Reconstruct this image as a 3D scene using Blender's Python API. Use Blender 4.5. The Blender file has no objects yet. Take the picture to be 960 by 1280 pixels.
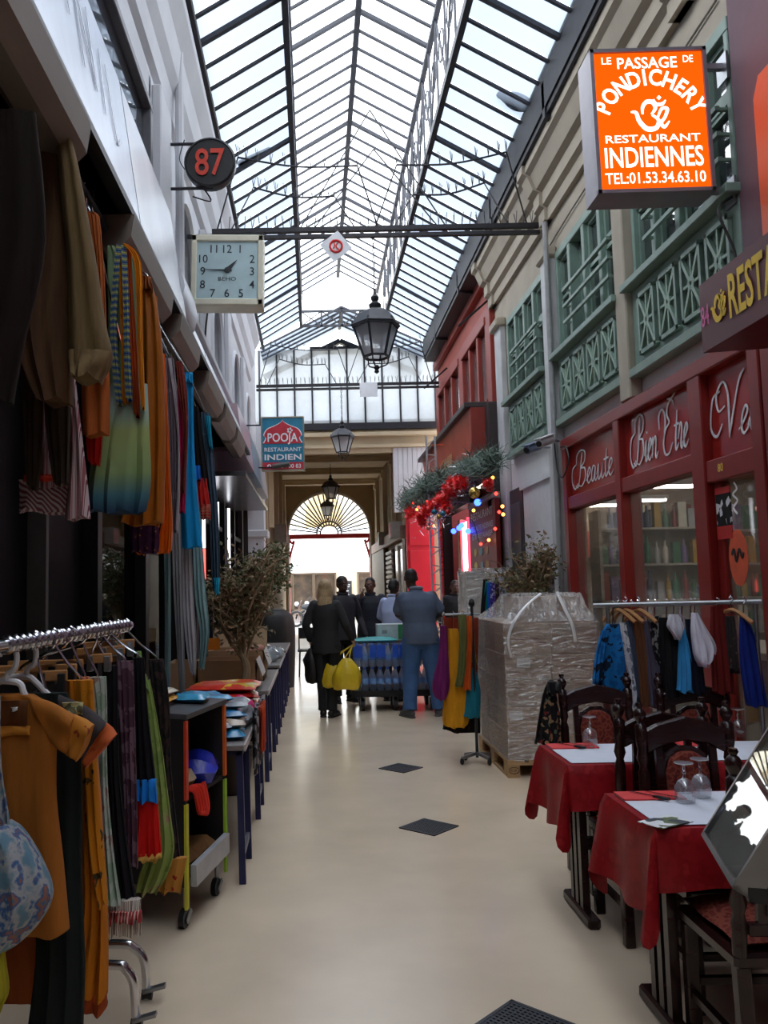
import bpy, bmesh, math, random
from mathutils import Vector, Matrix
random.seed(7)
R_ = math.radians
S = bpy.context.scene
COL = S.collection
# ------------------------------------------------------------------ camera
FPX, PCX, PCY = 1040.0, 391.0, 640.0          # focal length and principal point on the 960x1280 frame
PITCH, ROLL = math.atan(93 / 1040), -0.02
EYE = Vector((0, 0, 1.6))
CF = Vector((0, math.cos(PITCH), math.sin(PITCH)))
U0 = Vector((0, -math.sin(PITCH), math.cos(PITCH)))
R0 = Vector((1, 0, 0))
CR = R0 * math.cos(ROLL) + U0 * math.sin(ROLL)
CU = U0 * math.cos(ROLL) - R0 * math.sin(ROLL)
cd = bpy.data.cameras.new('camera'); cam = bpy.data.objects.new('camera', cd); COL.objects.link(cam)
cd.sensor_fit = 'VERTICAL'; cd.sensor_height = 36.0; cd.lens = FPX / 1280 * 36.0
cd.shift_x = (480 - PCX) / 1280; cd.shift_y = 0
cd.clip_start = .05; cd.clip_end = 300
m = Matrix.Identity(4)
for i in range(3):
    m[i][0], m[i][1], m[i][2], m[i][3] = CR[i], CU[i], -CF[i], EYE[i]
cam.matrix_world = m
S.camera = cam

def at(x, y, X=None, Y=None, Z=None):
    """The point of the plane X=, Y= or Z= that lies at pixel (x, y) of the photograph."""
    d = CF + CR * ((x - PCX) / FPX) - CU * ((y - PCY) / FPX)
    k = (X - EYE.x) / d.x if X is not None else (Y / d.y if Y is not None else (Z - EYE.z) / d.z)
    return EYE + d * k
# ------------------------------------------------------------------ sky, exposure
W = bpy.data.worlds.new('overcast'); S.world = W; W.use_nodes = True
nt = W.node_tree; bg = nt.nodes['Background']
tc = nt.nodes.new('ShaderNodeTexCoord'); nz = nt.nodes.new('ShaderNodeTexNoise'); rp = nt.nodes.new('ShaderNodeValToRGB')
nz.inputs['Scale'].default_value = 2.2; nz.inputs['Detail'].default_value = 4
rp.color_ramp.elements[0].position = .35; rp.color_ramp.elements[0].color = (.80, .89, 1.0, 1)
rp.color_ramp.elements[1].position = .65; rp.color_ramp.elements[1].color = (.97, .985, 1.0, 1)
nt.links.new(tc.outputs['Generated'], nz.inputs['Vector']); nt.links.new(nz.outputs['Fac'], rp.inputs['Fac'])
nt.links.new(rp.outputs['Color'], bg.inputs['Color']); bg.inputs['Strength'].default_value = 4.6
S.view_settings.view_transform = 'Standard'; S.view_settings.look = 'None'
S.view_settings.exposure = 0.42; S.view_settings.gamma = 1.0; S.view_settings.use_curve_mapping = False
S.cycles.use_denoising = True
S.cycles.max_bounces = 10; S.cycles.transparent_max_bounces = 16; S.cycles.diffuse_bounces = 5
S.cycles.caustics_reflective = False; S.cycles.caustics_refractive = False
S.cycles.sample_clamp_indirect = 6.0

# ------------------------------------------------------------------ materials
def lin(c):
    f = lambda v: (v / 12.92 if v <= .04045 else ((v + .055) / 1.055) ** 2.4)
    return tuple(f(v / 255) for v in c[:3]) + (1,)
MATS = {}
def mat(name, col, rough=.6, metal=0., var=.12, scale=12., bump=0., bscale=60., emit=0., spec=.5, trans=0., alpha=1., sheen=0., stretch=None):
    """Principled material: base colour with a noise variation, optional relief."""
    if name in MATS: return MATS[name]
    M = bpy.data.materials.new(name); M.use_nodes = True
    n, l = M.node_tree.nodes, M.node_tree.links
    b = n['Principled BSDF']
    c = lin(col)
    b.inputs['Roughness'].default_value = rough; b.inputs['Metallic'].default_value = metal
    b.inputs['Specular IOR Level'].default_value = spec
    b.inputs['Transmission Weight'].default_value = trans; b.inputs['Alpha'].default_value = alpha
    if sheen: b.inputs['Sheen Weight'].default_value = sheen
    t = n.new('ShaderNodeTexCoord'); src = t.outputs['Object']
    if stretch:
        mp = n.new('ShaderNodeMapping'); mp.inputs['Scale'].default_value = stretch
        l.new(src, mp.inputs['Vector']); src = mp.outputs['Vector']
    if var:
        x = n.new('ShaderNodeTexNoise'); x.inputs['Scale'].default_value = scale; x.inputs['Detail'].default_value = 5
        l.new(src, x.inputs['Vector'])
        mx = n.new('ShaderNodeMix'); mx.data_type = 'RGBA'
        mx.inputs[6].default_value = tuple(v * (1 - var) for v in c[:3]) + (1,)
        mx.inputs[7].default_value = tuple(min(1, v * (1 + var)) for v in c[:3]) + (1,)
        mr = n.new('ShaderNodeMapRange'); mr.inputs[1].default_value = .3; mr.inputs[2].default_value = .7
        l.new(x.outputs['Fac'], mr.inputs[0]); l.new(mr.outputs[0], mx.inputs[0])
        l.new(mx.outputs[2], b.inputs['Base Color'])
    else:
        b.inputs['Base Color'].default_value = c
    if bump:
        y = n.new('ShaderNodeTexNoise'); y.inputs['Scale'].default_value = bscale; y.inputs['Detail'].default_value = 3
        l.new(src, y.inputs['Vector'])
        bp = n.new('ShaderNodeBump'); bp.inputs['Strength'].default_value = bump; bp.inputs['Distance'].default_value = .01
        l.new(y.outputs['Fac'], bp.inputs['Height']); l.new(bp.outputs['Normal'], b.inputs['Normal'])
    if emit:
        b.inputs['Emission Color'].default_value = c; b.inputs['Emission Strength'].default_value = emit
    MATS[name] = M
    return M
def pat(name, cols, kind='noise', scale=20., rough=.8, stretch=(1, 1, 1), pos=None, sharp=True, rot=(0, 0, 0), off=(0, 0, 0)):
    """Cloth printed with a pattern: noise blotches, voronoi flowers, or stripes along z/x."""
    if name in MATS: return MATS[name]
    M = bpy.data.materials.new(name); M.use_nodes = True
    n, l = M.node_tree.nodes, M.node_tree.links
    b = n['Principled BSDF']; b.inputs['Roughness'].default_value = rough; b.inputs['Specular IOR Level'].default_value = .25
    t = n.new('ShaderNodeTexCoord'); mp = n.new('ShaderNodeMapping'); mp.inputs['Scale'].default_value = stretch; mp.inputs['Rotation'].default_value = rot; mp.inputs['Location'].default_value = off
    l.new(t.outputs['Object'], mp.inputs['Vector'])
    if kind == 'noise':
        x = n.new('ShaderNodeTexNoise'); x.inputs['Scale'].default_value = scale; x.inputs['Detail'].default_value = 3; o = x.outputs['Fac']
    elif kind == 'voronoi':
        x = n.new('ShaderNodeTexVoronoi'); x.inputs['Scale'].default_value = scale; o = x.outputs['Distance']
    elif kind == 'cells':
        x = n.new('ShaderNodeTexVoronoi'); x.inputs['Scale'].default_value = scale
        sp = n.new('ShaderNodeSeparateColor'); l.new(x.outputs['Color'], sp.inputs[0]); o = sp.outputs[0]
    elif kind == 'magic':
        x = n.new('ShaderNodeTexMagic'); x.inputs['Scale'].default_value = scale; x.turbulence_depth = 3; o = x.outputs['Fac']
    elif kind == 'grad':
        x = n.new('ShaderNodeSeparateXYZ'); o = x.outputs['Z']
    else:
        x = n.new('ShaderNodeTexWave'); x.inputs['Scale'].default_value = scale; x.bands_direction = {'wz': 'Z', 'wx': 'X', 'wy': 'Y', 'wd': 'DIAGONAL'}[kind]
        x.inputs['Distortion'].default_value = .6; o = x.outputs['Fac']
    l.new(mp.outputs['Vector'], x.inputs['Vector'])
    r = n.new('ShaderNodeValToRGB'); cr = r.color_ramp
    if sharp: cr.interpolation = 'CONSTANT'
    k = len(cols); pos = pos or [i / k for i in range(k)]
    while len(cr.elements) < k: cr.elements.new(.5)
    for e, p_, c in zip(cr.elements, pos, cols): e.position = p_; e.color = lin(c)
    l.new(o, r.inputs['Fac']); l.new(r.outputs['Color'], b.inputs['Base Color'])
    MATS[name] = M
    return M
def glow(name, col, strength):
    if name in MATS: return MATS[name]
    M = bpy.data.materials.new(name); M.use_nodes = True
    n, l = M.node_tree.nodes, M.node_tree.links; n.remove(n['Principled BSDF'])
    e = n.new('ShaderNodeEmission'); e.inputs[0].default_value = lin(col); e.inputs[1].default_value = strength
    l.new(e.outputs[0], n['Material Output'].inputs[0]); MATS[name] = M
    return M
def pane_mat(name, tint, clear=.6, gloss=.06, rough=.02, dirt=(.9, .92, .95), dirtvar=.3):
    """Glass sheet: clear part lets light straight through, the dusty part scatters it, with a sheen on top."""
    if name in MATS: return MATS[name]
    M = bpy.data.materials.new(name); M.use_nodes = True
    n, l = M.node_tree.nodes, M.node_tree.links; n.remove(n['Principled BSDF'])
    a = n.new('ShaderNodeBsdfTransparent'); a.inputs[0].default_value = tint + (1,)
    d = n.new('ShaderNodeBsdfTranslucent'); d.inputs[0].default_value = tuple(t * q for t, q in zip(tint, dirt)) + (1,)
    g = n.new('ShaderNodeBsdfGlossy'); g.inputs['Roughness'].default_value = rough
    t = n.new('ShaderNodeTexCoord'); x = n.new('ShaderNodeTexNoise'); x.inputs['Scale'].default_value = 1.6; x.inputs['Detail'].default_value = 5
    l.new(t.outputs['Object'], x.inputs['Vector'])
    mr = n.new('ShaderNodeMapRange'); mr.inputs[1].default_value = .3; mr.inputs[2].default_value = .7
    mr.inputs[3].default_value = 1 - clear; mr.inputs[4].default_value = min(1, 1 - clear + dirtvar)
    l.new(x.outputs['Fac'], mr.inputs[0])
    m1 = n.new('ShaderNodeMixShader'); l.new(mr.outputs[0], m1.inputs[0]); l.new(a.outputs[0], m1.inputs[1]); l.new(d.outputs[0], m1.inputs[2])
    fr = n.new('ShaderNodeLayerWeight'); fr.inputs[0].default_value = .5
    pw_ = n.new('ShaderNodeMath'); pw_.operation = 'POWER'; pw_.inputs[1].default_value = 5; l.new(fr.outputs['Facing'], pw_.inputs[0])
    ma = n.new('ShaderNodeMath'); ma.operation = 'MULTIPLY_ADD'; ma.inputs[1].default_value = .9 * min(1, gloss * 10); ma.inputs[2].default_value = .5 * gloss
    l.new(pw_.outputs[0], ma.inputs[0]); cl = n.new('ShaderNodeClamp'); l.new(ma.outputs[0], cl.inputs[0])
    m2 = n.new('ShaderNodeMixShader'); l.new(cl.outputs[0], m2.inputs[0]); l.new(m1.outputs[0], m2.inputs[1]); l.new(g.outputs[0], m2.inputs[2])
    l.new(m2.outputs[0], n['Material Output'].inputs[0]); MATS[name] = M
    return M

# ------------------------------------------------------------------ objects
OFF = {}
def tag(o, label=None, cat=None, group=None, kind=None):
    if label: o['label'] = label
    if cat: o['category'] = cat
    if group: o['group'] = group
    if kind: o['kind'] = kind
    return o
def thing(name, label, cat, loc=(0, 0, 0), rz=0, group=None):
    o = bpy.data.objects.new(name, None); COL.objects.link(o)
    o.empty_display_size = .1
    o.location = loc; o.rotation_euler = (0, 0, rz)
    OFF[o.name] = Vector(loc)
    return tag(o, label, cat, group)
def copy_thing(root, loc=None, rz=None, label=None, mats=None, scale=None):
    def cp(o, par):
        c = o.copy(); COL.objects.link(c)
        if par: c.parent = par
        if mats and c.type == 'MESH':
            k = c.name.split('.')[0]
            if k in mats and len(c.material_slots):
                c.material_slots[0].link = 'OBJECT'; c.material_slots[0].material = mats[k]
        for ch in list(KIDS.get(o.name, [])): cp(ch, c)
        return c
    r = cp(root, None)
    if loc is not None: r.location = loc
    if rz is not None: r.rotation_euler = (0, 0, rz)
    if scale is not None: r.scale = (scale,) * 3
    if label: r['label'] = label
    return r
KIDS = {}
def spline(pts, k=6):
    P = [Vector(p) for p in pts]; out = []
    for i in range(len(P) - 1):
        a, b, c, d = P[max(i - 1, 0)], P[i], P[i + 1], P[min(i + 2, len(P) - 1)]
        for j in range(k):
            t = j / k
            out.append(.5 * ((2 * b) + (c - a) * t + (2 * a - 5 * b + 4 * c - d) * t * t + (3 * b - a - 3 * c + d) * t ** 3))
    out.append(P[-1]); return out
def frame(x, y, o=(0, 0, 0)):
    """Matrix whose local x and y axes run along the given world directions."""
    x = Vector(x).normalized(); y = Vector(y); y = (y - x * y.dot(x)).normalized(); z = x.cross(y)
    M = Matrix.Identity(4)
    for i in range(3): M[i][0], M[i][1], M[i][2], M[i][3] = x[i], y[i], z[i], o[i]
    return M
def face_cam(o): return frame((1, 0, 0), (0, 0, 1), o)         # faces -Y
def face_left(o): return frame((0, -1, 0), (0, 0, 1), o)        # faces -X (right-hand shops)
def face_right(o): return frame((0, 1, 0), (0, 0, 1), o)        # faces +X (left-hand shops)
TXT = {}
def text_geo(s, bold):
    if (s, bold) not in TXT:
        c = bpy.data.curves.new('t', 'FONT'); c.body = s; c.size = 1; c.offset = bold; c.resolution_u = 3
        o = bpy.data.objects.new('t', c); COL.objects.link(o)
        dg = bpy.context.evaluated_depsgraph_get()
        me = bpy.data.meshes.new_from_object(o.evaluated_get(dg))
        TXT[(s, bold)] = ([v.co.copy() for v in me.vertices], [tuple(p.vertices) for p in me.polygons])
        bpy.data.objects.remove(o); bpy.data.meshes.remove(me)
    return TXT[(s, bold)]
class MB:
    def __init__(s): s.v = []; s.f = []
    def add(s, vs, fs, M=None):
        b = len(s.v)
        s.v += [(M @ Vector(v)) if M else Vector(v) for v in vs]
        s.f += [tuple(i + b for i in f) for f in fs]
        return s
    def box(s, x0, x1, y0, y1, z0, z1, M=None):
        vs = [(x, y, z) for z in (z0, z1) for y in (y0, y1) for x in (x0, x1)]
        return s.add(vs, [(0, 2, 3, 1), (4, 5, 7, 6), (0, 1, 5, 4), (2, 6, 7, 3), (0, 4, 6, 2), (1, 3, 7, 5)], M)
    def cbox(s, c, d, rz=0, rx=0, ry=0):
        M = Matrix.Translation(c) @ Matrix.Rotation(rz, 4, 'Z') @ Matrix.Rotation(ry, 4, 'Y') @ Matrix.Rotation(rx, 4, 'X')
        return s.box(-d[0] / 2, d[0] / 2, -d[1] / 2, d[1] / 2, -d[2] / 2, d[2] / 2, M)
    def bar(s, a, b, w, h=None, up=(0, 0, 1)):
        """Rectangular bar from a to b."""
        a, b = Vector(a), Vector(b); h = h or w; d = b - a; L = d.length; z = d.normalized(); up = Vector(up)
        if abs(z.dot(up)) > .98: up = Vector((0, 1, 0))
        x = up.cross(z).normalized(); y = z.cross(x)
        M = Matrix.Identity(4)
        for i in range(3): M[i][0], M[i][1], M[i][2], M[i][3] = x[i], y[i], z[i], a[i]
        return s.box(-w / 2, w / 2, -h / 2, h / 2, 0, L, M)
    def tube(s, pts, r, n=8, caps=True, sq=1.0):
        P = [Vector(p) for p in pts]; rs = r if isinstance(r, (list, tuple)) else [r] * len(P)
        vs = []; fs = []; u = None
        for i, p in enumerate(P):
            t = (P[min(i + 1, len(P) - 1)] - P[max(i - 1, 0)]).normalized()
            if u is None:
                u = t.orthogonal().normalized()
                if abs(t.z) < .9: u = Vector((0, 0, 1)).cross(t).normalized()
            u = (u - t * u.dot(t)).normalized(); w = t.cross(u)
            for k in range(n):
                a = 2 * math.pi * k / n
                vs.append(p + u * math.cos(a) * rs[i] + w * math.sin(a) * rs[i] * sq)
        for i in range(len(P) - 1):
            for k in range(n):
                k2 = (k + 1) % n; fs.append((i * n + k, i * n + k2, (i + 1) * n + k2, (i + 1) * n + k))
        if caps: fs.append(tuple(range(n - 1, -1, -1))); fs.append(tuple((len(P) - 1) * n + k for k in range(n)))
        return s.add(vs, fs)
    def lathe(s, prof, n=16, c=(0, 0, 0), M=None):
        vs = []; fs = []; c = Vector(c)
        for r, z in prof:
            for k in range(n):
                a = 2 * math.pi * k / n; vs.append(c + Vector((max(r, 1e-4) * math.cos(a), max(r, 1e-4) * math.sin(a), z)))
        for i in range(len(prof) - 1):
            for k in range(n):
                k2 = (k + 1) % n; fs.append((i * n + k, i * n + k2, (i + 1) * n + k2, (i + 1) * n + k))
        fs.append(tuple(range(n - 1, -1, -1))); fs.append(tuple((len(prof) - 1) * n + k for k in range(n)))
        return s.add(vs, fs, M)
    def prism(s, poly, t0, t1, M=None):
        """Polygon in local xy, extruded from z=t0 to t1."""
        n = len(poly); vs = [(p[0], p[1], t0) for p in poly] + [(p[0], p[1], t1) for p in poly]
        fs = [tuple(range(n - 1, -1, -1)), tuple(range(n, 2 * n))] + [(i, (i + 1) % n, n + (i + 1) % n, n + i) for i in range(n)]
        return s.add(vs, fs, M)
    def ribbon(s, pts, w, M, t=.003, k=6):
        """Flat brush stroke through 2-D points; w is a width or a list."""
        P = spline([(p[0], p[1], 0) for p in pts], k); N = len(P)
        ws = [w] * N if not isinstance(w, (list, tuple)) else [w[min(int(i / (N - 1) * (len(w) - 1)), len(w) - 1)] * (1 - (i / (N - 1) * (len(w) - 1)) % 1) + w[min(int(i / (N - 1) * (len(w) - 1)) + 1, len(w) - 1)] * ((i / (N - 1) * (len(w) - 1)) % 1) for i in range(N)]
        vs = []; fs = []
        for i, p in enumerate(P):
            d = (P[min(i + 1, N - 1)] - P[max(i - 1, 0)]); d = d.normalized() if d.length > 1e-9 else Vector((1, 0, 0))
            q = Vector((-d.y, d.x, 0)) * ws[i] / 2
            vs += [p + q, p - q, p + q + Vector((0, 0, t)), p - q + Vector((0, 0, t))]
        for i in range(N - 1):
            a, b = 4 * i, 4 * i + 4
            fs += [(a + 2, a + 3, b + 3, b + 2), (a, a + 2, b + 2, b), (a + 3, a + 1, b + 1, b + 3)]
        return s.add(vs, fs, M)
    def text(s, t, size, M, bold=0., xs=1., align='c', ext=.002, width=None, ys=1.):
        vs, fs = text_geo(t, bold)
        x0 = min(v.x for v in vs); x1 = max(v.x for v in vs)
        if width: xs = width / ((x1 - x0) * size)
        dx = {'c': (x0 + x1) / 2, 'l': x0, 'r': x1}[align]
        return s.add([((v.x - dx) * size * xs, v.y * size * ys, ext) for v in vs], fs, M)
    def grid(s, fn, nu, nv, close=False):
        vs = [fn(i / (nu - 1) if not close else i / nu, j / (nv - 1)) for j in range(nv) for i in range(nu)]
        fs = []
        for j in range(nv - 1):
            for i in range(nu if close else nu - 1):
                i2 = (i + 1) % nu; fs.append((j * nu + i, j * nu + i2, (j + 1) * nu + i2, (j + 1) * nu + i))
        return s.add(vs, fs)
    def ell(s, c, r, n=12, m=8, M=None):
        c = Vector(c); vs = []; fs = []
        for j in range(m + 1):
            p = math.pi * j / m
            for i in range(n):
                a = 2 * math.pi * i / n
                vs.append(Vector((max(math.sin(p), 1e-3) * math.cos(a) * r[0], max(math.sin(p), 1e-3) * math.sin(a) * r[1], math.cos(p) * r[2])) + c)
        for j in range(m):
            for i in range(n):
                i2 = (i + 1) % n; fs.append((j * n + i, (j + 1) * n + i, (j + 1) * n + i2, j * n + i2))
        fs.append(tuple(range(n))); fs.append(tuple(m * n + i for i in range(n - 1, -1, -1)))
        return s.add(vs, fs, M)
    def cap(s, a, b, ra, rb, n=10):
        """Tapered limb with rounded ends."""
        a, b = Vector(a), Vector(b); t = (b - a).normalized()
        pts = []; rs = []
        for q in (80, 50, 20): pts.append(a - t * ra * math.sin(R_(q))); rs.append(ra * math.cos(R_(q)))
        pts += [a, b]; rs += [ra, rb]
        for q in (20, 50, 80): pts.append(b + t * rb * math.sin(R_(q))); rs.append(rb * math.cos(R_(q)))
        return s.tube(pts, rs, n)
    def mesh(s, name, smooth=40):
        me = bpy.data.meshes.new(name); me.from_pydata([tuple(v) for v in s.v], [], s.f); me.update()
        return me
    def build(s, name, M, par=None, smooth=40, bevel=0, solid=0, kind=None, label=None, cat=None, group=None, fix=False):
        off = Vector((0, 0, 0)); q = par
        while q is not None:
            off += OFF.get(q.name, Vector((0, 0, 0))); q = q.parent
        me = bpy.data.meshes.new(name)
        me.from_pydata([tuple(v - off) for v in s.v], [], s.f)
        if fix or bevel:
            bm = bmesh.new(); bm.from_mesh(me)
            if fix: bmesh.ops.recalc_face_normals(bm, faces=bm.faces)
            if bevel:
                es = [e for e in bm.edges if len(e.link_faces) == 2 and e.calc_face_angle(0) > .5]
                bmesh.ops.bevel(bm, geom=es, offset=bevel, segments=1, affect='EDGES', clamp_overlap=True)
            bm.to_mesh(me); bm.free()
        if smooth:
            me.polygons.foreach_set('use_smooth', [True] * len(me.polygons)); me.set_sharp_from_angle(angle=R_(smooth))
        me.update()
        if M: me.materials.append(M)
        o = bpy.data.objects.new(name, me); COL.objects.link(o)
        if par is not None: o.parent = par; KIDS.setdefault(par.name, []).append(o)
        if solid:
            md = o.modifiers.new('thickness', 'SOLIDIFY'); md.thickness = solid; md.offset = 0
        return tag(o, label, cat, group, kind)
def piece(name, mesh_obj, par, loc, rz=0):
    """Another piece with the same mesh data under the same parent."""
    c = mesh_obj.copy(); COL.objects.link(c); c.parent = par; c.location = loc; c.rotation_euler = (0, 0, rz); c.name = name
    KIDS.setdefault(par.name, []).append(c); return c
def struct(name, mb, M, par=None, **k):
    o = mb.build(name, M, par, **k)
    if par is None: o['kind'] = 'structure'
    return o
def sempty(name):
    o = bpy.data.objects.new(name, None); COL.objects.link(o); o['kind'] = 'structure'; return o
def remesh(mb, voxel, it=4):
    """Union of overlapping closed solids as one continuous smooth skin."""
    me = bpy.data.meshes.new('t'); me.from_pydata([tuple(v) for v in mb.v], [], mb.f); me.update()
    bm = bmesh.new(); bm.from_mesh(me); bmesh.ops.recalc_face_normals(bm, faces=bm.faces); bm.to_mesh(me); bm.free()
    o = bpy.data.objects.new('t', me); COL.objects.link(o)
    a = o.modifiers.new('r', 'REMESH'); a.mode = 'VOXEL'; a.voxel_size = voxel
    if it: b = o.modifiers.new('s', 'SMOOTH'); b.iterations = it; b.factor = .5
    e = o.evaluated_get(bpy.context.evaluated_depsgraph_get())
    r = bpy.data.meshes.new_from_object(e)
    out = MB(); out.v = [v.co.copy() for v in r.vertices]; out.f = [tuple(p.vertices) for p in r.polygons]
    bpy.data.objects.remove(o); bpy.data.meshes.remove(me); bpy.data.meshes.remove(r)
    return out

# shared materials
IRON = mat('black_iron', (38, 38, 44), .55, .2, .2)
ROOFIRON = mat('roof_iron', (50, 52, 60), .6, .1, .2)
CHROME = mat('chrome', (215, 215, 220), .16, 1, 0)
STEEL = mat('brushed_steel', (150, 152, 156), .35, .9, .1)
BLACK = mat('black_plastic', (20, 20, 22), .5, 0, .1)
WOODD = mat('dark_mahogany', (42, 21, 20), .25, 0, .25, 9, stretch=(1, 1, 6))
CARD = mat('cardboard', (162, 126, 94), .85, 0, .08, 5)
WHITEP = mat('white_paper', (226, 228, 232), .8, 0, .03)
# ================================================================== SETTING
CREAM = mat('cream_plaster', (166, 156, 140), .85, 0, .08, 3, .15, 30)
CREAM2 = mat('hall_cream_paint', (196, 180, 150), .8, 0, .1, 2, .1, 20)
WHITEW = mat('white_painted_wall', (196, 197, 202), .75, 0, .08, 2, .1, 25)
GREEN = mat('sage_green_paint', (118, 140, 128), .5, 0, .1, 8)
REDP = mat('oxblood_red_paint', (128, 32, 28), .3, 0, .1, 6)
REDW = mat('brick_red_wall', (150, 62, 48), .65, 0, .12, 4)
REDM = mat('crimson_shutter', (196, 28, 44), .5, 0, .06, 4)
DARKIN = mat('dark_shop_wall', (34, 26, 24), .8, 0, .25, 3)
BLACKF = mat('black_shopfront', (13, 12, 12), .55, 0, .2, 5, spec=.15)
FLOORM = mat('beige_stone_floor', (226, 206, 180), .2, 0, .07, 2.2, .03, 5, spec=.45)

# floor, one polished screed
mb = MB(); mb.box(-3.4, 7, -6, 28.2, -.2, 0); struct('floor', mb, FLOORM)
mb = MB(); mb.box(-14, 16, 28.2, 60, -.22, -.03)
struct('ground', mb, mat('street_asphalt', (150, 148, 146), .8, 0, .1, 4))

# ---- glass roof: ridge lantern over two lower slopes
YA, YB, BAY = -6.0, 16.3, 2.39 / 7
EL, ER, PL, PR, RX = -.93, 2.27, -.16, 1.49, .66
ZE, ZL, ZU, ZR = 6.40, 6.86, 7.96, 8.44
ceil = sempty('ceiling')
UP = pane_mat('clear_roof_glass', (.8, .81, .82), .8, .012, .05, dirtvar=.2)
LOW = pane_mat('dusty_roof_glass', (.185, .21, .245), .75, .012, .1, dirtvar=.25)
nb = int(round((YB - YA) / BAY))
slopes = [((EL, ZE), (PL, ZL), LOW, 'lower_pane', YB), ((PL, ZU), (RX, ZR), UP, 'upper_pane', 17.9),
          ((PR, ZU), (RX, ZR), UP, 'upper_pane', 17.9), ((ER, ZE), (PR, ZL), LOW, 'lower_pane', YB)]
for (xa, za), (xb, zb), pm, nm, yend in slopes:
    d = Vector((xb - xa, 0, zb - za)); up = Vector((-d.z, 0, d.x)).normalized()
    if up.z < 0: up = -up
    e1 = Vector((xa, 0, za)); e2 = Vector((xb, 0, zb))
    M = MB(); B1 = MB(); B2 = MB(); h = BAY / 2 - .012
    for q in ((e1 + up * .02, e1 + up * .026),): M.add([e1 + up * .02 + Vector((0, -h, 0)), e2 + up * .02 + Vector((0, -h, 0)), e2 + up * .02 + Vector((0, h, 0)), e1 + up * .02 + Vector((0, h, 0))], [(0, 1, 2, 3)])
    B1.bar(e1, e2, .026, .035, up=(0, 1, 0)); B2.bar(e1, e2, .042, .055, up=(0, 1, 0))
    n = int(round((yend - YA) / BAY))
    for i in range(n):
        y = YA + BAY * (i + .5)
        if i == 0:
            po = M.build(nm, pm, ceil, smooth=0); po.location.y = y
            bo = B1.build('glazing_bar', ROOFIRON, ceil, smooth=0); ro = B2.build('rafter', ROOFIRON, ceil, smooth=0)
            bo.location.y = y + BAY / 2; ro.location.y = YA
        else:
            piece(nm, po, ceil, (0, y, 0))
            if (i + 4) % 7 == 0: piece('rafter', ro, ceil, (0, y - BAY / 2, 0))
            else: piece('glazing_bar', bo, ceil, (0, y - BAY / 2, 0))
mb = MB(); mb.box(RX - .035, RX + .035, YA, 17.9, ZR - .04, ZR + .05); mb.build('ridge_beam', ROOFIRON, ceil, smooth=0)
for x, s in ((PL, -1), (PR, 1)):
    mb = MB(); mb.box(x - .03, x + .03, YA, YB, ZL - .09, ZL); mb.build('lower_chord', ROOFIRON, ceil, smooth=0)
    mb = MB(); mb.box(x - .03, x + .03, YA, 17.9, ZU - .06, ZU); mb.build('upper_chord', ROOFIRON, ceil, smooth=0)
    mb = MB(); k = 0; y = YA
    while y < YB - .2:
        a, b = (ZL, ZU - .06) if k % 2 else (ZU - .06, ZL)
        mb.bar((x, y, a), (x, y + .57, b), .022); mb.bar((x, y, ZL), (x, y, ZU), .024)
        c = Vector((x, y + .28, (ZL + ZU) / 2))
        mb.tube([c + Vector((0, math.cos(t) * .17, math.sin(t) * .17)) for t in [i * math.pi / 5 for i in range(11)]], .01, 4)
        y += .57; k += 1
    mb.build('lattice_web', ROOFIRON, ceil, smooth=0, kind='stuff')
# eave fascia and gutter
mb = MB(); mb.box(ER, ER + .05, YA, 16.3, 6.08, 6.46); mb.box(ER + .02, ER + .42, YA, 16.3, 6.02, 6.1); mb.build('right_eave', IRON, ceil, smooth=0)
mb = MB(); mb.box(EL - .05, EL, YA, 14.8, 6.36, 6.47); mb.box(EL - .26, EL - .1, YA, 14.8, 6.2, 6.4); mb.build('left_gutter', IRON, ceil, smooth=0)
mb = MB(); mb.tube([(EL + .0, YA, 6.36), (EL + .0, 16.3, 6.36)], .035, 8); mb.build('eave_pipe', IRON, ceil)
for y in [q * 2.39 - 4.4 for q in range(9)]:
    mb = MB(); mb.box(ER + .0, ER + .3, y - .04, y + .04, 5.98, 6.34); mb.build('gutter_bracket', IRON, ceil, smooth=0)
# X-braced girder closing the lower slopes, and the gabled end bay behind it
mb = MB(); y = 16.35
mb.box(PL, PR, y - .02, y + .02, 7.1, 7.14); mb.box(PL, PR, y - .02, y + .02, 6.8, 6.84)
for i in range(5):
    x = PL + (PR - PL) * i / 4; mb.box(x - .02, x + .02, y - .02, y + .02, 6.8, 7.12)
    if i < 4: x2 = x + (PR - PL) / 4; mb.bar((x, y, 6.82), (x2, y, 7.12), .02); mb.bar((x, y, 7.12), (x2, y, 6.82), .02)
mb.build('braced_girder', ROOFIRON, ceil, smooth=0)
mb = MB(); mb.add([(PL, 17.88, ZU), (PR, 17.88, ZU), (RX, 17.88, ZR)], [(0, 1, 2)]); mb.build('gable_pane', pane_mat('hazy_gable_glass', (.6, .6, .6), .6), ceil, smooth=0)
mb = MB(); mb.add([(PL, 17.6, ZU), (PR, 17.6, ZU), (PR, 16.4, 7.15), (PL, 16.4, 7.15)], [(0, 1, 2, 3)]); mb.build('hip_pane', pane_mat('hazy_gable_glass', (.6, .6, .6), .6), ceil, smooth=0)
GX0, GX1, GZ0, GZ1 = -1.0, 2.4, 6.38, 7.2
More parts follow.
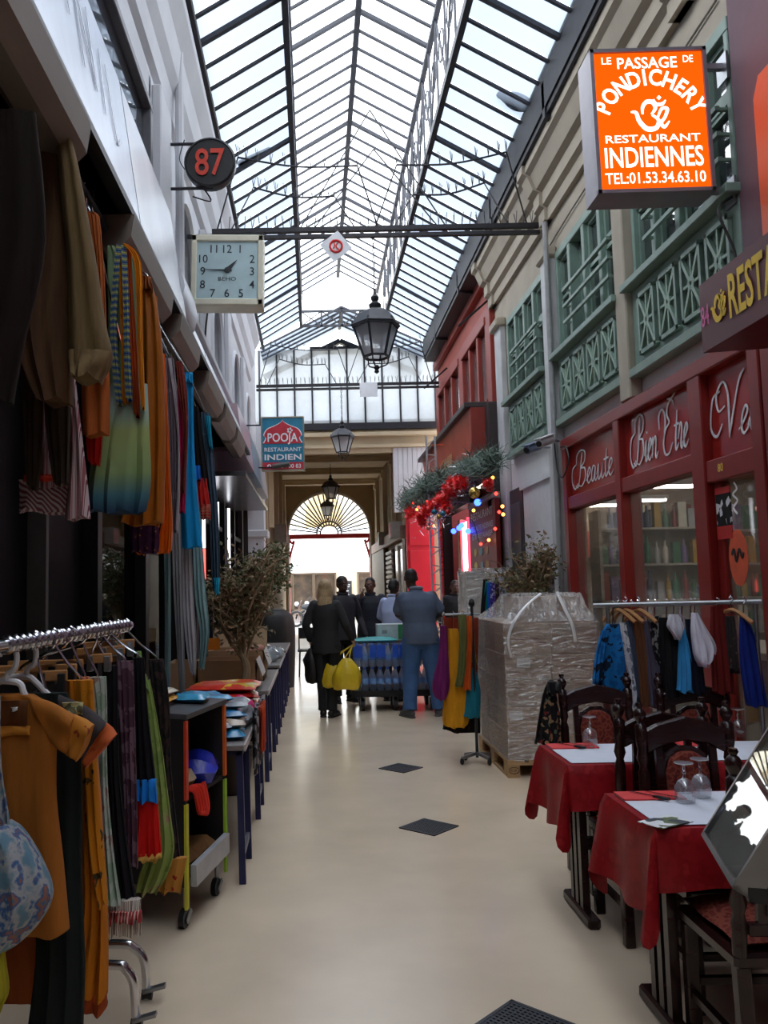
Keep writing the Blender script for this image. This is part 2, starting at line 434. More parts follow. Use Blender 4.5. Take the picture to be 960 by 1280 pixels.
for s, xe in ((-1, GX0), (1, GX1)):
    for i in range(5):
        y0, y1 = 16.35 + i * .28, 16.35 + (i + 1) * .28 - .02
        mb = MB(); mb.add([(xe, y0, GZ0), (RX, y0, GZ1), (RX, y1, GZ1), (xe, y1, GZ0)], [(0, 1, 2, 3)]); mb.build('porch_pane', LOW, ceil, smooth=0)
        mb = MB(); mb.bar((xe, y0, GZ0), (RX, y0, GZ1), .035, .05, up=(0, 1, 0)); mb.build('porch_bar', ROOFIRON, ceil, smooth=0)
    mb = MB(); mb.bar((xe, 17.7, GZ0 - .25), (RX, 17.7, GZ1 - .3), .1, .14, up=(0, 1, 0)); mb.build('end_truss_rafter', IRON, ceil, smooth=0)
mb = MB(); mb.box(0, 1.32, 17.66, 17.74, 6.62, 6.78); mb.box(RX - .03, RX + .03, 16.35, 17.7, GZ1 - .05, GZ1 + .02); mb.build('collar_beam', IRON, ceil, smooth=0)

# ---- glazed wall over the hall entrance
gw = sempty('window_1')
EP = pane_mat('end_wall_glass', (.52, .53, .54), .6, .02, .1, dirtvar=.3)
xs = [-1.45 + .372 * i for i in range(12)] + [2.85]
for i, x in enumerate(xs):
    mb = MB(); mb.box(x - .018, x + .018, 17.3, 17.36, 4.95, 6.62); mb.build('mullion', IRON, gw, smooth=0)
    if i < 12:
        mb = MB(); mb.box(x + .018, xs[i + 1] - .018, 17.32, 17.328, 4.97, 6.62); mb.build('pane', EP, gw, smooth=0)
mb = MB(); mb.box(-1.5, 2.9, 17.1, 17.4, 4.84, 4.98); mb.build('sill_beam', IRON, gw, smooth=0)

# ---- the covered hall behind
mb = MB(); mb.prism([(17.2, 4.36), (17.2, 4.84), (17.9, 4.84), (17.9, 4.5), (17.45, 4.42), (17.35, 4.36)], -1.5, 2.9, frame((0, 1, 0), (0, 0, 1))); struct('trim_1', mb, CREAM2, smooth=0)
for k, (y, d) in enumerate(((17.19, .06),)):
    mb = MB(); mb.box(-1.5, 2.6, 17.08, 17.2, 4.7, 4.78); mb.box(-1.5, 2.6, 17.13, 17.2, 4.46, 4.52); struct('trim_2', mb, CREAM2, smooth=0)
mb = MB(); mb.box(-1.5, 3, 17.9, 28.2, 5.0, 5.2); struct('ceiling', mb, CREAM2)
mb = MB()
for y in (19.2, 21.6, 24, 26.4): mb.box(-.95, 2.07, y, y + .35, 4.84, 5.0); mb.box(-.95, 2.07, y - .08, y + .43, 4.93, 5.0)
struct('trim_3', mb, CREAM2, smooth=0)
mb = MB(); mb.box(-1.5, -.95, 17.2, 28.2, 0, 5.0); struct('wall_hall_left', mb, mat('hall_tan_plaster', (150, 132, 106), .85, 0, .1, 2))
mb = MB(); mb.box(2.07, 3, 17.35, 28.2, 0, 5.0); struct('wall_hall_right', mb, mat('hall_tan_plaster', (150, 132, 106)))
for k, y in enumerate((18.0, 20.6, 23.2, 25.8)):
    mb = MB(); mb.box(1.97, 2.07, y, y + .3, 2.9, 4.84); mb.box(1.92, 2.07, y - .04, y + .34, 4.6, 4.72); mb.box(-.95, -.85, y, y + .3, 2.9, 4.84)
    struct('trim_%d' % (4 + k), mb, CREAM2, smooth=0)
# arch wall
AX, AZ, AR = .54, 3.36, 1.43
arc = [(AX + AR * math.cos(t), AZ + AR * math.sin(t)) for t in [math.pi * i / 24 for i in range(25)]]
poly = [(2.1, 0), (2.1, 5.0), (-.98, 5.0), (-.98, 0), (AX - AR, 0)] + arc[::-1] + [(AX + AR, 0)]
mb = MB(); Mx = frame((1, 0, 0), (0, 0, 1)); 
for i in range(24):
    (xa, za), (xb, zb) = arc[i], arc[i + 1]
    mb.prism([(xa, za), (xa, 5.0), (xb, 5.0), (xb, zb)], -28.3, -28.0, Mx)
mb.box(-.98, AX - AR, 28, 28.3, 0, 5.0); mb.box(AX + AR, 2.1, 28, 28.3, 0, 5.0)
struct('wall_back', mb, mat('hall_tan_plaster', (150, 132, 106)), smooth=0, fix=True)
d1 = sempty('door_1')
mb = MB(); mb.tube([(AX + AR - .03, 27.98, 0)] + [(x, 27.98, z) for x, z in [(AX + (AR - .03) * math.cos(t), AZ + (AR - .03) * math.sin(t)) for t in [math.pi * i / 24 for i in range(25)]]] + [(AX - AR + .03, 27.98, 0)], .05, 6); mb.build('arch_frame', mat('pale_arch_frame', (170, 165, 158), .5), d1)
for i in range(1, 24):
    t = math.pi * i / 24
    mb = MB(); mb.tube([(AX + (.42 if i % 2 else .3) * math.cos(t), 28.1, AZ + (.42 if i % 2 else .3) * math.sin(t)), (AX + 1.4 * math.cos(t), 28.1, AZ + 1.4 * math.sin(t))], .026, 5); mb.build('fanlight_ray', IRON, d1)
for r in (.3, .42):
    mb = MB(); mb.tube([(AX + r * math.cos(t), 28.1, AZ + r * math.sin(t)) for t in [math.pi * i / 14 for i in range(15)]], .028, 5); mb.build('fanlight_ring', IRON, d1)
RGATE = mat('red_gate_paint', (190, 40, 44), .5)
mb = MB(); mb.box(AX - AR, AX + AR, 28.05, 28.15, AZ - .16, AZ); mb.build('transom', RGATE, d1, smooth=0)
for s in (-1, 1):
    x = AX + s * (AR - .06); mb = MB(); mb.tube([(x, 28.1, 0), (x, 28.1, AZ)], .045, 6)
    mb.tube(spline([(x, 28.1, AZ - .12), (x - s * .1, 28.1, AZ - .3), (x - s * .18, 28.1, AZ - .22), (x - s * .1, 28.1, AZ - .5), (x, 28.1, AZ - .9)], 4), .04, 5); mb.build('gate_scroll', RGATE, d1)

# ---- across the street
mb = MB(); mb.box(-14, 16, 41, 44, 0, 8.5)
struct('wall_street', mb, mat('sunny_facade', (236, 226, 200), .8, 0, .06, 1))
s1 = sempty('window_2')
mb = MB(); mb.prism([(AX - .9, 4.2), (AX + .9, 4.2)] + [(AX + .9 * math.cos(t), 5.1 + 1.1 * math.sin(t)) for t in [math.pi * i / 12 for i in range(13)]], -41, -40.9, Mx); mb.build('arched_panel', mat('beige_arch_panel', (176, 152, 112), .8), s1, smooth=0, fix=True)
FR = mat('brown_street_frame', (110, 92, 74), .6)
ss = sempty('window_3')
DG = pane_mat('street_shop_glass', (.95, .93, .9), .95, .06)
for x0, x1 in ((-3.4, -2.2), (-2.15, -1.1), (-1.05, -.05), (0, 1.05), (2.15, 2.9), (2.95, 4.2)):
    mb = MB(); mb.box(x0, x1, 40.86, 40.9, .5, 2.6); mb.build('pane', DG, ss, smooth=0)
    mb = MB(); mb.box(x0, x1, 40.82, 40.98, 2.2, 2.3); mb.box(x0 - .04, x0 + .04, 40.82, 40.98, 0, 2.9); mb.box(x1 - .04, x1 + .04, 40.82, 40.98, 0, 2.9); mb.box(x0, x1, 40.82, 40.98, 0, .5); mb.box(x0, x1, 40.82, 40.98, 2.6, 2.9); mb.build('shop_frame', FR, ss, smooth=0)
    mb = MB(); mb.box(x0, x1, 40.95, 40.99, .5, 2.6); mb.build('backdrop', pat('street_shop_display', [(92, 82, 74), (128, 112, 96), (80, 74, 72), (110, 96, 84), (116, 64, 52)], 'noise', 2.2, sharp=False), ss, smooth=0)

# ---- right-hand facade
YN, YG, YR = -6.0, 11.35, 16.6
wr = sempty('wall_right')
def wbox(n, x0, x1, y0, y1, z0, z1, m, bevel=0): mb = MB(); mb.box(x0, x1, y0, y1, z0, z1); return mb.build(n, m, wr, smooth=0, bevel=bevel)
WIN = [(8.86, 10.55), (6.65, 8.36), (4.76, 6.36)]
ZB, ZT, ZS = 3.2, 5.0, 3.92
wbox('plaster', 2.6, 2.9, 4.3, YG, ZT, 6.35, CREAM)
for a, b in ((10.55, YG), (8.36, 8.86), (6.36, 6.65)): wbox('pier', 2.6, 2.9, a, b, ZB, ZT, CREAM)
wbox('spandrel', 2.6, 2.9, 4.3, 8.25, 2.95, ZB, mat('pale_grey_render', (206, 206, 206), .7, 0, .06, 3))
wbox('spandrel', 2.6, 2.9, 8.25, YG, 2.78, ZB, mat('pale_grey_render', (206, 206, 206)))
wbox('pilaster', 2.5, 2.6, 6.4, 6.62, 3.02, 5.08, CREAM, .01)
wbox('pilaster', 2.5, 2.6, 8.44, 8.7, 0, 5.08, mat('grey_white_pilaster', (192, 192, 193), .7, 0, .14, 3), .01)
wbox('pilaster', 2.52, 2.6, 10.75, 11.1, 0, 5.08, mat('grey_white_pilaster', (192, 192, 193)), .01)
wbox('capital', 2.46, 2.6, 6.36, 6.66, 4.98, 5.1, CREAM, .02); wbox('capital', 2.46, 2.6, 8.4, 8.74, 4.98, 5.1, CREAM, .02); wbox('capital', 2.46, 2.6, 10.71, 11.14, 4.98, 5.1, CREAM, .02)
CORN = [(2.6, 5.42), (2.55, 5.42), (2.55, 5.55), (2.5, 5.58), (2.5, 5.72), (2.44, 5.75), (2.38, 5.9), (2.33, 5.93), (2.33, 6.03), (2.6, 6.03)]
MY = frame((1, 0, 0), (0, 0, 1)) @ Matrix.Identity(4)
def prismY(mb, poly, y0, y1): return mb.prism(poly, -y1, -y0, frame((1, 0, 0), (0, 0, 1)))
mb = MB(); prismY(mb, CORN, 4.3, YG); mb.build('cornice', CREAM, wr, smooth=0, fix=True)
for y in (5.2, 8.5, 11.15): 
    mb = MB(); prismY(mb, [(x - .035 if x < 2.6 else x, z) for x, z in CORN], y, y + .22); mb.build('cornice_block', CREAM, wr, smooth=0, fix=True)
wbox('white_door_panel', 2.57, 2.62, 8.75, 10.1, 0, 2.78, mat('grey_white_panel', (210, 211, 214), .6, 0, .05), .01)
wbox('panel_rail', 2.54, 2.6, 8.72, 10.15, 2.72, 2.8, mat('grey_white_panel', (210, 211, 214)))
wbox('lower_dark_panel', 2.55, 2.58, 8.75, 9.9, 0, 1.75, mat('charcoal_door', (50, 46, 46), .5))
wbox('side_door', 2.56, 2.62, 10.1, 10.75, 0, 2.78, mat('charcoal_door', (50, 46, 46)), .01)
for k in range(3): wbox('door_panel', 2.54, 2.57, 10.17, 10.68, .3 + k * .82, .95 + k * .82, mat('door_blue_grey', (74, 78, 86), .4), .01)
mb = MB(); mb.tube([(2.49, 8.42, 0), (2.49, 8.42, 5.35)], .03, 8); mb.build('drain_pipe', mat('grey_pipe', (150, 150, 150), .6), wr)
mb = MB(); mb.tube(spline([(2.585, 4.9, 5.2), (2.58, 6.5, 5.15), (2.58, 7.2, 5.22), (2.58, 8.6, 5.16), (2.57, 8.75, 5.05), (2.57, 8.77, 3.2)], 8), .008, 5); mb.build('wall_cable', mat('grey_cable', (120, 114, 106), .7), wr)
# near purple-brown building beyond the frame edge
wbox('purple_pier', 2.55, 2.9, 3.2, 4.72, 3.1, 6.3, mat('plum_wall', (104, 74, 84), .7, 0, .05))
wbox('near_wall', 2.6, 2.9, YN, 4.3, 0, 6.4, mat('plum_wall', (104, 74, 84)))
# windows of the green storey
WGL = pane_mat('window_glass', (.8, .82, .84), .9, .4)
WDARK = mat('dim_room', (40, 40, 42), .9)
for k, (y0, y1) in enumerate(WIN):
    w = sempty('window_%d' % (4 + k))
    def part(n, x0, x1, a, b, z0, z1, m=GREEN, bv=.006): mb = MB(); mb.box(x0, x1, a, b, z0, z1); return mb.build(n, m, w, smooth=0, bevel=bv)
    part('apron', 2.55, 2.62, y0 - .03, y1 + .03, 3.2, ZS - .06); part('apron_foot', 2.5, 2.62, y0 - .05, y1 + .05, 3.17, 3.24)
    part('sill', 2.46, 2.64, y0 - .06, y1 + .06, ZS - .06, ZS)
    part('frame_head', 2.56, 2.7, y0, y1, ZT - .09, ZT)
    n = 4; wd = (y1 - y0) / n
    for i in range(n + 1):
        y = y0 + wd * i; t = .05 if i in (0, n) else .035
        part('mullion', 2.56, 2.7, max(y - t, y0), min(y + t, y1), ZS, ZT - .09)
    for i in range(n):
        a, b = y0 + wd * i + .05, y0 + wd * (i + 1) - .05
        op = (k == 1 and i == 2)
        for z0, z1 in ((ZS, 4.5), (4.55, ZT - .09)):
            if op: continue
            mb = MB()
            mb.box(2.6, 2.66, a - .02, a + .025, z0, z1); mb.box(2.6, 2.66, b - .025, b + .02, z0, z1); mb.box(2.6, 2.66, a, b, z0, z0 + .04); mb.box(2.6, 2.66, a, b, z1 - .035, z1)
            mb.build('sash', GREEN, w, smooth=0)
            mb = MB(); mb.box(2.63, 2.636, a, b, z0, z1); mb.build('pane', WGL, w, smooth=0)
        if op:   # casement standing open into the room
            mb = MB(); mb.box(2.66, 2.98, b - .02, b + .02, ZS, ZS + .05); mb.box(2.66, 2.98, b - .02, b + .02, 4.86, 4.91); mb.box(2.66, 2.7, b - .02, b + .02, ZS, 4.91); mb.box(2.94, 2.98, b - .02, b + .02, ZS, 4.91); mb.build('open_casement', GREEN, w, smooth=0)
    mb = MB(); mb.box(2.59, 2.68, y0, y1, 4.49, 4.56); mb.build('transom', GREEN, w, smooth=0, bevel=.005) if k != 1 else mb.box(0, 0, 0, 0, 0, 0)
    for j in range(3):
        mb = MB(); z = 4.12 + .16 * j; a, b = (y0 + .05, y1 - wd * .95)
        mb.bar((2.5, a, z), (2.5, b, z), .028); mb.bar((2.5, a + .02, z), (2.6, a + .02, z), .02); mb.bar((2.5, b - .02, z), (2.6, b - .02, z), .02); mb.build('guard_rail', GREEN, w, smooth=0)
    for j in range(4):
        a = y0 + .06 + (y1 - y0 - .12) * j / 4; b = a + (y1 - y0 - .12) / 4 - .07; z0, z1 = 3.31, 3.78
        mb = MB(); mb.box(2.52, 2.56, a, b, z0, z0 + .03); mb.box(2.52, 2.56, a, b, z1 - .03, z1); mb.box(2.52, 2.56, a, a + .03, z0, z1); mb.box(2.52, 2.56, b - .03, b, z0, z1)
        p = mb.build('lattice_panel', GREEN, w, smooth=0)
        mb = MB(); c = Vector((2.535, (a + b) / 2, (z0 + z1) / 2))
        mb.bar((2.535, a, z0), (2.535, b, z1), .026, up=(1, 0, 0)); mb.bar((2.535, a, z1), (2.535, b, z0), .026, up=(1, 0, 0))
        mb.bar((2.535, a, c.z), (2.535, b, c.z), .018, up=(1, 0, 0)); mb.bar((2.535, c.y, z0), (2.535, c.y, z1), .018)
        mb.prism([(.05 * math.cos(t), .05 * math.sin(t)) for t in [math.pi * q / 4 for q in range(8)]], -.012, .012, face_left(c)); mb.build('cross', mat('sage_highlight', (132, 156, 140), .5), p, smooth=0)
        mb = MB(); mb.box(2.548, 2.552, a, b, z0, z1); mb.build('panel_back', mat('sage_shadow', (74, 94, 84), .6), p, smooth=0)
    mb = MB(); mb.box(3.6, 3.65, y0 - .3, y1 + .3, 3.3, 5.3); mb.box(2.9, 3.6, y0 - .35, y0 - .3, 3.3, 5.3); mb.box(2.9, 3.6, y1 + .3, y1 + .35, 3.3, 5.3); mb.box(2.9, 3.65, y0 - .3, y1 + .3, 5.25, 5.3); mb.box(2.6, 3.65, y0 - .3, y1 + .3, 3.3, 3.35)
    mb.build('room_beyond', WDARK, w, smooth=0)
    mb = MB(); mb.grid(lambda u, v: Vector((2.78 + .02 * math.sin(u * 40), y0 + (y1 - y0) * (.02 + .3 * u), ZS + (ZT - ZS - .1) * v)), 30, 2); mb.build('curtain', mat('grey_net_curtain', (150, 152, 156), .9), w) if k != 1 else 0

# ---- red-fronted boutique under the green windows
shop = sempty('window_7')
def sp(n, x0, x1, a, b, z0, z1, m=REDP, bv=.008): mb = MB(); mb.box(x0, x1, a, b, z0, z1); return mb.build(n, m, shop, smooth=0, bevel=bv)
sp('head_rail', 2.48, 2.66, 4.3, 8.22, 2.9, 3.0); sp('mid_rail', 2.5, 2.64, 5.3, 8.2, 2.3, 2.42); sp('stall_riser', 2.52, 2.64, 5.3, 8.2, 0, .55)
for a, b in ((8.1, 8.22), (6.68, 6.8), (5.24, 5.42), (4.54, 4.66), (4.3, 4.52)): sp('post', 2.49, 2.65, a, b, 0, 2.92)
sp('door_head', 2.5, 2.64, 4.66, 5.24, 2.2, 2.34)
sp('door_stile', 2.54, 2.6, 5.14, 5.24, 0, 2.2); sp('door_stile', 2.54, 2.6, 4.66, 4.72, 0, 2.2); sp('door_foot', 2.54, 2.6, 4.72, 5.14, 0, .5)
SGN = mat('glossy_red_board', (150, 38, 34), .12, 0, .06, 2)
for a, b in ((6.8, 8.1), (5.42, 6.68)): sp('sign_board', 2.55, 2.6, a, b, 2.42, 2.9, SGN, 0)
sp('sign_board', 2.55, 2.6, 4.66, 5.24, 2.34, 2.9, SGN, 0)
for a, b in ((6.8, 8.1), (5.42, 6.68)):
    mb = MB(); mb.box(2.56, 2.568, a, b, .55, 2.3); mb.build('pane', pane_mat('shop_glass', (.92, .92, .9), .96, .1, dirtvar=.05), shop, smooth=0)
mb = MB(); mb.box(2.56, 2.568, 4.72, 5.14, .5, 2.2); mb.build('door_pane', pane_mat('shop_glass', (.62, .62, .6)), shop, smooth=0)
# script lettering: one flowing stroke set per letter, (x, y) in cap heights
GL = {
 'B': ([[(.42, 1.02), (.34, .7), (.26, .25), (.12, -.02), (-.05, .05)], [(.0, .72), (.02, .98), (.3, 1.1), (.62, 1.0), (.6, .72), (.34, .56), (.62, .5), (.68, .2), (.42, -.02), (.16, .04)], [(.0, .72), (-.3, .6), (-.34, .2), (-.1, -.05), (.1, .1)]], .78),
 'E': ([[(.75, .92), (.6, 1.06), (.36, 1.0), (.3, .8), (.46, .62), (.22, .5), (.1, .25), (.22, 0), (.5, -.02), (.72, .18)], [(-.2, .55), (-.25, .85), (0, .95), (.2, .7), (.1, .3)], [(.3, 1.12), (.6, 1.1), (.85, 1.2)]], .8),
 'V': ([[(.1, .6), (-.15, .55), (-.25, .85), (0, 1.05), (.2, .8), (.28, .3), (.3, 0)], [(.3, 0), (.45, .5), (.62, .95), (.8, 1.1)], [(-.1, .9), (-.4, .8), (-.45, .3), (-.2, .1), (.02, .3)]], .7),
 'e': ([[(-.05, .08), (.12, .2), (.25, .36), (.17, .46), (.06, .3), (.06, .08), (.16, -.01), (.34, .12)]], .3),
 'a': ([[(.3, .4), (.16, .46), (.05, .25), (.08, .02), (.2, .06), (.3, .4), (.28, .06), (.36, 0), (.46, .12)]], .42),
 'u': ([[(-.02, .15), (.1, .44), (.08, .08), (.16, 0), (.3, .2), (.34, .44), (.32, .05), (.4, 0), (.5, .12)]], .46),
 't': ([[(.16, .8), (.1, .2), (.14, .0), (.3, .12)], [(-.02, .5), (.3, .52)]], .27),
 'i': ([[(-.02, .12), (.1, .44), (.08, .06), (.15, 0), (.26, .12)], [(.14, .6), (.15, .64)]], .23),
 'n': ([[(-.02, .3), (.08, .44), (.06, 0)], [(.07, .2), (.2, .44), (.3, .38), (.28, .06), (.36, 0), (.46, .12)]], .43),
 'r': ([[(-.02, .2), (.1, .5), (.2, .42), (.17, .08), (.24, 0), (.34, .1)]], .3),
 'l': ([[(-.02, .1), (.18, .6), (.2, .95), (.1, .9), (.06, .3), (.12, 0), (.26, .12)]], .24),
 'o': ([[(.16, .44), (.04, .3), (.06, .04), (.2, .0), (.28, .2), (.2, .44), (.3, .36), (.42, .4)]], .38), ' ': ([], .3)}
def script(mb, s, M, h, w, lw=.05):
    tot = sum(GL[c][1] for c in s); k = w / tot; x = 0
    for c in s:
        for st in GL[c][0]:
            mb.ribbon([((x + px_ + py_ * .16 * h / k) * k, py_ * h) for px_, py_ in st], [lw * h * q for q in (.45, 1, .8, 1.1, .4)], M, .004, 6)
        x += GL[c][1]
LET = mat('pale_lettering', (222, 220, 222), .5)
for s, y, z, h, w in (('Beaute', 7.96, 2.5, .30, .98), ('Bien Etre', 6.5, 2.5, .34, .94), ('Velo', 5.1, 2.45, .34, .52)):
    mb = MB(); script(mb, s, face_left((2.545, y, z)), h, w); mb.build('lettering', LET, shop, smooth=0)
mb = MB(); mb.text('80', .07, face_left((2.495, 5.04, 2.25)), .01); mb.build('house_number', mat('yellow_number', (210, 180, 60)), shop, smooth=0)
DP = mat('orange_sticker', (205, 84, 50), .6)
mb = MB(); mb.prism([(.11 * math.cos(t), .17 * math.sin(t)) for t in [math.pi * q / 8 for q in range(16)]], 0, .004, face_left((2.535, 4.97, 1.72))); mb.build('sticker', DP, shop, smooth=0)
mb = MB(); mb.ribbon([(-.07, .02), (-.04, .05), (-.02, -.02), (.02, .05), (.05, 0), (.07, .03)], .018, face_left((2.53, 4.97, 1.72))); mb.build('sticker_scrawl', BLACK, shop, smooth=0)
mb = MB(); mb.box(2.53, 2.536, 5.02, 5.2, 1.92, 2.12); mb.build('poster', pat('door_poster', [(20, 18, 20), (200, 200, 205), (20, 18, 20), (30, 28, 30)], 'cells', 26), shop, smooth=0)
mb = MB(); mb.box(2.528, 2.536, 5.02, 5.2, 1.84, 1.92); mb.box(2.528, 2.536, 5.02, 5.2, 2.12, 2.16); mb.build('poster_band', mat('poster_red', (180, 36, 34)), shop, smooth=0)
mb = MB(); mb.ribbon([(0, .09), (.03, .05), (-.02, .02), (.03, -.02), (-.02, -.06), (.02, -.1)], .012, face_left((2.53, 4.96, 2.08))); mb.build('window_decal', LET, shop, smooth=0)
# inside the boutique
mb = MB(); mb.box(2.66, 6.6, 4.4, 11.3, 2.92, 2.96); mb.box(6.5, 6.6, 4.4, 11.3, 0, 2.92); mb.box(2.66, 6.6, 11.2, 11.3, 0, 2.92); mb.box(2.66, 6.6, 4.3, 4.4, 0, 2.92); mb.box(2.66, 2.7, 8.2, 11.3, 0, 2.92)
mb.build('shop_room', mat('shop_interior', (160, 144, 128), .85, 0, .1, 2), shop, smooth=0)
mb = MB(); mb.box(4.6, 6.5, 10.6, 11.2, 2.0, 2.2); mb.box(2.7, 6.5, 11.0, 11.2, 1.9, 2.25); mb.build('shop_fascia', mat('shop_fascia_red', (140, 48, 40), .5), shop, smooth=0)
# ---- red restaurant building, far right
RB = sempty('wall_right_red')
def rb(n, x0, x1, a, b, z0, z1, m=REDW, bv=0, rt=RB): mb = MB(); mb.box(x0, x1, a, b, z0, z1); return mb.build(n, m, rt, smooth=0, bevel=bv)
REDF = mat('rust_red_frame', (142, 48, 36), .5, 0, .1, 5)
rb('upper_wall', 2.6, 2.9, YG, YR, 5.35, 6.2); rb('end_wall', 2.6, 2.9, 16.35, YR, 2.9, 5.4)
rb('frieze', 2.54, 2.6, YG, YR, 5.42, 5.55, REDF, .01); rb('frieze', 2.5, 2.6, YG, YR, 5.9, 6.05, REDF, .01)
for a in (YG, 13.55, 16.2): rb('red_pier', 2.52, 2.9, a, a + .28, 3.9, 5.42, REDF, .01)
rb('ledge', 2.12, 2.62, YG - .02, 16.5, 4.02, 4.1, mat('dark_ledge', (60, 50, 50), .5), .01)
rb('side_column', 2.4, 2.62, 11.1, YG, 2.6, 4.05, mat('dark_brown_column', (52, 40, 40), .6), .01)
for k, (y0, y1) in enumerate(((11.63, 13.55), (13.83, 16.2))):
    w = sempty('window_%d' % (8 + k))
    rb('frame_head', 2.5, 2.66, y0, y1, 5.28, 5.4, REDF, .01, w); rb('sill', 2.5, 2.66, y0, y1, 4.1, 4.2, REDF, .01, w)
    for i in range(4):
        y = y0 + (y1 - y0) * i / 3; rb('mullion', 2.52, 2.64, max(y0, y - .05), min(y1, y + .05), 4.2, 5.28, REDF, .006, w)
        if i < 3: rb('pane', 2.58, 2.586, y + .05, y + (y1 - y0) / 3 - .05, 4.2, 5.28, WGL, 0, w)
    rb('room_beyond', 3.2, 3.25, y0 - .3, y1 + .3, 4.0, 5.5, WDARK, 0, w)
for y in (11.5, 15.2):
    mb = MB(); mb.bar((2.55, y, 5.6), (2.1, y - .1, 5.2), .03); mb.build('awning_arm', IRON, RB, smooth=0)
# sign fascia under the ledge, leaning out a little
FAS = mat('orange_red_fascia', (186, 76, 52), .4, 0, .18, 2)
mb = MB(); prismY(mb, [(2.45, 4.02), (2.2, 4.02), (2.32, 3.28), (2.45, 3.28)], YG + .05, 16.4); mb.build('sign_fascia', FAS, RB, smooth=0, fix=True)
mb = MB()
for i, t in enumerate('MIN'): pass
random.seed(3)
for i in range(12):
    y = 14.4 - i * .1
    mb.ribbon([(0, -.2 - .06 * random.random()), (.03 * random.random(), .0), (-.02, .24 * random.random() + .08)], [.01, .045, .03, .015], face_left((2.255 + .0, y, 3.62)))
mb.build('worn_lettering', mat('worn_gilt', (206, 160, 110), .5), RB, smooth=0)
rb('soffit_band', 2.2, 2.5, YG, 16.4, 3.05, 3.28, mat('dark_red_band', (92, 30, 30), .4), .01)
rb('fascia_end', 2.2, 2.5, YG - .03, YG + .05, 3.05, 4.02, REDF, .01)
rb('lower_wall', 2.6, 2.9, 10.9, 12.8, 0, 3.1, mat('dark_red_band', (92, 30, 30)))
for a, b in ((12.72, 12.86), (15.5, 15.62)): rb('door_post', 2.42, 2.6, a, b, 0, 3.05, BLACKF, .01)
rb('door_header', 2.45, 2.6, 12.86, 15.5, 2.86, 3.05, BLACKF)
rb('vestibule', 3.5, 3.55, 12.4, 16, 0, 3.1, mat('vestibule_red', (110, 26, 26), .6)); rb('vestibule', 2.6, 3.5, 15.9, 15.95, 0, 3.1, mat('vestibule_red', (110, 26, 26)))
rb('inner_door', 2.66, 2.72, 15.0, 15.3, .2, 2.75, mat('beige_door_edge', (180, 164, 130), .6))
rb('white_box', 1.7, 2.6, 17.2, 17.34, 3.1, 4.45, WHITEW)
for i in range(9): rb('white_board', 1.7 + i * .1, 1.79 + i * .1, 17.185, 17.2, 3.1, 4.45, WHITEW, .003)
rb('red_hoarding', 1.93, 2.5, 17.2, 17.3, 0, 3.1, REDM)
for z0, z1 in ((.15, 1.05), (1.15, 2.3), (2.4, 3.0)): rb('hoarding_panel', 1.98, 2.44, 17.17, 17.2, z0, z1, REDM, .012)
rs = sempty('door_2')
mb = MB()
for i in range(24): mb = MB(); prismY(mb, [(2.52, i * .125), (2.46, i * .125 + .03), (2.46, i * .125 + .09), (2.52, i * .125 + .12)], 15.65, 16.35); mb.build('shutter_slat', REDM, rs, smooth=0, fix=True)
rb('shutter_back', 2.52, 2.6, 15.6, 16.6, 0, 3.05, REDM)
# hall-side shop fronts on the right
rb('hall_shopfront', 2.0, 2.07, 18.3, 20.4, .0, 2.55, mat('grey_shopfront', (96, 88, 84), .5)); rb('hall_shop_window', 1.985, 2.0, 18.5, 20.2, .6, 2.4, mat('dim_glass', (60, 56, 56), .15))
rb('hall_shop_edge', 1.95, 2.0, 18.2, 18.32, .0, 2.6, mat('pale_edge', (206, 196, 186), .6)); rb('hall_shop_edge', 1.95, 2.0, 19.3, 19.4, .0, 2.5, mat('pale_edge', (206, 196, 186)))
hs = sempty('door_3')
for i in range(20): mb = MB(); prismY(mb, [(2.0, i * .125), (1.95, i * .125 + .03), (1.95, i * .125 + .09), (2.0, i * .125 + .12)], 20.9, 22.6); mb.build('shutter_slat', mat('grey_shutter', (168, 160, 152), .5), hs, smooth=0, fix=True)
rb('fascia_board', 1.92, 2.07, 18.2, 27.6, 2.62, 2.9, mat('grey_pink_fascia', (150, 116, 106), .6), .01)
rb('brown_shop', 1.93, 2.07, 23.0, 27.6, 0, 2.6, mat('brown_shop', (96, 80, 66), .6))

# ---- left-hand facade
wl = sempty('wall_left')
def lb(n, x0, x1, a, b, z0, z1, m=WHITEW, bv=0): mb = MB(); mb.box(x0, x1, a, b, z0, z1); return mb.build(n, m, wl, smooth=0, bevel=bv)
BAND = [(-.75, 3.22), (-.85, 3.93), (-1.4, 3.93), (-1.4, 3.22)]
BM = mat('pale_blue_marbled_band', (176, 186, 206), .22, .15, .16, 2.2, stretch=(2, 1, .4))
BM2 = mat('pale_grey_marbled_band', (186, 188, 198), .25, .15, .14, 2.0, stretch=(2, 1, .4))
for a, b, m in ((-6, 1.6, BM), (1.61, 3.63, BM), (3.65, 5.0, BM2)):
    mb = MB(); prismY(mb, BAND, a, b); mb.build('sign_band', m, wl, smooth=0, fix=True)
mb = MB(); prismY(mb, [(-.745, 3.2), (-.748, 3.24), (-.76, 3.24), (-1.4, 3.24), (-1.4, 3.2)], -6, 10); mb.build('band_lip', BLACK, wl, smooth=0, fix=True)
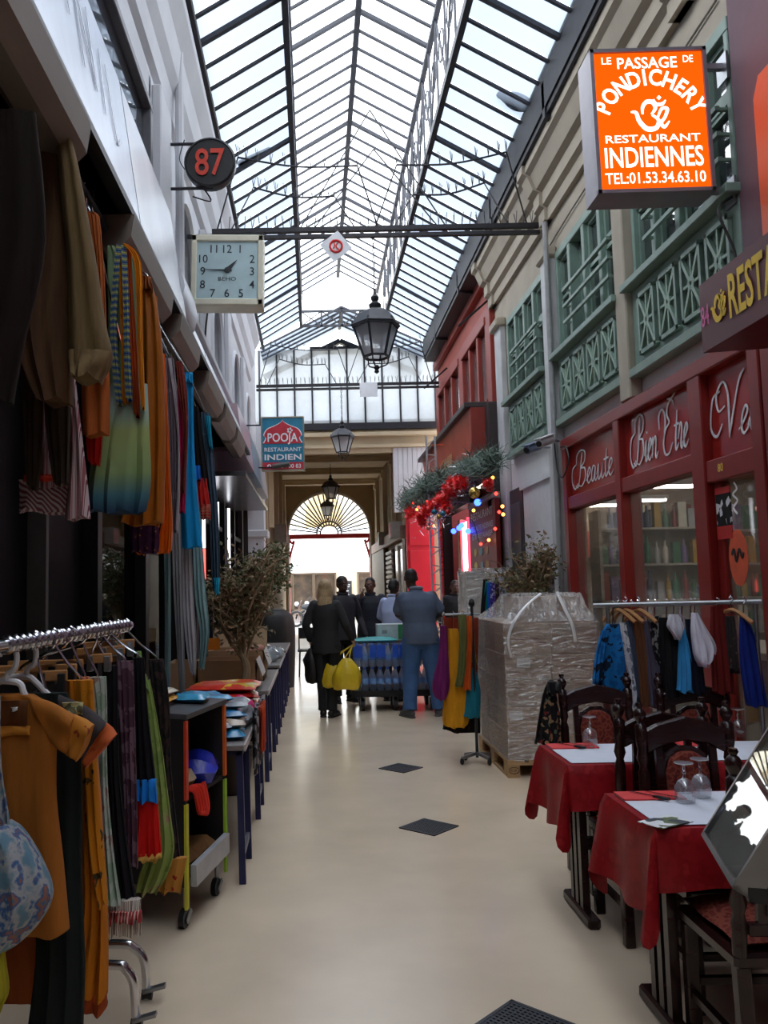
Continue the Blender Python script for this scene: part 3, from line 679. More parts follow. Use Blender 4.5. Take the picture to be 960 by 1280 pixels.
# worn painted script on the band, hardly readable
SCR = mat('pale_worn_paint', (192, 201, 218), .4)
random.seed(5)
Mb = frame((0, 1, 0), (-.1, 0, .71), (-.78, 2.25, 3.46))
mb = MB()
for i, st in enumerate(([(0, -.1), (0, .34)], [(0, .34), (.14, .0)], [(.14, .0), (.16, .36)], [(.3, .1), (.36, .4), (.42, .1)], [(.32, .2), (.4, .2)], [(.56, .0), (.56, .38)], [(.56, .38), (.74, .02)], [(.74, .02), (.74, .36)], [(.86, .0), (.9, .3)], [(1.0, .3), (1.04, .0), (1.12, .04)])):
    mb.ribbon([(x, y) for x, y in st], [.008, .016, .008], Mb, .002)
mb.build('worn_script', SCR, wl, smooth=0)
# silvery rolled canopy housing and further bands down the passage
SIL = mat('silver_canopy_sheet', (188, 190, 196), .3, .5, .15, 3)
DR = [(-.78, 3.22), (-.8, 3.4), (-.9, 3.58), (-1.05, 3.66), (-1.4, 3.68), (-1.4, 3.22)]
for a, b in ((5.03, 6.2), (6.24, 7.8), (7.84, 9.3)):
    mb = MB(); prismY(mb, DR, a, b); mb.build('canopy_housing', SIL, wl, smooth=30, fix=True)
mb = MB(); mb.tube([(-1.02, 4.98, 3.46), (-1.02, 5.55, 3.46)], .26, 16); mb.build('canopy_drum', SIL, wl)
for a, b, c in ((9.35, 11.2, (196, 170, 180)), (11.25, 12.9, (150, 176, 196)), (12.95, 14.6, (190, 190, 196))):
    mb = MB(); prismY(mb, [(-.78, 3.15), (-.84, 3.7), (-1.3, 3.7), (-1.3, 3.15)], a, b); mb.build('sign_band', mat('band_%d' % c[0], c, .3, .1, .1, 2), wl, smooth=0, fix=True)
# upper wall with a long dark-framed window then arched windows
X0 = -1.12
lb('upper_wall', X0 - .3, X0, -6, 16.6, 5.3, 6.35); lb('upper_wall', X0 - .3, X0, 5.75, 16.6, 3.3, 3.95)
for a, b in ((5.7, 6.75), (8.0, 9.2), (10.4, 11.6), (12.8, 13.9), (14.9, 16.6)): lb('wall_pier', X0 - .3, X0, a, b, 3.95, 5.3)
mb = MB(); prismY(mb, [(X0, 5.35), (X0 + .04, 5.4), (X0 + .05, 5.6), (X0 + .1, 5.7), (X0 + .12, 5.95), (X0 + .2, 6.1), (X0 + .2, 6.2), (X0, 6.2)], -6, 15); mb.build('cornice', WHITEW, wl, smooth=0, fix=True)
lb('pilaster', X0, X0 + .07, 5.8, 6.25, 3.3, 5.3, WHITEW, .01)
for a in (8.3, 10.7, 13.1): lb('pilaster', X0, X0 + .06, a, a + .4, 3.3, 5.3, WHITEW, .01)
lb('string_course', X0, X0 + .1, 6.3, 16.5, 4.0, 4.08, WHITEW, .01)
w = sempty('window_10')
def lwp(n, x0, x1, a, b, z0, z1, m, bv=.006): mb = MB(); mb.box(x0, x1, a, b, z0, z1); return mb.build(n, m, w, smooth=0, bevel=bv)
GP = mat('grey_blind', (142, 146, 156), .4, 0, .08, 8)
FRM = mat('grey_window_frame', (92, 92, 98), .5)
for a, b in ((-6, -2), (-1.95, 2), (2.05, 5.62)):
    lwp('blind_panel', X0 - .06, X0 - .04, a, b, 3.95, 5.0, GP, 0)
    lwp('pane', X0 - .03, X0 - .024, a, b, 3.95, 5.0, WGL, 0)
lwp('frame_head', X0 - .05, X0 + .03, -6, 5.7, 5.0, 5.06, FRM); lwp('frame_post', X0 - .05, X0 + .03, 5.62, 5.7, 3.9, 5.0, FRM); lwp('frame_post', X0 - .05, X0 + .01, 1.98, 2.06, 3.9, 5.0, FRM)
lb('lintel', X0 - .3, X0, -6, 5.75, 5.06, 5.3)
for k, y0 in enumerate((6.75, 9.2, 11.6, 13.9)):
    y1 = y0 + (1.25 if k < 3 else 1.0); w = sempty('window_%d' % (11 + k)); yc = (y0 + y1) / 2; r = (y1 - y0) / 2 - .08; zs = 4.55
    mb = MB(); arc2 = [(yc + r * math.cos(t), zs + r * math.sin(t)) for t in [math.pi * i / 12 for i in range(13)]]
    for i in range(12):
        (ya, za), (yb, zb) = arc2[i], arc2[i + 1]; mb.prism([(ya, za), (ya, 5.3), (yb, 5.3), (yb, zb)], X0 - .3, X0, frame((0, 1, 0), (0, 0, 1)))
    mb.box(X0 - .3, X0, y0, yc - r, 3.95, 5.3); mb.box(X0 - .3, X0, yc + r, y1, 3.95, 5.3); mb.build('arch_surround', WHITEW, w, smooth=0, fix=True)
    mb = MB(); mb.tube([(X0 + .0, y, z) for y, z in [(yc + r, 3.95)] + arc2 + [(yc - r, 3.95)]], .04, 6); mb.build('arch_moulding', WHITEW, w)
    lwp('pane', X0 - .16, X0 - .15, yc - r, yc + r, 3.95, zs + r, mat('dull_grey_glass', (110, 114, 122), .15), 0)
    lwp('glazing_bar', X0 - .17, X0 - .13, yc - .02, yc + .02, 3.95, zs + r, WHITEW, 0)
mb = MB(); mb.tube([(X0 + .1, 6.45, 3.3), (X0 + .1, 6.45, 4.5), (X0 + .1, 6.45, 6.1)], .035, 8); mb.build('down_pipe', WHITEW, wl)
mb = MB(); mb.tube(spline([(X0 + .02, 8.2, 5.0), (X0 + .1, 8.3, 4.7), (X0 + .06, 8.3, 4.2), (X0 + .03, 8.3, 3.7)], 6), .01, 5); mb.build('wall_cable', BLACK, wl)
# shops below: dark soffit, black posts, deep unlit rooms
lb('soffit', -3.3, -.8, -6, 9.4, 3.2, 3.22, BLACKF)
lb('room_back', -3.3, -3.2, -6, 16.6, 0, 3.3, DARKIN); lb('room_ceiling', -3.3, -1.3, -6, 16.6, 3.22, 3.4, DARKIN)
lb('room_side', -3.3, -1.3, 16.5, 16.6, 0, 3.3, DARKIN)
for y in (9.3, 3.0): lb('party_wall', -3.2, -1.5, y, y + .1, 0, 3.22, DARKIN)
for y, wd_, c in ((2.55, .1, (86, 58, 62)), (2.9, .08, (96, 80, 66)), (3.2, .1, (104, 110, 118)), (3.95, .04, (80, 76, 74)), (4.9, .1, (26, 24, 24)), (6.3, .12, (26, 24, 24)), (7.7, .12, (26, 24, 24)), (9.0, .16, (30, 28, 30)), (10.4, .12, (30, 28, 30)), (11.9, .12, (30, 28, 30)), (13.4, .12, (30, 28, 30)), (14.9, .2, (60, 56, 58))):
    lb('shop_post', -1.42, -1.27, y, y + wd_, 0, 3.2, mat('post_%d_%d' % (c[0], c[2]), c, .5, spec=.2))
lb('black_panel', -1.42, -1.36, 3.3, 3.95, 0, 3.2, BLACKF); lb('black_panel', -1.42, -1.36, 4.02, 4.9, 0, 3.2, BLACKF); lb('black_panel', -1.42, -1.36, 5.0, 6.3, 0, 1.0, BLACKF); lb('black_panel', -1.42, -1.36, 10.5, 14.9, 0, 1.1, BLACKF)
DGL = pane_mat('dark_shop_glass', (.35, .33, .32), .92, .1, dirtvar=.04)
for a, b in ((-1, 2.55), (5.0, 6.3), (6.42, 7.7), (7.82, 9.0), (10.5, 11.9), (12.0, 13.4), (13.5, 14.9)):
    mb = MB(); mb.box(-1.36, -1.352, a, b, .3 if a > 0 else .1, 3.2); mb.build('shop_pane', DGL, wl, smooth=0)
for z in (2.4,):
    lb('door_rail', -1.4, -1.3, 5.0, 14.9, z, z + .06, BLACKF)
lb('canopy_slab', -1.3, -.72, 9.0, 13.2, 2.82, 2.87, mat('canopy_steel', (120, 120, 128), .25, .6), .005)
lb('end_pilaster', -1.5, -.98, 16.65, 17.15, 0, 4.86, WHITEW, .01); lb('pilaster_block', -1.5, -.9, 16.6, 17.18, 2.6, 2.75, WHITEW, .02); lb('pilaster_block', -1.5, -.93, 16.62, 17.16, 2.1, 2.2, WHITEW, .02)
for k, (y, z0, z1) in enumerate(((9.25, 1.7, 2.75), (10.6, 1.6, 2.7), (12.0, 1.4, 2.75))):
    t = thing('tube_light', ['upright white tube light on the nearest dark shop post left of the tree', 'upright tube light on the middle dark post behind the tree', 'upright tube light on the farthest dark post near the hall'][k], 'light', (-1.24, y, z0), group='tube lights on the left shop posts')
    mb = MB(); mb.tube([(-1.22, y, z0 + .35), (-1.22, y, z1)], .02, 8); mb.build('white_tube', glow('tube_white', (240, 242, 250), 2.6), t)
    mb = MB(); mb.tube([(-1.22, y, z0), (-1.22, y, z0 + .34)], .02, 8); mb.build('red_tube', glow('tube_red', (255, 90, 80), 2.2), t)
    mb = MB(); mb.box(-1.27, -1.235, y - .02, y + .02, z0, z1); mb.build('batten', STEEL, t, smooth=0)
# unseen end wall added behind the viewer to shut out stray sky light
mb = MB(); mb.box(-3.4, 3, -6.2, -6, 0, 8.6); struct('wall_front', mb, CREAM)
mb = MB(); mb.box(2.9, 3.1, 8.22, 41, -.1, .0); 
# things just seen in the shop windows: display cloths behind the near pane
cols = [(120, 52, 24), (70, 30, 26), (52, 64, 40), (92, 80, 66), (110, 44, 40), (60, 50, 70), (130, 70, 30)]
random.seed(11)
for i in range(7):
    y = .7 + i * .27; z1 = 2.0 + .25 * random.random(); z0 = .95 + .3 * random.random()
    t = thing('display_cloth', 'dim draped cloth in the dark shop window, number %s from the left edge' % ['one', 'two', 'three', 'four', 'five', 'six', 'seven'][i], 'cloth', (-1.7, y, z0), group='cloths in the near shop window')
    t['label'] = ['dim rust cloth hanging in the dark shop window at the frame edge', 'dim maroon cloth hanging in the shop window beside the rust one', 'dull green cloth draped in the dark shop window', 'grey-brown cloth draped in the dark shop window', 'dim brick-red cloth hanging in the dark shop window', 'dim plum cloth hanging in the dark shop window', 'dim orange cloth hanging in the shop window nearest the dark door'][i]
    mb = MB(); mb.grid(lambda u, v: Vector((-1.7 + .05 * math.sin(u * 14 + i), y - .11 + .22 * u, z0 + (z1 - z0) * v)), 18, 4); mb.build('drape', pat('display_%d' % i, [cols[i], tuple(int(c * .6) for c in cols[i]), tuple(min(255, int(c * 1.3)) for c in cols[i])], 'noise', 9), t, solid=.01)
for i, (x, y) in enumerate(((20, 679), (36, 680), (4, 672))):
    p = at(x, y, X=-1.5)
    mb = MB(); mb.ell(p, (.014, .014, .014), 8, 6); o = mb.build('fairy_light', glow('blue_led', (60, 70, 255), 9), None, cat='light', group='blue fairy lights in the left shop window', label=['middle small blue fairy light in the left shop window', 'right-hand small blue fairy light in the left shop window', 'leftmost small blue fairy light at the frame edge'][i])
# ================================================================== HANGING LAMPS, SIGNS, TIE BARS
LG = pane_mat('milky_lantern_glass', (.92, .93, .94), .3, .05, .1, dirtvar=.1)
def lantern(label, loc, s=1.0, chain=.7):
    """Hexagonal Paris lantern; loc is the bottom of its finial."""
    t = thing('hanging_lantern', label, 'lamp', loc, R_(8), 'lanterns down the passage')
    M4 = lambda r, z, k: Vector((r * math.cos(math.pi / 3 * k), r * math.sin(math.pi / 3 * k), z))
    OFF[t.name] = Vector((0, 0, 0))
    f = MB()
    for k in range(6): f.bar(M4(.15 * s, .2 * s, k), M4(.265 * s, .56 * s, k), .022 * s); f.bar(M4(.15 * s, .2 * s, k), M4(.15 * s, .2 * s, k + 1), .024 * s); f.bar(M4(.27 * s, .56 * s, k), M4(.27 * s, .56 * s, k + 1), .03 * s)
    f.build('frame', IRON, t, smooth=0)
    for k in range(6):
        a, b, c, d = M4(.146 * s, .21 * s, k), M4(.146 * s, .21 * s, k + 1), M4(.258 * s, .55 * s, k + 1), M4(.258 * s, .55 * s, k)
        mb = MB(); mb.add([a, b, c, d], [(0, 1, 2, 3)]); mb.build('glass_panel', LG, t, smooth=0)
    rf = MB(); rings = [(.29, .56), (.30, .58), (.27, .62), (.2, .72), (.17, .73), (.16, .74), (.1, .77), (.06, .78)]
    rf.lathe([(r * s, z * s) for r, z in rings], 6); rf.build('hood', mat('lantern_hood', (60, 60, 66), .45, .4, .2), t, smooth=0)
    c = MB(); c.lathe([(r * s, z * s) for r, z in ((.05, .77), (.07, .79), (.075, .83), (.05, .85), (.03, .87), (.045, .89), (.05, .92), (.02, .95), (.012, 1.0), (.005, 1.03))], 12)
    for k in range(6): c.ell(M4(.275 * s, .6 * s, k), (.016 * s, .016 * s, .03 * s), 6, 4)
    c.build('crown', IRON, t)
    b = MB()
    for k in range(0, 6, 2): b.tube(spline([M4(.14 * s, .2 * s, k), M4(.13 * s, .12 * s, k), M4(.04 * s, .08 * s, k), M4(0, .07 * s, k)], 4), .009 * s, 5)
    b.lathe([(.005 * s, 0), (.03 * s, .02 * s), (.02 * s, .05 * s), (.04 * s, .07 * s), (.02 * s, .1 * s)], 10); b.build('finial', IRON, t)
    ch = MB(); n = int(chain / .05)
    for i in range(n):
        z = 1.0 * s + chain * i / n; ax = i % 2
        ch.tube([Vector((.014 * math.cos(q) * (1 - ax), .014 * math.cos(q) * ax, z + .025 + .032 * math.sin(q))) for q in [math.pi * j / 3 for j in range(7)]], .005, 4, caps=False)
    ch.build('chain', IRON, t, smooth=0)
    mb = MB(); mb.lathe([(.02 * s, .36 * s), (.045 * s, .4 * s), (.05 * s, .45 * s), (.02 * s, .52 * s)], 10); mb.build('bulb', mat('frosted_bulb', (220, 222, 224), .4), t)
    OFF[t.name] = Vector(loc)
    return t
BEAM = mat('tie_bar_iron', (46, 44, 48), .5, .4, .2)
def tie_bar(name, label, y, z, x0, x1):
    t = thing(name, label, 'tie bar', (x0, y, z))
    mb = MB(); mb.box(x0, x1, y - .03, y + .03, z + .02, z + .07); mb.box(x0, x1, y - .025, y + .025, z - .05, z - .01); mb.build('bar', BEAM, t, smooth=0)
    mb = MB(); n = int((x1 - x0) / .085); random.seed(int(y * 10))
    for i in range(n):
        x = x0 + .1 + i * .085
        for q in (-.04, .04): mb.bar((x, y, z + .07), (x + random.uniform(-.02, .02), y + q, z + .2), .006)
    mb.build('bird_spikes', BEAM, t, smooth=0, kind='stuff')
    # two raised strips of spikes on bent struts
    for j, (xa, xb, yy, zz) in enumerate(((x0 + .45, x0 + 1.35, y + .15, z + .5), (x0 + .3, x0 + 1.6, y - .1, z + .72), (x1 - 1.35, x1 - .55, y + .15, z + .5), (x1 - 1.55, x1 - .35, y - .1, z + .72))):
        s = 1 if j < 2 else -1
        mb = MB(); pts = spline([(xa, yy, zz + (.12 if s > 0 else 0)), ((xa + xb) / 2, yy, zz), (xb, yy, zz + (0 if s > 0 else .12))], 5)
        mb.tube(pts, .011, 5); mb.bar((xa, yy, zz + (.12 if s > 0 else 0)), (xa - .25, y, z + .05), .012); mb.bar((xb, yy, zz + (0 if s > 0 else .12)), (xb + .22, y, z + .05), .012)
        for p in pts[::1]:
            for q in (-.035, .0, .035): mb.bar(p, p + Vector((q * .6, q, .13)), .005)
        mb.build('spike_strip', BEAM, t, smooth=0, kind='stuff')
    return t
tie_bar('tie_bar', 'nearer iron tie bar across the passage with bird spikes, above the clock', 8.8, 5.44, -1.04, 2.54)
tie_bar('tie_bar', 'farther iron tie bar with bird spikes in front of the glazed end wall', 15.9, 5.45, -1.05, 2.5)
def vstay(label, y, z, x, w, h):
    t = thing('wire_stay', label, 'stay', (x, y, z), group='roof wire stays')
    mb = MB(); mb.bar((x - w, y, z), (x, y, z + h), .012); mb.build('left_wire', BEAM, t, smooth=0)
    mb = MB(); mb.bar((x + w, y, z), (x, y, z + h), .012); mb.build('right_wire', BEAM, t, smooth=0)
vstay('taller thin wire stay forming an upside-down V above the near tie bar', 8.8, 5.5, .72, .8, 1.35)
vstay('lower thin wire stay forming an upside-down V above the near tie bar', 8.9, 5.5, .76, .72, .95)
lantern('largest hexagonal lantern, nearest, on a chain below the near tie bar', (.72, 8.8, 3.87), .92, .64)
lantern('second lantern, hanging from the far tie bar before the glazed wall', (.6, 15.9, 4.0), .82, .68)
lantern('third lantern, hanging in the hall before the arched gate', (.49, 22, 3.75), .84, .44)
lantern('farthest and smallest lantern, low before the fanlight', (.46, 26.2, 3.66), .8, .4)
# 45-degree cardboard notice on the near bar, small sheet on the far bar
t = thing('notice_card', 'white square card with a red ring hung cornerwise from the near tie bar', 'sign', (.31, 8.72, 5.4))
c = at(420, 308, Y=8.72); Mc = face_cam(c) @ Matrix.Rotation(R_(38), 4, 'Z')
mb = MB(); mb.box(-.125, .125, -.125, .125, -.004, .004, Mc); mb.build('card', WHITEP, t, smooth=0)
mb = MB(); mb.tube([Mc @ Vector((.065 * math.cos(q), .065 * math.sin(q), .008)) for q in [math.pi * j / 10 for j in range(21)]], .012, 6, caps=False)
mb.ribbon([(-.04, .05), (-.03, -.0), (-.045, -.04)], .014, Mc @ Matrix.Translation((0.02, 0, .006)) @ Matrix.Rotation(R_(-38), 4, 'Z')); mb.ribbon([(.03, .05), (.0, -.0), (.03, -.04)], .014, Mc @ Matrix.Translation((0, 0, .006)) @ Matrix.Rotation(R_(-38), 4, 'Z')); mb.build('red_symbol', mat('print_red', (214, 40, 40), .6), t)
mb = MB(); mb.bar(c + Vector((0, 0, .17)), c + Vector((0.0, .06, .38)), .006); mb.build('string', BEAM, t, smooth=0)
c = at(461, 486, Y=15.8); mb = MB(); mb.box(c.x - .17, c.x + .17, 15.862, 15.872, c.z - .14, c.z + .14); mb.build('paper_sheet', WHITEP, None, cat='sign', label='blank pale sheet of paper stuck to the far tie bar', smooth=0)

# ---- clock under the near tie bar
t = thing('clock', 'square cream wall clock with pale blue dial below the near tie bar', 'clock', (-.73, 7.42, 4.2))
CC = at(284, 338, Y=7.4); MC = face_cam(CC) @ Matrix.Rotation(R_(-1.5), 4, 'Z')
IV = mat('ivory_case', (228, 222, 200), .5, 0, .08, 6)
h = .331; kk = .331 / .385; MC0 = MC; MC = MC @ Matrix.Scale(kk, 4); h = .385
mb = MB(); mb.box(-h, h, -h, h, -.26, 0, MC); mb.build('case', IV, t, smooth=0, bevel=.01)
mb = MB()
for a in ((-h, h, h - .07, h), (-h, h, -h, -h + .07), (-h, -h + .06, -h, h), (h - .06, h, -h, h)): mb.box(*a, 0, .03, MC)
mb.build('bezel', IV, t, smooth=0, bevel=.008)
mb = MB(); mb.box(-h + .06, h - .06, -h + .07, h - .07, 0, .004, MC); mb.build('dial', mat('pale_blue_dial', (184, 208, 212), .6, 0, .08, 7), t, smooth=0)
NUM = mat('dial_black', (40, 46, 52), .6)
for n_, (x, y) in zip((1, 2, 3, 4, 5, 6, 7, 8, 9, 10, 11, 12), ((.135, .225), (.265, .115), (.265, -.02), (.265, -.165), (.15, -.26), (0, -.26), (-.15, -.26), (-.26, -.165), (-.26, -.02), (-.255, .115), (-.145, .225), (0, .225))):
    nm = MB(); nm.text(str(n_), .125, MC @ Matrix.Translation((x, y - .034, .006)), .004, .95); nm.build('numeral', NUM, t, smooth=0)
mb = MB(); mb.text('BEHO', .06, MC @ Matrix.Translation((.0, -.115, .006)), 0, 1, width=.19); mb.build('maker_lettering', NUM, t, smooth=0)
mb = MB(); a = R_(90 - 43); mb.add([MC @ Vector(v) for v in ((math.cos(a) * .16, math.sin(a) * .16, .014), (-.03, .01, .014), (.02, -.03, .014))], [(0, 2, 1)]); mb.build('hour_hand', NUM, t, smooth=0)
mb = MB(); mb.add([MC @ Vector(v) for v in ((-.245, -.0, .016), (.05, -.02, .016), (.05, .008, .016), (-.245, .006, .016))], [(0, 1, 2, 3)]); mb.build('minute_hand', NUM, t, smooth=0)
mb = MB(); mb.lathe([(.03, 0), (.03, .02), (.02, .024)], 12, M=MC @ Matrix.Translation((0, 0, 0))); mb.build('hand_boss', NUM, t)
mb = MB(); mb.bar(CC + Vector((-.3, .1, .32)), CC + Vector((-.3, .1, .37)), .03); mb.bar(CC + Vector((.26, .1, .32)), CC + Vector((.26, .1, .37)), .03); mb.bar((-1.12, 7.5, CC.z + .37), CC + Vector((.34, .1, .37)), .03); mb.build('hanger', IRON, t, smooth=0)

# ---- round number disc
t = thing('number_sign', 'round black house number sign with red 87 on iron rods', 'sign', (-.74, 6.2, 4.7)); CC = at(263, 205, Y=6.2); MC = face_cam(CC)
mb = MB(); mb.lathe([(.17, -.08), (.19, -.07), (.2, -.03), (.2, .03), (.185, .04), (.18, .03)], 32, M=MC); mb.build('disc', mat('black_enamel', (32, 30, 32), .4, .1, .3, 20), t, smooth=30)
mb = MB()
mb.text('87', .3, MC @ Matrix.Translation((0, -.105, .042)), .012, 1, width=.23, ys=1.0); mb.build('numerals', mat('vermilion', (208, 62, 40), .5, 0, .15, 30), t, smooth=0)
mb = MB(); mb.tube([(-1.14, 6.2, CC.z + .165), (CC.x - .1, 6.2, CC.z + .165)], .012, 6); mb.tube([(-1.14, 6.2, CC.z - .195), (CC.x + .02, 6.2, CC.z - .195)], .012, 6); mb.build('bracket_rods', IRON, t)
mb = MB(); mb.tube(spline([(CC.x - .2, 6.2, CC.z + .2), (CC.x - .24, 6.2, CC.z + .05), (CC.x - .2, 6.2, CC.z - .04)], 5), .005, 4); mb.tube(spline([(CC.x - .05, 6.2, CC.z - .2), (CC.x + .0, 6.2, CC.z - .3), (CC.x - .14, 6.2, CC.z - .26)], 5), .006, 4); mb.build('cable', BLACK, t)

# ---- blue and red sign farther on
t = thing('restaurant_sign', 'blue and red hanging restaurant sign with onion arch, left of the second lantern', 'sign', (-.43, 12.5, 3.35))
CC = at(353.5, 554.5, Y=12.5); MC = face_cam(CC); w2, h2 = .31, .395
BL = mat('sign_blue', (32, 128, 160), .4); RD = mat('sign_red', (200, 40, 58), .4); WT = mat('sign_white', (240, 240, 240), .5)
mb = MB(); mb.box(-w2, w2, -h2, h2, -.1, 0, MC); mb.build('box', BL, t, smooth=0)
mb = MB()
for a in ((-w2 - .015, w2 + .015, h2, h2 + .02), (-w2 - .015, w2 + .015, -h2 - .02, -h2), (-w2 - .02, -w2, -h2, h2), (w2, w2 + .02, -h2, h2)): mb.box(*a, -.1, .012, MC)
mb.build('frame', mat('sign_edge', (150, 140, 120), .4, .4), t, smooth=0)
def onion(k): 
    half = spline([(0, .36, 0), (.03, .32, 0), (.12, .27, 0), (.23, .22, 0), (.28, .13, 0), (.25, .08, 0), (.29, 0.0, 0)], 4)
    return [(-p.x * k, p.y) for p in half[::-1]] + [(p.x * k, p.y) for p in half[1:]]
mb = MB(); mb.prism([(x * 1.05, y + .01) for x, y in onion(1)], 0, .004, MC); mb.build('arch_outline', WT, t, smooth=0)
mb = MB(); mb.prism(onion(1), .004, .008, MC); mb.box(-w2, w2, -h2, -h2 + .11, 0, .006, MC); mb.build('red_field', RD, t, smooth=0)
def line(par, m, *a, **k): q = MB(); q.text(*a, **k); return q.build('lettering', m, par, smooth=0)
line(t, WT, 'POOJA', .17, MC @ Matrix.Translation((0, .03, .01)), .018, width=.46, ys=1.1)
line(t, WT, 'RESTAURANT', .085, MC @ Matrix.Translation((0, -.12, .01)), .012, width=.56); line(t, WT, 'INDIEN', .12, MC @ Matrix.Translation((0, -.25, .01)), .022, width=.56)
line(t, WT, '24 00 83', .085, MC @ Matrix.Translation((.12, -.375, .01)), .012, width=.3); line(t, WT, '01', .085, MC @ Matrix.Translation((-.19, -.375, .01)), .012, width=.1)
mb = MB()
for q in range(5): a = q * 2 * math.pi / 5; mb.prism([(.11 + .03 * math.cos(a) + .016 * math.cos(u), .2 + .03 * math.sin(a) + .016 * math.sin(u)) for u in [math.pi * j / 4 for j in range(8)]], .008, .011, MC)
mb.build('flower_mark', WT, t, smooth=0)
mb = MB(); mb.tube([(-1.2, 12.55, CC.z - .36), (CC.x + .05, 12.42, CC.z - .37)], .012, 6); mb.tube([(-1.2, 12.55, CC.z + .3), (CC.x - .3, 12.55, CC.z + .3)], .012, 6); mb.build('bracket', IRON, t)
mb = MB(); mb.cbox(CC + Vector((-.03, -.12, -.35)), (.26, .09, .06), rx=R_(25), ry=R_(-8)); mb.build('floodlight', mat('grey_lamp_body', (90, 86, 80), .5), t, smooth=0, bevel=.01)

# ---- lit orange sign
t = thing('lightbox_sign', 'lit orange lightbox sign with white lettering on two arms, upper right', 'sign', (2.05, 4.7, 3.8))
MC = Matrix.Identity(4); CC = at(814, 151, Y=4.7); MC = face_cam(CC) @ Matrix.Rotation(R_(0.6), 4, 'Z'); w2, h2 = .345, .445
ALU = mat('grey_aluminium', (140, 136, 144), .4, .5, .05)
mb = MB(); mb.box(-w2, w2, -h2, h2, -.2, -.002, MC); mb.build('housing', ALU, t, smooth=0)
mb = MB()
for a in ((-w2, w2, h2 - .022, h2), (-w2, w2, -h2, -h2 + .022), (-w2, -w2 + .022, -h2, h2), (w2 - .022, w2, -h2, h2)): mb.box(*a, -.01, .02, MC)
mb.build('frame', ALU, t, smooth=0)
mb = MB(); mb.box(-w2 + .02, w2 - .02, -h2 + .02, h2 - .02, -.002, .004, MC); mb.build('lit_face', glow('lit_orange', (255, 84, 6), 1.15), t, smooth=0)
GW = glow('lit_white', (255, 250, 240), 1.7)
T_ = lambda x, y: MC @ Matrix.Translation((x, y, .006))
line(t, GW, 'PASSAGE', .105, T_(-.005, .325), .014, width=.355, ys=.92); line(t, GW, 'LE', .062, T_(-.245, .355), .008, width=.058); line(t, GW, 'DE', .062, T_(.24, .355), .008, width=.06)
mb = MB(); wd_ = 'PONDICHERY'
for i, c in enumerate(wd_):
    ws_ = [.95, 1.25, 1.15, 1.15, .6, 1.15, 1.15, .95, 1.0, 1.0]; a = R_(90 + 64 - 128 * (sum(ws_[:i]) + ws_[i] / 2 - .475) / (sum(ws_) - .975)); r = .315
    mb.text(c, .14, MC @ Matrix.Translation((r * math.cos(a) * .95, -.06 + r * math.sin(a), .006)) @ Matrix.Rotation(a - math.pi / 2, 4, 'Z') @ Matrix.Translation((0, -.035, 0)), .026, .8)
mb.build('arched_lettering', GW, t, smooth=0)
line(t, GW, 'RESTAURANT', .07, T_(0, -.135), .01, width=.56, ys=.95); line(t, GW, 'INDIENNES', .165, T_(0, -.285), .014, width=.58, ys=1.05); line(t, GW, 'TEL:01.53.34.63.10', .095, T_(0, -.385), .008, width=.59, ys=1.0)
def om(mb, M, s, w):
    f = lambda pts: [(x * s, y * s) for x, y in pts]
    W_ = [q * w * s for q in (.4, 1, 1.1, 1, .9)]
    c = .6
    g = lambda pts: f([(x * c, y * c) for x, y in pts])
    mb.ribbon(g([(-1.12, .18), (-.82, .12), (-.66, -.38), (-.25, -.85), (.28, -.8), (.44, -.35), (.08, -.02)]), [q * w * s for q in (.3, .9, 1.1, 1.3, 1.2, .9, .5)], M)
    mb.ribbon(g([(-.45, .02), (-.42, .45), (-.18, .76), (.18, .72), (.3, .36), (.05, .0)]), [q * w * s for q in (.4, .9, 1.1, 1.1, .9, .5)], M)
    mb.ribbon(g([(.38, -.25), (.66, .32), (.98, .3), (.82, -.18), (.58, -.52), (.76, -.76), (1.06, -.42)]), [q * w * s for q in (.5, .8, .9, .8, .9, .9, .3)], M)
    mb.ribbon(g([(.22, .9), (.36, .62), (.72, .62), (.92, .84)]), [q * w * s for q in (.4, .9, .9, .3)], M)
    mb.prism(g([(.42, 1.0), (.55, 1.14), (.68, 1.0), (.55, .86)]), 0, .003, M)
mb = MB(); om(mb, T_(-.005, .035), .172, .13); mb.build('sacred_syllable', GW, t, smooth=0)
for z in (h2 - .06, -h2 + .05):
    mb = MB(); a = MC @ Vector((w2, z, -.1)); mb.bar(a, (2.56, a.y, a.z), .035); mb.build('arm', ALU, t, smooth=0)
    mb = MB(); mb.box(2.535, 2.55, a.y - .06, a.y + .06, a.z - .1, a.z + .07); mb.build('wall_plate', STEEL, t, smooth=0)
mb = MB(); mb.tube(spline([(2.52, 4.75, 3.85), (2.42, 4.72, 3.75), (2.5, 4.72, 3.5), (2.52, 4.72, 3.2)], 6), .009, 5); mb.build('cable', BLACK, t)

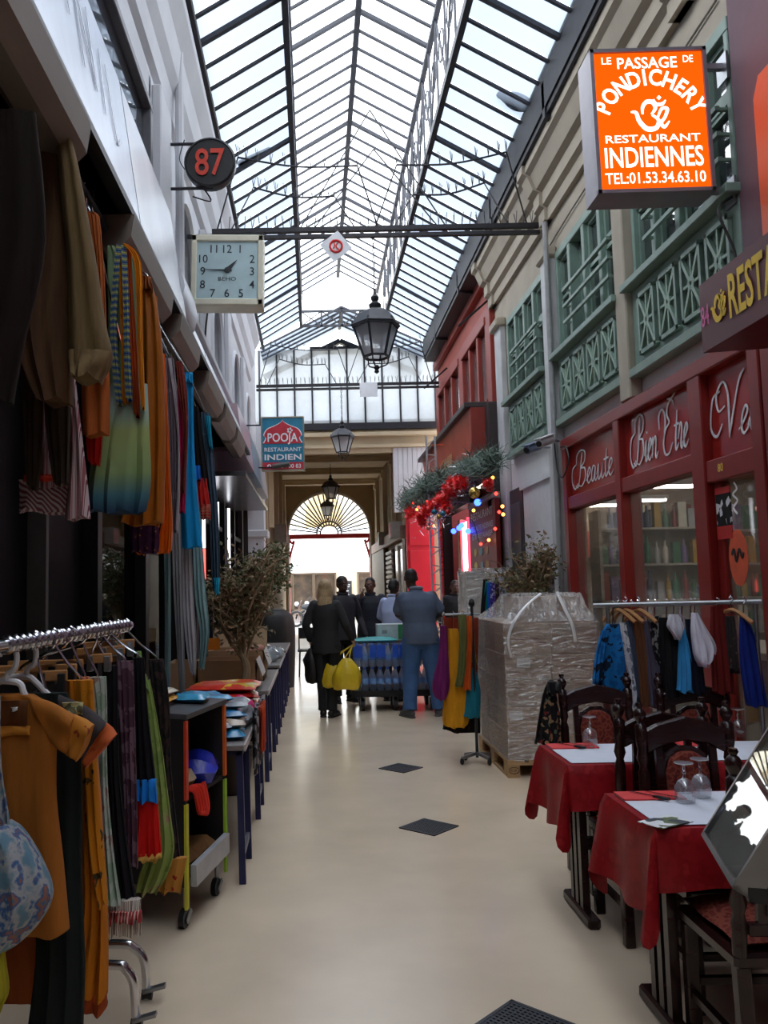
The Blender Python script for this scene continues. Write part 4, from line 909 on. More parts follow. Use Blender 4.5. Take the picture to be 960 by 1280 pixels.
# ---- maroon fascia box with yellow lettering, number 84
t = thing('fascia_sign', 'maroon fascia box with yellow lettering and pink 84, right edge', 'sign', (2.2, 3.3, 2.75))
MAR = mat('maroon_sign', (84, 26, 34), .4, 0, .06, 3)
mb = MB(); prismY(mb, [(2.05, 2.77), (2.05, 3.13), (2.6, 3.2), (2.6, 2.8)], 1.0, 4.25); mb.build('box', MAR, t, smooth=0, fix=True)
mb = MB(); M = lambda y, z: face_left((2.046, y, z)); mb.text('84', .13, M(4.235, 2.9), .01, width=.085, ys=1.15, align='l'); mb.build('number', mat('pink_numeral', (206, 90, 150), .5), t, smooth=0)
YL = mat('yellow_lettering', (216, 178, 30), .5)
mb = MB(); mb.text('RESTAURANT', .3, M(3.945, 2.86), .02, width=.92, ys=1.0, align='l'); mb.build('lettering', YL, t, smooth=0)
mb = MB(); om(mb, M(4.05, 2.95), .115, .2); mb.build('sacred_syllable', YL, t, smooth=0)
t = thing('edge_sign', 'orange sign panel on the plum wall, cut by the right frame edge', 'sign', (2.46, 4.3, 3.4))
mb = MB(); mb.prism([(0, 3.42), (0, 4.2), (.06, 4.3), (.9, 4.3), (.9, 3.42)], 0, .05, face_left((2.5, 4.33, 0))); mb.build('panel', mat('orange_sign', (214, 84, 40), .4, 0, .1, 2), t, smooth=0)
mb = MB(); mb.box(2.5, 2.56, 3.6, 4.25, 3.5, 4.2); mb.build('mount', STEEL, t, smooth=0)
# ---- pair of security cameras on the grey pilaster
for i, (p, ry, c, lb_) in enumerate((((2.38, 8.62, 3.02), 25, (110, 122, 150), 'blue-grey bullet security camera on the grey pilaster, left of the pair'), ((2.42, 8.3, 3.03), 20, (200, 200, 204), 'white bullet security camera on the grey pilaster, right of the pair'))):
    t = thing('security_camera', lb_, 'camera', p, group='security cameras'); v = Vector(p)
    mb = MB(); d = Vector((-.7, -.5, -.28)).normalized(); mb.tube([v, v + d * .2], .045, 12); mb.build('body', mat('cam_%d' % i, c, .4), t)
    mb = MB(); mb.tube([v + d * .2, v + d * .215], .03, 12); mb.build('lens', BLACK, t)
    mb = MB(); mb.bar(v + Vector((0, 0, .05)) - d * .02, v + Vector((0, 0, .05)) + d * .22, .1, .01); mb.build('sun_shield', mat('cam_%d' % i, c), t, smooth=0)
    mb = MB(); mb.tube([v + d * .05, v + Vector((.08, 0, -.02)), (2.5, v.y, v.z - .02)], .012, 6); mb.build('bracket', STEEL, t)
t = thing('cable_loop', 'thin black cable loop hanging beside the security cameras', 'cable', (2.48, 8.2, 2.6))
mb = MB(); mb.tube(spline([(2.48, 8.4, 3.0), (2.47, 8.3, 2.7), (2.46, 8.1, 2.62), (2.46, 7.9, 2.75), (2.47, 8.0, 2.9), (2.48, 8.2, 2.93)], 8), .008, 5); mb.build('loop', BLACK, t)
# ================================================================== LEFT-HAND GOODS
def garment_mesh(mb, rows, thick=.035, waves=3, amp=.012, ph=0., n=36, org=Vector((0, 0, 0)), hem=.01, flat=False):
    """Hanging cloth as a closed flattened sleeve: rows are (left, right) 3-D points from top to bottom."""
    pl = spline([r[0] for r in rows], 4); pr = spline([r[1] for r in rows], 4); m = len(pl)
    vs = []; fs = []
    for j in range(m):
        t = j / (m - 1); c = (pl[j] + pr[j]) / 2; hv = (pr[j] - pl[j]) / 2; hw = max(hv.length, .004)
        nrm = Vector((0, 1, 0)) if flat else Vector((0, 0, 1)).cross(hv).normalized() if hv.length > 1e-6 else Vector((0, 1, 0))
        for k in range(n):
            a = 2 * math.pi * k / n; ca, sa = math.cos(a), math.sin(a)
            u = math.copysign(abs(ca) ** .8, ca)
            th = thick * math.copysign(abs(sa) ** .7, sa) * (.55 + .45 * t) * min(1, hw / .06 + .3)
            g = amp * (.25 + .75 * t) * math.sin(waves * math.pi * u + ph + .7 * math.sin(2.2 * t + ph))
            g += amp * .35 * math.sin(7.3 * t + 2.2 * u + ph * 2)
            dz = hem * math.sin(waves * 1.7 * u + ph) if j == m - 1 else 0
            p = c + hv.normalized() * hw * u + nrm * (th + g); p.z += dz
            vs.append(p - org)
    for j in range(m - 1):
        for k in range(n):
            k2 = (k + 1) % n; fs.append((j * n + k, (j + 1) * n + k, (j + 1) * n + k2, j * n + k2))
    fs.append(tuple(range(n)))
    fs.append(tuple((m - 1) * n + k for k in range(n - 1, -1, -1)))
    return mb.add(vs, fs)
def px_rows(rows, Y): return [(at(r[1], r[0], Y=Y), at(r[2], r[0], Y=Y)) if len(r) == 3 else (at(r[0], r[1], Y=Y), at(r[2], r[3], Y=Y)) for r in rows]
def hang(name, label, cat, Y, parts, group=None, rail=None, hook=True):
    """Garment: parts = [(part name, pixel rows, material, {options})]; rail = (x, z) it hangs from."""
    r0 = px_rows(parts[0][1], Y); org = (r0[0][0] + r0[0][1]) / 2
    t = thing(name, label, cat, org, 0, group)
    for pn, rows, m, o in parts:
        mb = MB(); garment_mesh(mb, px_rows(rows, Y + o.get('dy', 0)), **{k: v for k, v in o.items() if k != 'dy'}); mb.build(pn, m, t, smooth=70)
    if rail and hook:
        rx, rz = rail; mb = MB(); a = org + Vector((0, 0, -.01)); b = Vector((rx, Y, rz - .01))
        mb.tube(spline([a, a + Vector((0, 0, .02)), (a + b) / 2, b, b + Vector((.015, 0, .022)), b + Vector((.0, 0, .036))], 3), .004, 5); mb.build('hook', CHROME, t)
    return t
def cm(n, c, **k): return mat('cloth_' + n, c, **{**dict(rough=.85, var=.18, scale=9, bump=.3, bscale=25, spec=.2, stretch=(3, 3, .6)), **k})
RAIL = (-.86, 3.14)
t = thing('hanging_rail', 'dark iron rail under the left awning that the garments hang from', 'rail', (-.86, 1.6, 3.14))
mb = MB(); mb.tube([(-.86, 1.5, 3.14), (-.86, 6.4, 3.14)], .016, 8); mb.build('bar', IRON, t)
for y in (1.7, 3.2, 4.7, 6.3): mb = MB(); mb.bar((-.86, y, 3.15), (-.86, y, 3.21), .02); mb.build('bracket', IRON, t, smooth=0)
CASC = mat('tan_awning_cassette', (128, 116, 106), .5, .2, .18, 5, stretch=(1, .3, 1))
lbs = ['long tan awning cassette nearest, upper left corner', 'tan awning cassette above the patterned halter dress', 'short tan awning cassette above the turquoise trousers', 'tan awning cassette above the blue scarf', 'weathered awning cassette before the farthest one', 'farthest weathered awning cassette under the bands']
for i, (y0, y1) in enumerate(((.9, 2.72), (3.42, 4.42), (4.72, 5.5), (6.0, 7.0), (7.2, 8.1), (8.3, 9.2))):
    t = thing('awning_cassette', lbs[i], 'awning', (-.8, y0, 3.1), group='awning cassettes under the sign band')
    prof = [(-.735, 3.195), (-.75, 3.198), (-.92, 3.198), (-.93, 3.12), (-.88, 3.06), (-.8, 3.05), (-.75, 3.1)]
    mb = MB(); prismY(mb, prof, y0, y1); mb.build('housing', CASC, t, smooth=30, fix=True)
    mb = MB(); prismY(mb, [(x * 1.004, z - .002) for x, z in prof], y1, y1 + .02); mb.build('end_cap', mat('grey_end_cap', (120, 112, 108), .5), t, smooth=0, fix=True)
OL = cm('olive', (112, 92, 60)); 
G1 = 'garments hanging under the left awning'
hang('trousers', 'almost black trousers hanging nearest, cut by the left frame edge', 'trousers', 2.15, [('leg', [(140, -50, 44), (300, -50, 58), (430, -50, 30), (500, -50, 16)], cm('nearblack', (34, 24, 20)), {})], G1, RAIL)
hang('jacket', 'olive brown cotton jacket with a hanging sleeve, upper left', 'jacket', 2.62, [
    ('sleeve', [(176, 70, 90), (205, 74, 97), (262, 78, 108), (330, 84, 120), (400, 86, 130), (446, 86, 139), (474, 92, 126)], OL, dict(thick=.06, waves=2)),
    ('body', [(182, -10, 86), (260, 16, 90), (340, 20, 90), (430, 22, 90), (503, 48, 90)], cm('brown_olive', (92, 66, 46)), dict(dy=.06, thick=.06, waves=3)),
    ('cuff', [(440, 86, 139), (458, 88, 134), (474, 92, 126)], cm('olive_cuff', (122, 100, 68)), dict(dy=-.03, thick=.06))], G1, RAIL)
hang('trousers', 'dark brown trouser legs hanging below the olive jacket', 'trousers', 2.78, [
    ('leg', [(420, 26, 56), (500, 28, 54), (560, 32, 52), (610, 36, 46)], cm('dark_brown', (58, 46, 36)), {}), ('leg', [(420, 56, 90), (500, 56, 88), (560, 62, 87), (604, 68, 86)], cm('dark_brown', (58, 46, 36)), dict(ph=1.2)), ('waist', [(300, 30, 88), (425, 28, 90)], cm('dark_brown', (58, 46, 36)), {})], G1, RAIL)
CHK = pat('checked_cotton', [(196, 176, 178), (122, 54, 66), (206, 188, 190), (150, 90, 98)], 'wx', 16, stretch=(1, 1, .12)); DIAG = pat('diagonal_stripe', [(210, 196, 198), (140, 84, 96)], 'wd', 30)
hang('kurta', 'white cotton kurta with maroon checks and a diagonal striped hem', 'kurta', 2.95, [
    ('body', [(455, 56, 92), (520, 46, 99), (570, 36, 104), (610, 30, 108)], CHK, dict(waves=4)), ('hem', [(600, 24, 108), (640, 24, 112)], DIAG, dict(waves=4)),
    ('red_trim', [(594, 30, 107), (601, 29, 108)], cm('trim_red', (204, 60, 40)), dict(dy=-.02, waves=4)), ('side_panel', [(465, 82, 93), (560, 88, 104), (648, 81, 112)], CHK, dict(dy=-.05, waves=2))], G1, RAIL)
hang('shirt', 'rust orange cotton shirt behind the olive jacket', 'shirt', 3.05, [('body', [(266, 104, 120), (285, 102, 126), (400, 104, 131), (480, 102, 136), (544, 104, 136)], cm('rust', (168, 88, 40)), dict(waves=2)), ('sleeve', [(270, 112, 124), (350, 120, 131), (470, 120, 133)], cm('rust', (168, 88, 40)), dict(dy=-.06))], G1, RAIL)
hang('cloth_strip', 'small bright red cloth hanging below the rust shirt', 'cloth', 3.12, [('cloth', [(470, 106, 128), (545, 108, 128), (580, 112, 124)], cm('red', (196, 30, 26)), {})], G1, RAIL)
GR1 = pat('tie_dye', [(36, 60, 88), (60, 100, 120), (128, 160, 120), (156, 170, 96), (130, 168, 160)], 'grad', 1, sharp=False, pos=[0, .12, .3, .6, 1], stretch=(1, 1, 2.2))
TD = bpy.data.materials  # tie-dye runs along the object's height
STP = pat('blue_strap', [(60, 90, 140), (150, 180, 200), (40, 60, 100), (190, 190, 120)], 'wz', 12); STO = pat('orange_strap', [(190, 80, 20), (220, 140, 30), (120, 50, 20)], 'noise', 30)
hang('halter_dress', 'long halter dress with patterned straps and green to blue tie-dye skirt', 'dress', 3.2, [
    ('skirt', [(480, 140, 184), (540, 120, 187), (600, 110, 188), (640, 110, 182)], pat('tie_dye_skirt', [(40, 66, 92), (70, 116, 130), (140, 164, 110), (158, 172, 110), (150, 182, 176)], 'grad', 1, sharp=False, pos=[0, .12, .3, .62, .8], stretch=(1, 1, 2), off=(0, 0, 1.0)), dict(waves=4, amp=.02)),
    ('strap', [(306, 146, 152), (350, 141, 149), (420, 138, 146), (505, 146, 153)], STP, dict(thick=.015, dy=-.04)), ('strap', [(308, 148, 156), (380, 150, 160), (450, 152, 162), (505, 154, 162)], STO, dict(thick=.015, dy=-.02)),
    ('strap', [(306, 152, 158), (380, 154, 162), (440, 155, 163), (500, 158, 166)], STP, dict(thick=.015, dy=-.05)), ('strap', [(310, 154, 164), (350, 158, 166), (430, 160, 171), (520, 168, 175)], cm('rust_strap', (176, 74, 28)), dict(thick=.015, dy=-.03)),
    ('strap', [(305, 154, 160), (330, 168, 177), (420, 172, 178), (510, 177, 181)], cm('saffron', (222, 142, 24)), dict(thick=.015, dy=-.05)), ('bodice', [(308, 134, 150), (335, 134, 172), (420, 136, 176), (505, 138, 182)], cm('sage_cloth', (122, 146, 112)), dict(thick=.02, dy=.05))], G1, RAIL)
hang('trousers', 'bronze orange satin trousers hanging right of the halter dress', 'trousers', 3.62, [('waistband', [(346, 178, 188), (362, 178, 192)], cm('bronze_band', (130, 66, 20)), dict(dy=-.02)), ('leg', [(352, 177, 189), (385, 177, 197), (450, 178, 204), (560, 177, 206), (654, 172, 204)], cm('bronze', (164, 92, 26), rough=.5), dict(waves=2, amp=.02)), ('leg', [(370, 178, 196), (500, 176, 200), (600, 164, 200), (656, 152, 200)], cm('bronze', (164, 92, 26), rough=.5), dict(dy=.1, amp=.02))], G1, RAIL)
hang('scarf', 'bright orange twisted scarf hanging beside the bronze trousers', 'scarf', 3.95, [('drape', [(442, 196, 206), (520, 200, 210), (600, 204, 213), (650, 203, 215), (690, 197, 214)], cm('bright_orange', (226, 104, 18), rough=.6), dict(waves=5, amp=.02)), ('fringe', [(640, 164, 180), (678, 164, 182), (692, 170, 180)], cm('bright_orange', (226, 104, 18), rough=.6), dict(dy=.1))], G1, RAIL)
hang('scarf', 'dark purple scarf with small gold motifs below the bronze trousers', 'scarf', 3.9, [('drape', [(600, 168, 198), (660, 162, 199), (690, 164, 198)], pat('purple_gold', [(150, 110, 50), (70, 30, 66), (60, 26, 58)], 'voronoi', 34, pos=[0, .16, .6]), dict(waves=4))], G1, RAIL)
hang('blouse', 'lilac grey blouse with a silver trimmed edge', 'blouse', 4.2, [('body', [(448, 206, 217), (500, 207, 222), (560, 211, 224), (620, 213, 224), (664, 215, 222)], pat('lilac_grey', [(140, 126, 134), (120, 108, 116), (156, 140, 150)], 'noise', 14), dict(waves=4, amp=.015)), ('trim', [(448, 210, 214), (520, 220, 223), (600, 222, 225), (664, 220, 222)], cm('silver_trim', (196, 190, 196)), dict(dy=-.04, thick=.012))], G1, RAIL)
hang('shawl', 'magenta pink shawl hanging behind the lilac blouse', 'shawl', 4.4, [('drape', [(488, 218, 226), (540, 218, 232), (600, 222, 233), (640, 222, 231)], cm('magenta', (186, 36, 84)), dict(waves=3))], G1, RAIL)
hang('blouse', 'rust red patterned blouse left of the turquoise trousers', 'blouse', 4.36, [('body', [(452, 220, 228), (490, 223, 234), (540, 230, 235), (615, 227, 231)], pat('rust_pattern', [(150, 62, 40), (120, 46, 36), (176, 96, 60)], 'noise', 30), {})], G1, RAIL)
hang('trousers', 'turquoise blue wide trousers, brightest garment on the left', 'trousers', 4.7, [('waistband', [(466, 228, 241), (478, 228, 241)], cm('turquoise_band', (30, 150, 206)), dict(dy=-.02)), ('leg', [(470, 229, 241), (560, 229, 243), (620, 227, 247), (684, 228, 253)], cm('turquoise', (20, 140, 200)), dict(waves=2)), ('leg', [(500, 228, 240), (600, 222, 240), (684, 216, 242)], cm('turquoise', (20, 140, 200)), dict(dy=.08))], G1, RAIL)
BND = pat('woven_band', [(180, 40, 34), (60, 24, 30), (200, 170, 130), (150, 30, 34)], 'wz', 16)
hang('tunic', 'black tunic with blue, red and woven bands at its hem', 'tunic', 5.1, [('body', [(508, 239, 248), (560, 240, 256), (612, 244, 263)], cm('black', (18, 17, 20)), {}), ('blue_band', [(582, 241, 250), (600, 243, 252)], cm('royal_blue', (30, 110, 200)), dict(dy=-.03)), ('red_band', [(598, 243, 258), (634, 247, 263)], cm('red2', (186, 34, 30)), dict(dy=-.02)), ('woven_hem', [(630, 246, 263), (648, 248, 264)], BND, dict(dy=-.03))], G1, RAIL)
hang('scarf', 'grey-blue denim scarf with turquoise edging, rightmost of the left garments', 'scarf', 5.65, [('drape', [(516, 251, 262), (580, 255, 268), (640, 261, 273), (700, 264, 275), (738, 266, 275)], pat('denim', [(86, 104, 122), (66, 84, 102), (104, 122, 138)], 'noise', 16), dict(waves=3, amp=.02)), ('edging', [(520, 256, 263), (560, 262, 266)], cm('turquoise2', (36, 158, 190)), dict(dy=-.04)), ('tip', [(722, 267, 275), (742, 269, 274)], cm('turquoise2', (36, 158, 190)), dict(dy=-.03))], G1, RAIL)
for lb_, Y, rows, c in (('pale teal scarf hanging leftmost of the long pointed scarves', 4.5, [(640, 204, 212), (740, 206, 214), (860, 207, 212)], (130, 156, 158)), ('grey silk scarf second from left among the long pointed scarves', 4.66, [(640, 214, 226), (740, 217, 229), (820, 222, 231), (866, 226, 230)], (150, 148, 152)), ('white long scarf in the middle of the pointed scarves', 4.8, [(640, 226, 238), (740, 228, 242), (800, 232, 246), (842, 239, 244)], (186, 182, 186)), ('sea-green pointed scarf right of the white one', 4.95, [(640, 240, 250), (740, 243, 258), (790, 250, 262), (836, 249, 255)], (140, 170, 172))):
    hang('long_scarf', lb_, 'scarf', Y, [('drape', rows, cm('scarf_%d' % c[0], c, rough=.6), dict(waves=3, amp=.02, thick=.02))], 'long pale scarves under the turquoise trousers', RAIL)

# ---- front clothes rack
RZ = 1.46
def railx(y): return -.83 + (y - 2.22) / 1.12 * .08
rk = thing('clothes_rack', 'chrome clothes rack in the left foreground on bent tube feet', 'rack', (-.85, 2.6, 0))
mb = MB(); mb.tube([(railx(1.5), 1.5, RZ), (railx(3.38), 3.38, RZ)], .017, 10); mb.build('rail', CHROME, rk)
for i in range(26):
    y = 2.25 + i * .043; mb = MB(); mb.tube([Vector((railx(y) + .021 * math.cos(q), y, RZ + .021 * math.sin(q))) for q in [math.pi * j / 5 for j in range(11)]], .006, 5, caps=False); 
    if i == 0: rg = mb.build('rail_ring', CHROME, rk)
    else: piece('rail_ring', rg, rk, (railx(y) - railx(2.25), y - 2.25, 0))
mb = MB(); mb.tube([(-1.12, 3.36, .3), (-1.12, 3.36, 1.2), (railx(3.36), 3.36, RZ)], .014, 8); mb.tube([(-1.12, 1.6, .3), (-1.12, 1.6, 1.2), (railx(1.6), 1.6, RZ)], .014, 8); mb.build('post', CHROME, rk)
for k, (ys, q) in enumerate(((3.42, 0), (3.2, 1))):
    a = [at(x, y, Y=ys) for x, y in (((100, 1180), (148, 1180), (166, 1184), (178, 1196), (182, 1215), (184, 1262)) if q == 0 else ((90, 1207), (140, 1206), (157, 1212), (166, 1226), (169, 1250), (171, 1296)))]
    a[0] = Vector((-1.12, ys, a[1].z)); mb = MB(); mb.tube(spline(a, 5), .017, 10); mb.build('bent_foot', CHROME, rk)
    mb = MB(); e = a[-1]; mb.lathe([(.02, 0), (.024, .01), (.024, .05), (.018, .06)], 10, c=(e.x, e.y, e.z - .03)); mb.build('clamp', STEEL, rk)
    mb = MB(); mb.tube([(e.x - .02, e.y, .02), (e.x + .02, e.y, .02)], .02, 12); mb.build('caster', BLACK, rk)
    mb = MB(); mb.cbox((e.x + .03, e.y - .01, .045), (.09, .03, .012), ry=R_(-14)); mb.build('brake_lever', STEEL, rk, smooth=0)
mb = MB(); mb.tube([(-1.12, 1.6, .3), (-1.12, 3.42, .3)], .014, 8); mb.build('base_tube', CHROME, rk)
G2 = 'clothes on the front left rack'
def hr(Y): return (railx(Y), RZ)
OB = cm('ochre', (160, 96, 36), stretch=(2, 2, .4)); GO = pat('gold_border', [(170, 90, 30), (190, 120, 40), (146, 60, 30)], 'noise', 24)
hang('kurta', 'ochre short-sleeved kurta on a white hanger, front of the left rack', 'kurta', 2.3, [
    ('body', [(868, -70, 42), (890, -76, 72), (930, -78, 71), (1000, -80, 70), (1080, -84, 78), (1164, -88, 86)], OB, dict(waves=4, amp=.012, thick=.04)),
    ('sleeve', [(40, 870, 62, 924), (60, 876, 72, 934), (80, 886, 80, 940), (96, 894, 86, 944)], OB, dict(dy=-.02, thick=.035, waves=1, flat=True, hem=0)),
    ('cuff', [(95, 893, 85, 944), (107, 899, 91, 947), (118, 905, 97, 951)], GO, dict(dy=-.025, thick=.036, waves=1, flat=True, hem=0)), ('neckline', [(876, -30, 36), (912, -30, 34)], cm('ochre_dark', (88, 48, 20)), dict(dy=-.03, thick=.012, waves=1)), ('neck_trim', [(908, -30, 38), (921, -30, 38)], GO, dict(dy=-.035, thick=.014, waves=1)), ('size_label', [(884, 14, 22), (890, 14, 21)], WHITEP, dict(dy=-.04, thick=.006, waves=0, hem=0))], G2, hr(2.3), hook=False)
def tube_hanger(label, Y, pts, hook):
    t = thing('clothes_hanger', label, 'hanger', at(*pts[0], Y=Y), 0, 'white plastic hangers')
    wp = mat('white_plastic', (216, 214, 216), .4)
    mb = MB(); mb.tube(spline([at(x, y, Y=Y) for x, y in pts], 5), .009, 8); mb.build('frame', wp, t)
    mb = MB(); mb.tube(spline([at(x, y, Y=Y) for x, y in hook], 5), .008, 8); mb.build('hook', wp, t)
tube_hanger('white plastic hanger holding the ochre kurta, nearest', 2.3, [(-60, 880), (-10, 854), (16, 852), (26, 856), (30, 866), (40, 880), (70, 896)], [(9, 852), (9, 843), (18, 836), (21, 822), (18, 812), (10, 808), (2, 813), (-1, 820)])
mb = MB()
tube_hanger('white plastic hanger second on the left rack', 2.44, [(-30, 868), (10, 848), (34, 846), (44, 852), (60, 868), (84, 886)], [(34, 846), (34, 836), (43, 830), (45, 815), (40, 805), (32, 804), (26, 810)])
hang('tunic', 'long dark green-black tunic with orange cuffs behind the ochre kurta', 'tunic', 2.44, [
    ('body', [(866, 30, 84), (950, 40, 102), (1100, 44, 103), (1200, 46, 106), (1290, 36, 104)], cm('green_black', (26, 32, 31)), dict(waves=3, thick=.035)), ('sleeve', [(74, 868, 84, 916), (98, 878, 94, 934), (118, 890, 100, 944), (135, 904, 103, 950)], cm('charcoal', (62, 56, 58)), dict(dy=-.02, waves=1, flat=True, hem=0)), ('cuff', [(134, 903, 103, 949), (141, 910, 105, 954), (147, 917, 108, 960)], pat('rust_border', [(170, 66, 34), (190, 90, 44), (140, 48, 30)], 'noise', 24), dict(dy=-.025, thick=.036, waves=1, flat=True, hem=0)), ('shoulder_lace', [(878, 78, 104), (888, 82, 104), (894, 90, 103)], pat('lace', [(176, 168, 120), (96, 96, 70)], 'cells', 60), dict(dy=-.05, thick=.02, waves=1))], G2, hr(2.44))
LEAF = pat('leaf_print', [(176, 108, 20), (196, 122, 22), (60, 50, 30), (150, 60, 20)], 'noise', 15, pos=[0, .35, .62, .72])
hang('sari', 'long amber sari length with a leaf-print border and rust hem', 'sari', 2.58, [('drape', [(850, 84, 116), (940, 90, 121), (1050, 96, 128), (1150, 96, 133), (1245, 60, 134)], cm('amber', (190, 112, 22)), dict(waves=4, amp=.018)), ('border', [(850, 96, 116), (960, 102, 122), (1060, 110, 129), (1130, 124, 134)], LEAF, dict(dy=-.05, waves=2)), ('hem', [(1238, 60, 134), (1262, 58, 133)], cm('rust_hem', (150, 62, 24)), dict(waves=4, amp=.018))], G2, hr(2.58))
hang('trousers', 'dull rust trousers low between the dark tunic and the frame edge', 'trousers', 2.66, [('leg', [(1000, -40, 60), (1160, -60, 52), (1250, -70, 56)], cm('dull_rust', (140, 70, 30)), {})], G2, hr(2.66), hook=False)
hang('scarf', 'salmon pink scarf strip beside the amber sari', 'scarf', 2.72, [('drape', [(846, 100, 112), (930, 110, 121), (1040, 118, 128), (1100, 120, 128)], cm('salmon', (196, 120, 92)), dict(waves=2))], G2, hr(2.72))
hang('dupatta', 'pale mint and grey flowered dupatta in the middle of the left rack', 'dupatta', 2.82, [('drape', [(846, 112, 132), (890, 118, 134), (980, 126, 134), (1080, 128, 142), (1130, 124, 150)], pat('mint_flower', [(140, 160, 140), (168, 176, 168), (150, 120, 110), (110, 140, 120)], 'noise', 13, pos=[0, .45, .6, .66]), dict(waves=3, amp=.018))], G2, hr(2.82))
BEAD = pat('bead_fringe', [(190, 180, 168), (90, 70, 64), (206, 196, 186)], 'wx', 26)
hang('skirt', 'black skirt with a beaded white and red fringe, left rack', 'skirt', 2.95, [('drape', [(832, 128, 147), (950, 132, 149), (1050, 138, 158), (1138, 142, 172)], cm('black2', (20, 17, 22)), {}), ('bead_fringe', [(1124, 136, 176), (1166, 136, 176)], BEAD, dict(dy=-.03, waves=6)), ('red_beads', [(1138, 136, 177), (1150, 136, 177)], pat('red_beads', [(160, 40, 44), (120, 30, 36), (190, 160, 150)], 'wx', 30), dict(dy=-.045, waves=6))], G2, hr(2.95))
hang('scarf', 'plum and wine textured scarf hanging from silver clips', 'scarf', 3.03, [('drape', [(826, 146, 166), (900, 150, 169), (1000, 156, 171), (1082, 158, 172)], pat('plum_texture', [(90, 62, 80), (74, 48, 62), (110, 84, 98), (96, 36, 48)], 'noise', 18), dict(waves=3))], G2, hr(3.03))
hang('skirt', 'black skirt with a blue band and red flounce, left rack', 'skirt', 3.12, [('top', [(822, 166, 180), (900, 168, 186), (978, 169, 195)], cm('black2', (20, 17, 22)), {}), ('blue_band', [(974, 170, 195), (1000, 170, 197)], cm('azure', (24, 116, 200)), dict(dy=-.02)), ('flounce', [(996, 170, 197), (1070, 168, 202)], cm('scarlet', (200, 24, 20)), dict(dy=-.01, waves=5)), ('gold_edge', [(1066, 168, 202), (1074, 168, 202)], cm('gold', (196, 150, 70)), dict(dy=-.02, waves=5))], G2, hr(3.12))
hang('dupatta', 'apple green dupatta with faded pink flowers, right end of the left rack', 'dupatta', 3.22, [('drape', [(850, 180, 187), (930, 184, 202), (1020, 188, 214), (1062, 184, 218), (1096, 174, 208), (1114, 172, 196)], pat('green_flower', [(122, 142, 74), (138, 158, 84), (150, 160, 98), (168, 128, 110)], 'noise', 9, pos=[0, .4, .58, .66]), dict(waves=3, amp=.02)), ('green_edge', [(814, 171, 176), (840, 173, 181), (862, 180, 187)], pat('green_edge', [(60, 120, 60), (130, 160, 90), (40, 90, 50)], 'noise', 50), dict(dy=-.02))], G2, hr(3.22))
hang('shawl', 'dark brown lace shawl with red and gold border at the rack end', 'shawl', 3.33, [('drape', [(824, 186, 204), (880, 192, 212), (960, 200, 214), (1060, 206, 224), (1100, 200, 228)], pat('dark_lace', [(36, 26, 26), (54, 40, 38), (24, 20, 22)], 'cells', 40), dict(waves=3)), ('border', [(1072, 200, 234), (1112, 196, 226)], pat('red_gold', [(140, 28, 26), (176, 120, 50), (110, 24, 24)], 'noise', 26), dict(dy=-.02))], G2, hr(3.33))
WOODH = mat('pale_wood', (176, 124, 74), .5, 0, .2, 10, stretch=(1, 4, 4))
hl = ['nearest wooden trouser hanger with black clips on the left rack', 'second wooden hanger on the left rack', 'third wooden hanger with dark clips on the left rack', 'fourth wooden hanger with silver clips on the left rack', 'fifth wooden hanger with silver clips near the rail end', 'sixth wooden hanger, at the rail end']
for i, (Y, x0, y0, x1, y1) in enumerate(((2.52, -30, 848, 84, 844), (2.62, -20, 839, 96, 836), (2.78, 10, 832, 104, 830), (2.92, 92, 825, 140, 822), (3.05, 96, 816, 156, 812), (3.16, 104, 808, 168, 804))):
    t = thing('trouser_hanger', hl[i], 'hanger', at(x0, y0, Y=Y), 0, 'wooden hangers on the left rack')
    a, b = at(x0, y0, Y=Y), at(x1, y1, Y=Y); mb = MB(); mb.bar(a, b, .014, .032); mb.build('bar', WOODH, t, smooth=0, bevel=.003)
    c = (a + b) / 2; mb = MB(); mb.tube(spline([c, c + Vector((0, 0, .03)), Vector((railx(Y) + .02, Y, RZ - .03)), Vector((railx(Y) + .018, Y, RZ + .01)), Vector((railx(Y), Y, RZ + .022)), Vector((railx(Y) - .018, Y, RZ + .01))], 4), .004, 5); mb.build('hook', CHROME, t)
    for q in (b + Vector((-.015, 0, -.02)), b + Vector((-.075, 0, -.018))): mb = MB(); mb.cbox(q, (.022, .03, .055)); mb.build('clip', STEEL if i > 2 else BLACK, t, smooth=0, bevel=.003)
t = hang('cloth_bag', 'blue flowered gathered cloth bag hanging at the left frame edge', 'bag', 2.1, [('pouch', [(1030, -18, 10), (1050, -30, 32), (1080, -42, 52), (1118, -46, 65), (1150, -44, 52), (1172, -30, 30), (1182, -14, 10)], pat('blue_flower', [(60, 110, 145), (100, 130, 145), (160, 158, 158), (50, 90, 135), (150, 96, 70), (80, 104, 124)], 'noise', 20, pos=[0, .4, .5, .56, .63, .68], sharp=False), dict(thick=.1, waves=3, amp=.02)), ('strap', [(870, -10, 0), (960, -14, 2), (1035, -14, 12)], pat('blue_flower', [(0, 0, 0)]), dict(thick=.015))], None, hr(2.1))
hang('cloth', 'yellow-green cloth corner low at the left frame edge', 'cloth', 2.05, [('drape', [(1120, -30, -2), (1190, -30, 6), (1240, -30, 10), (1262, -30, 0)], cm('yellow_green', (170, 160, 40)), {})], G2, hr(2.05))

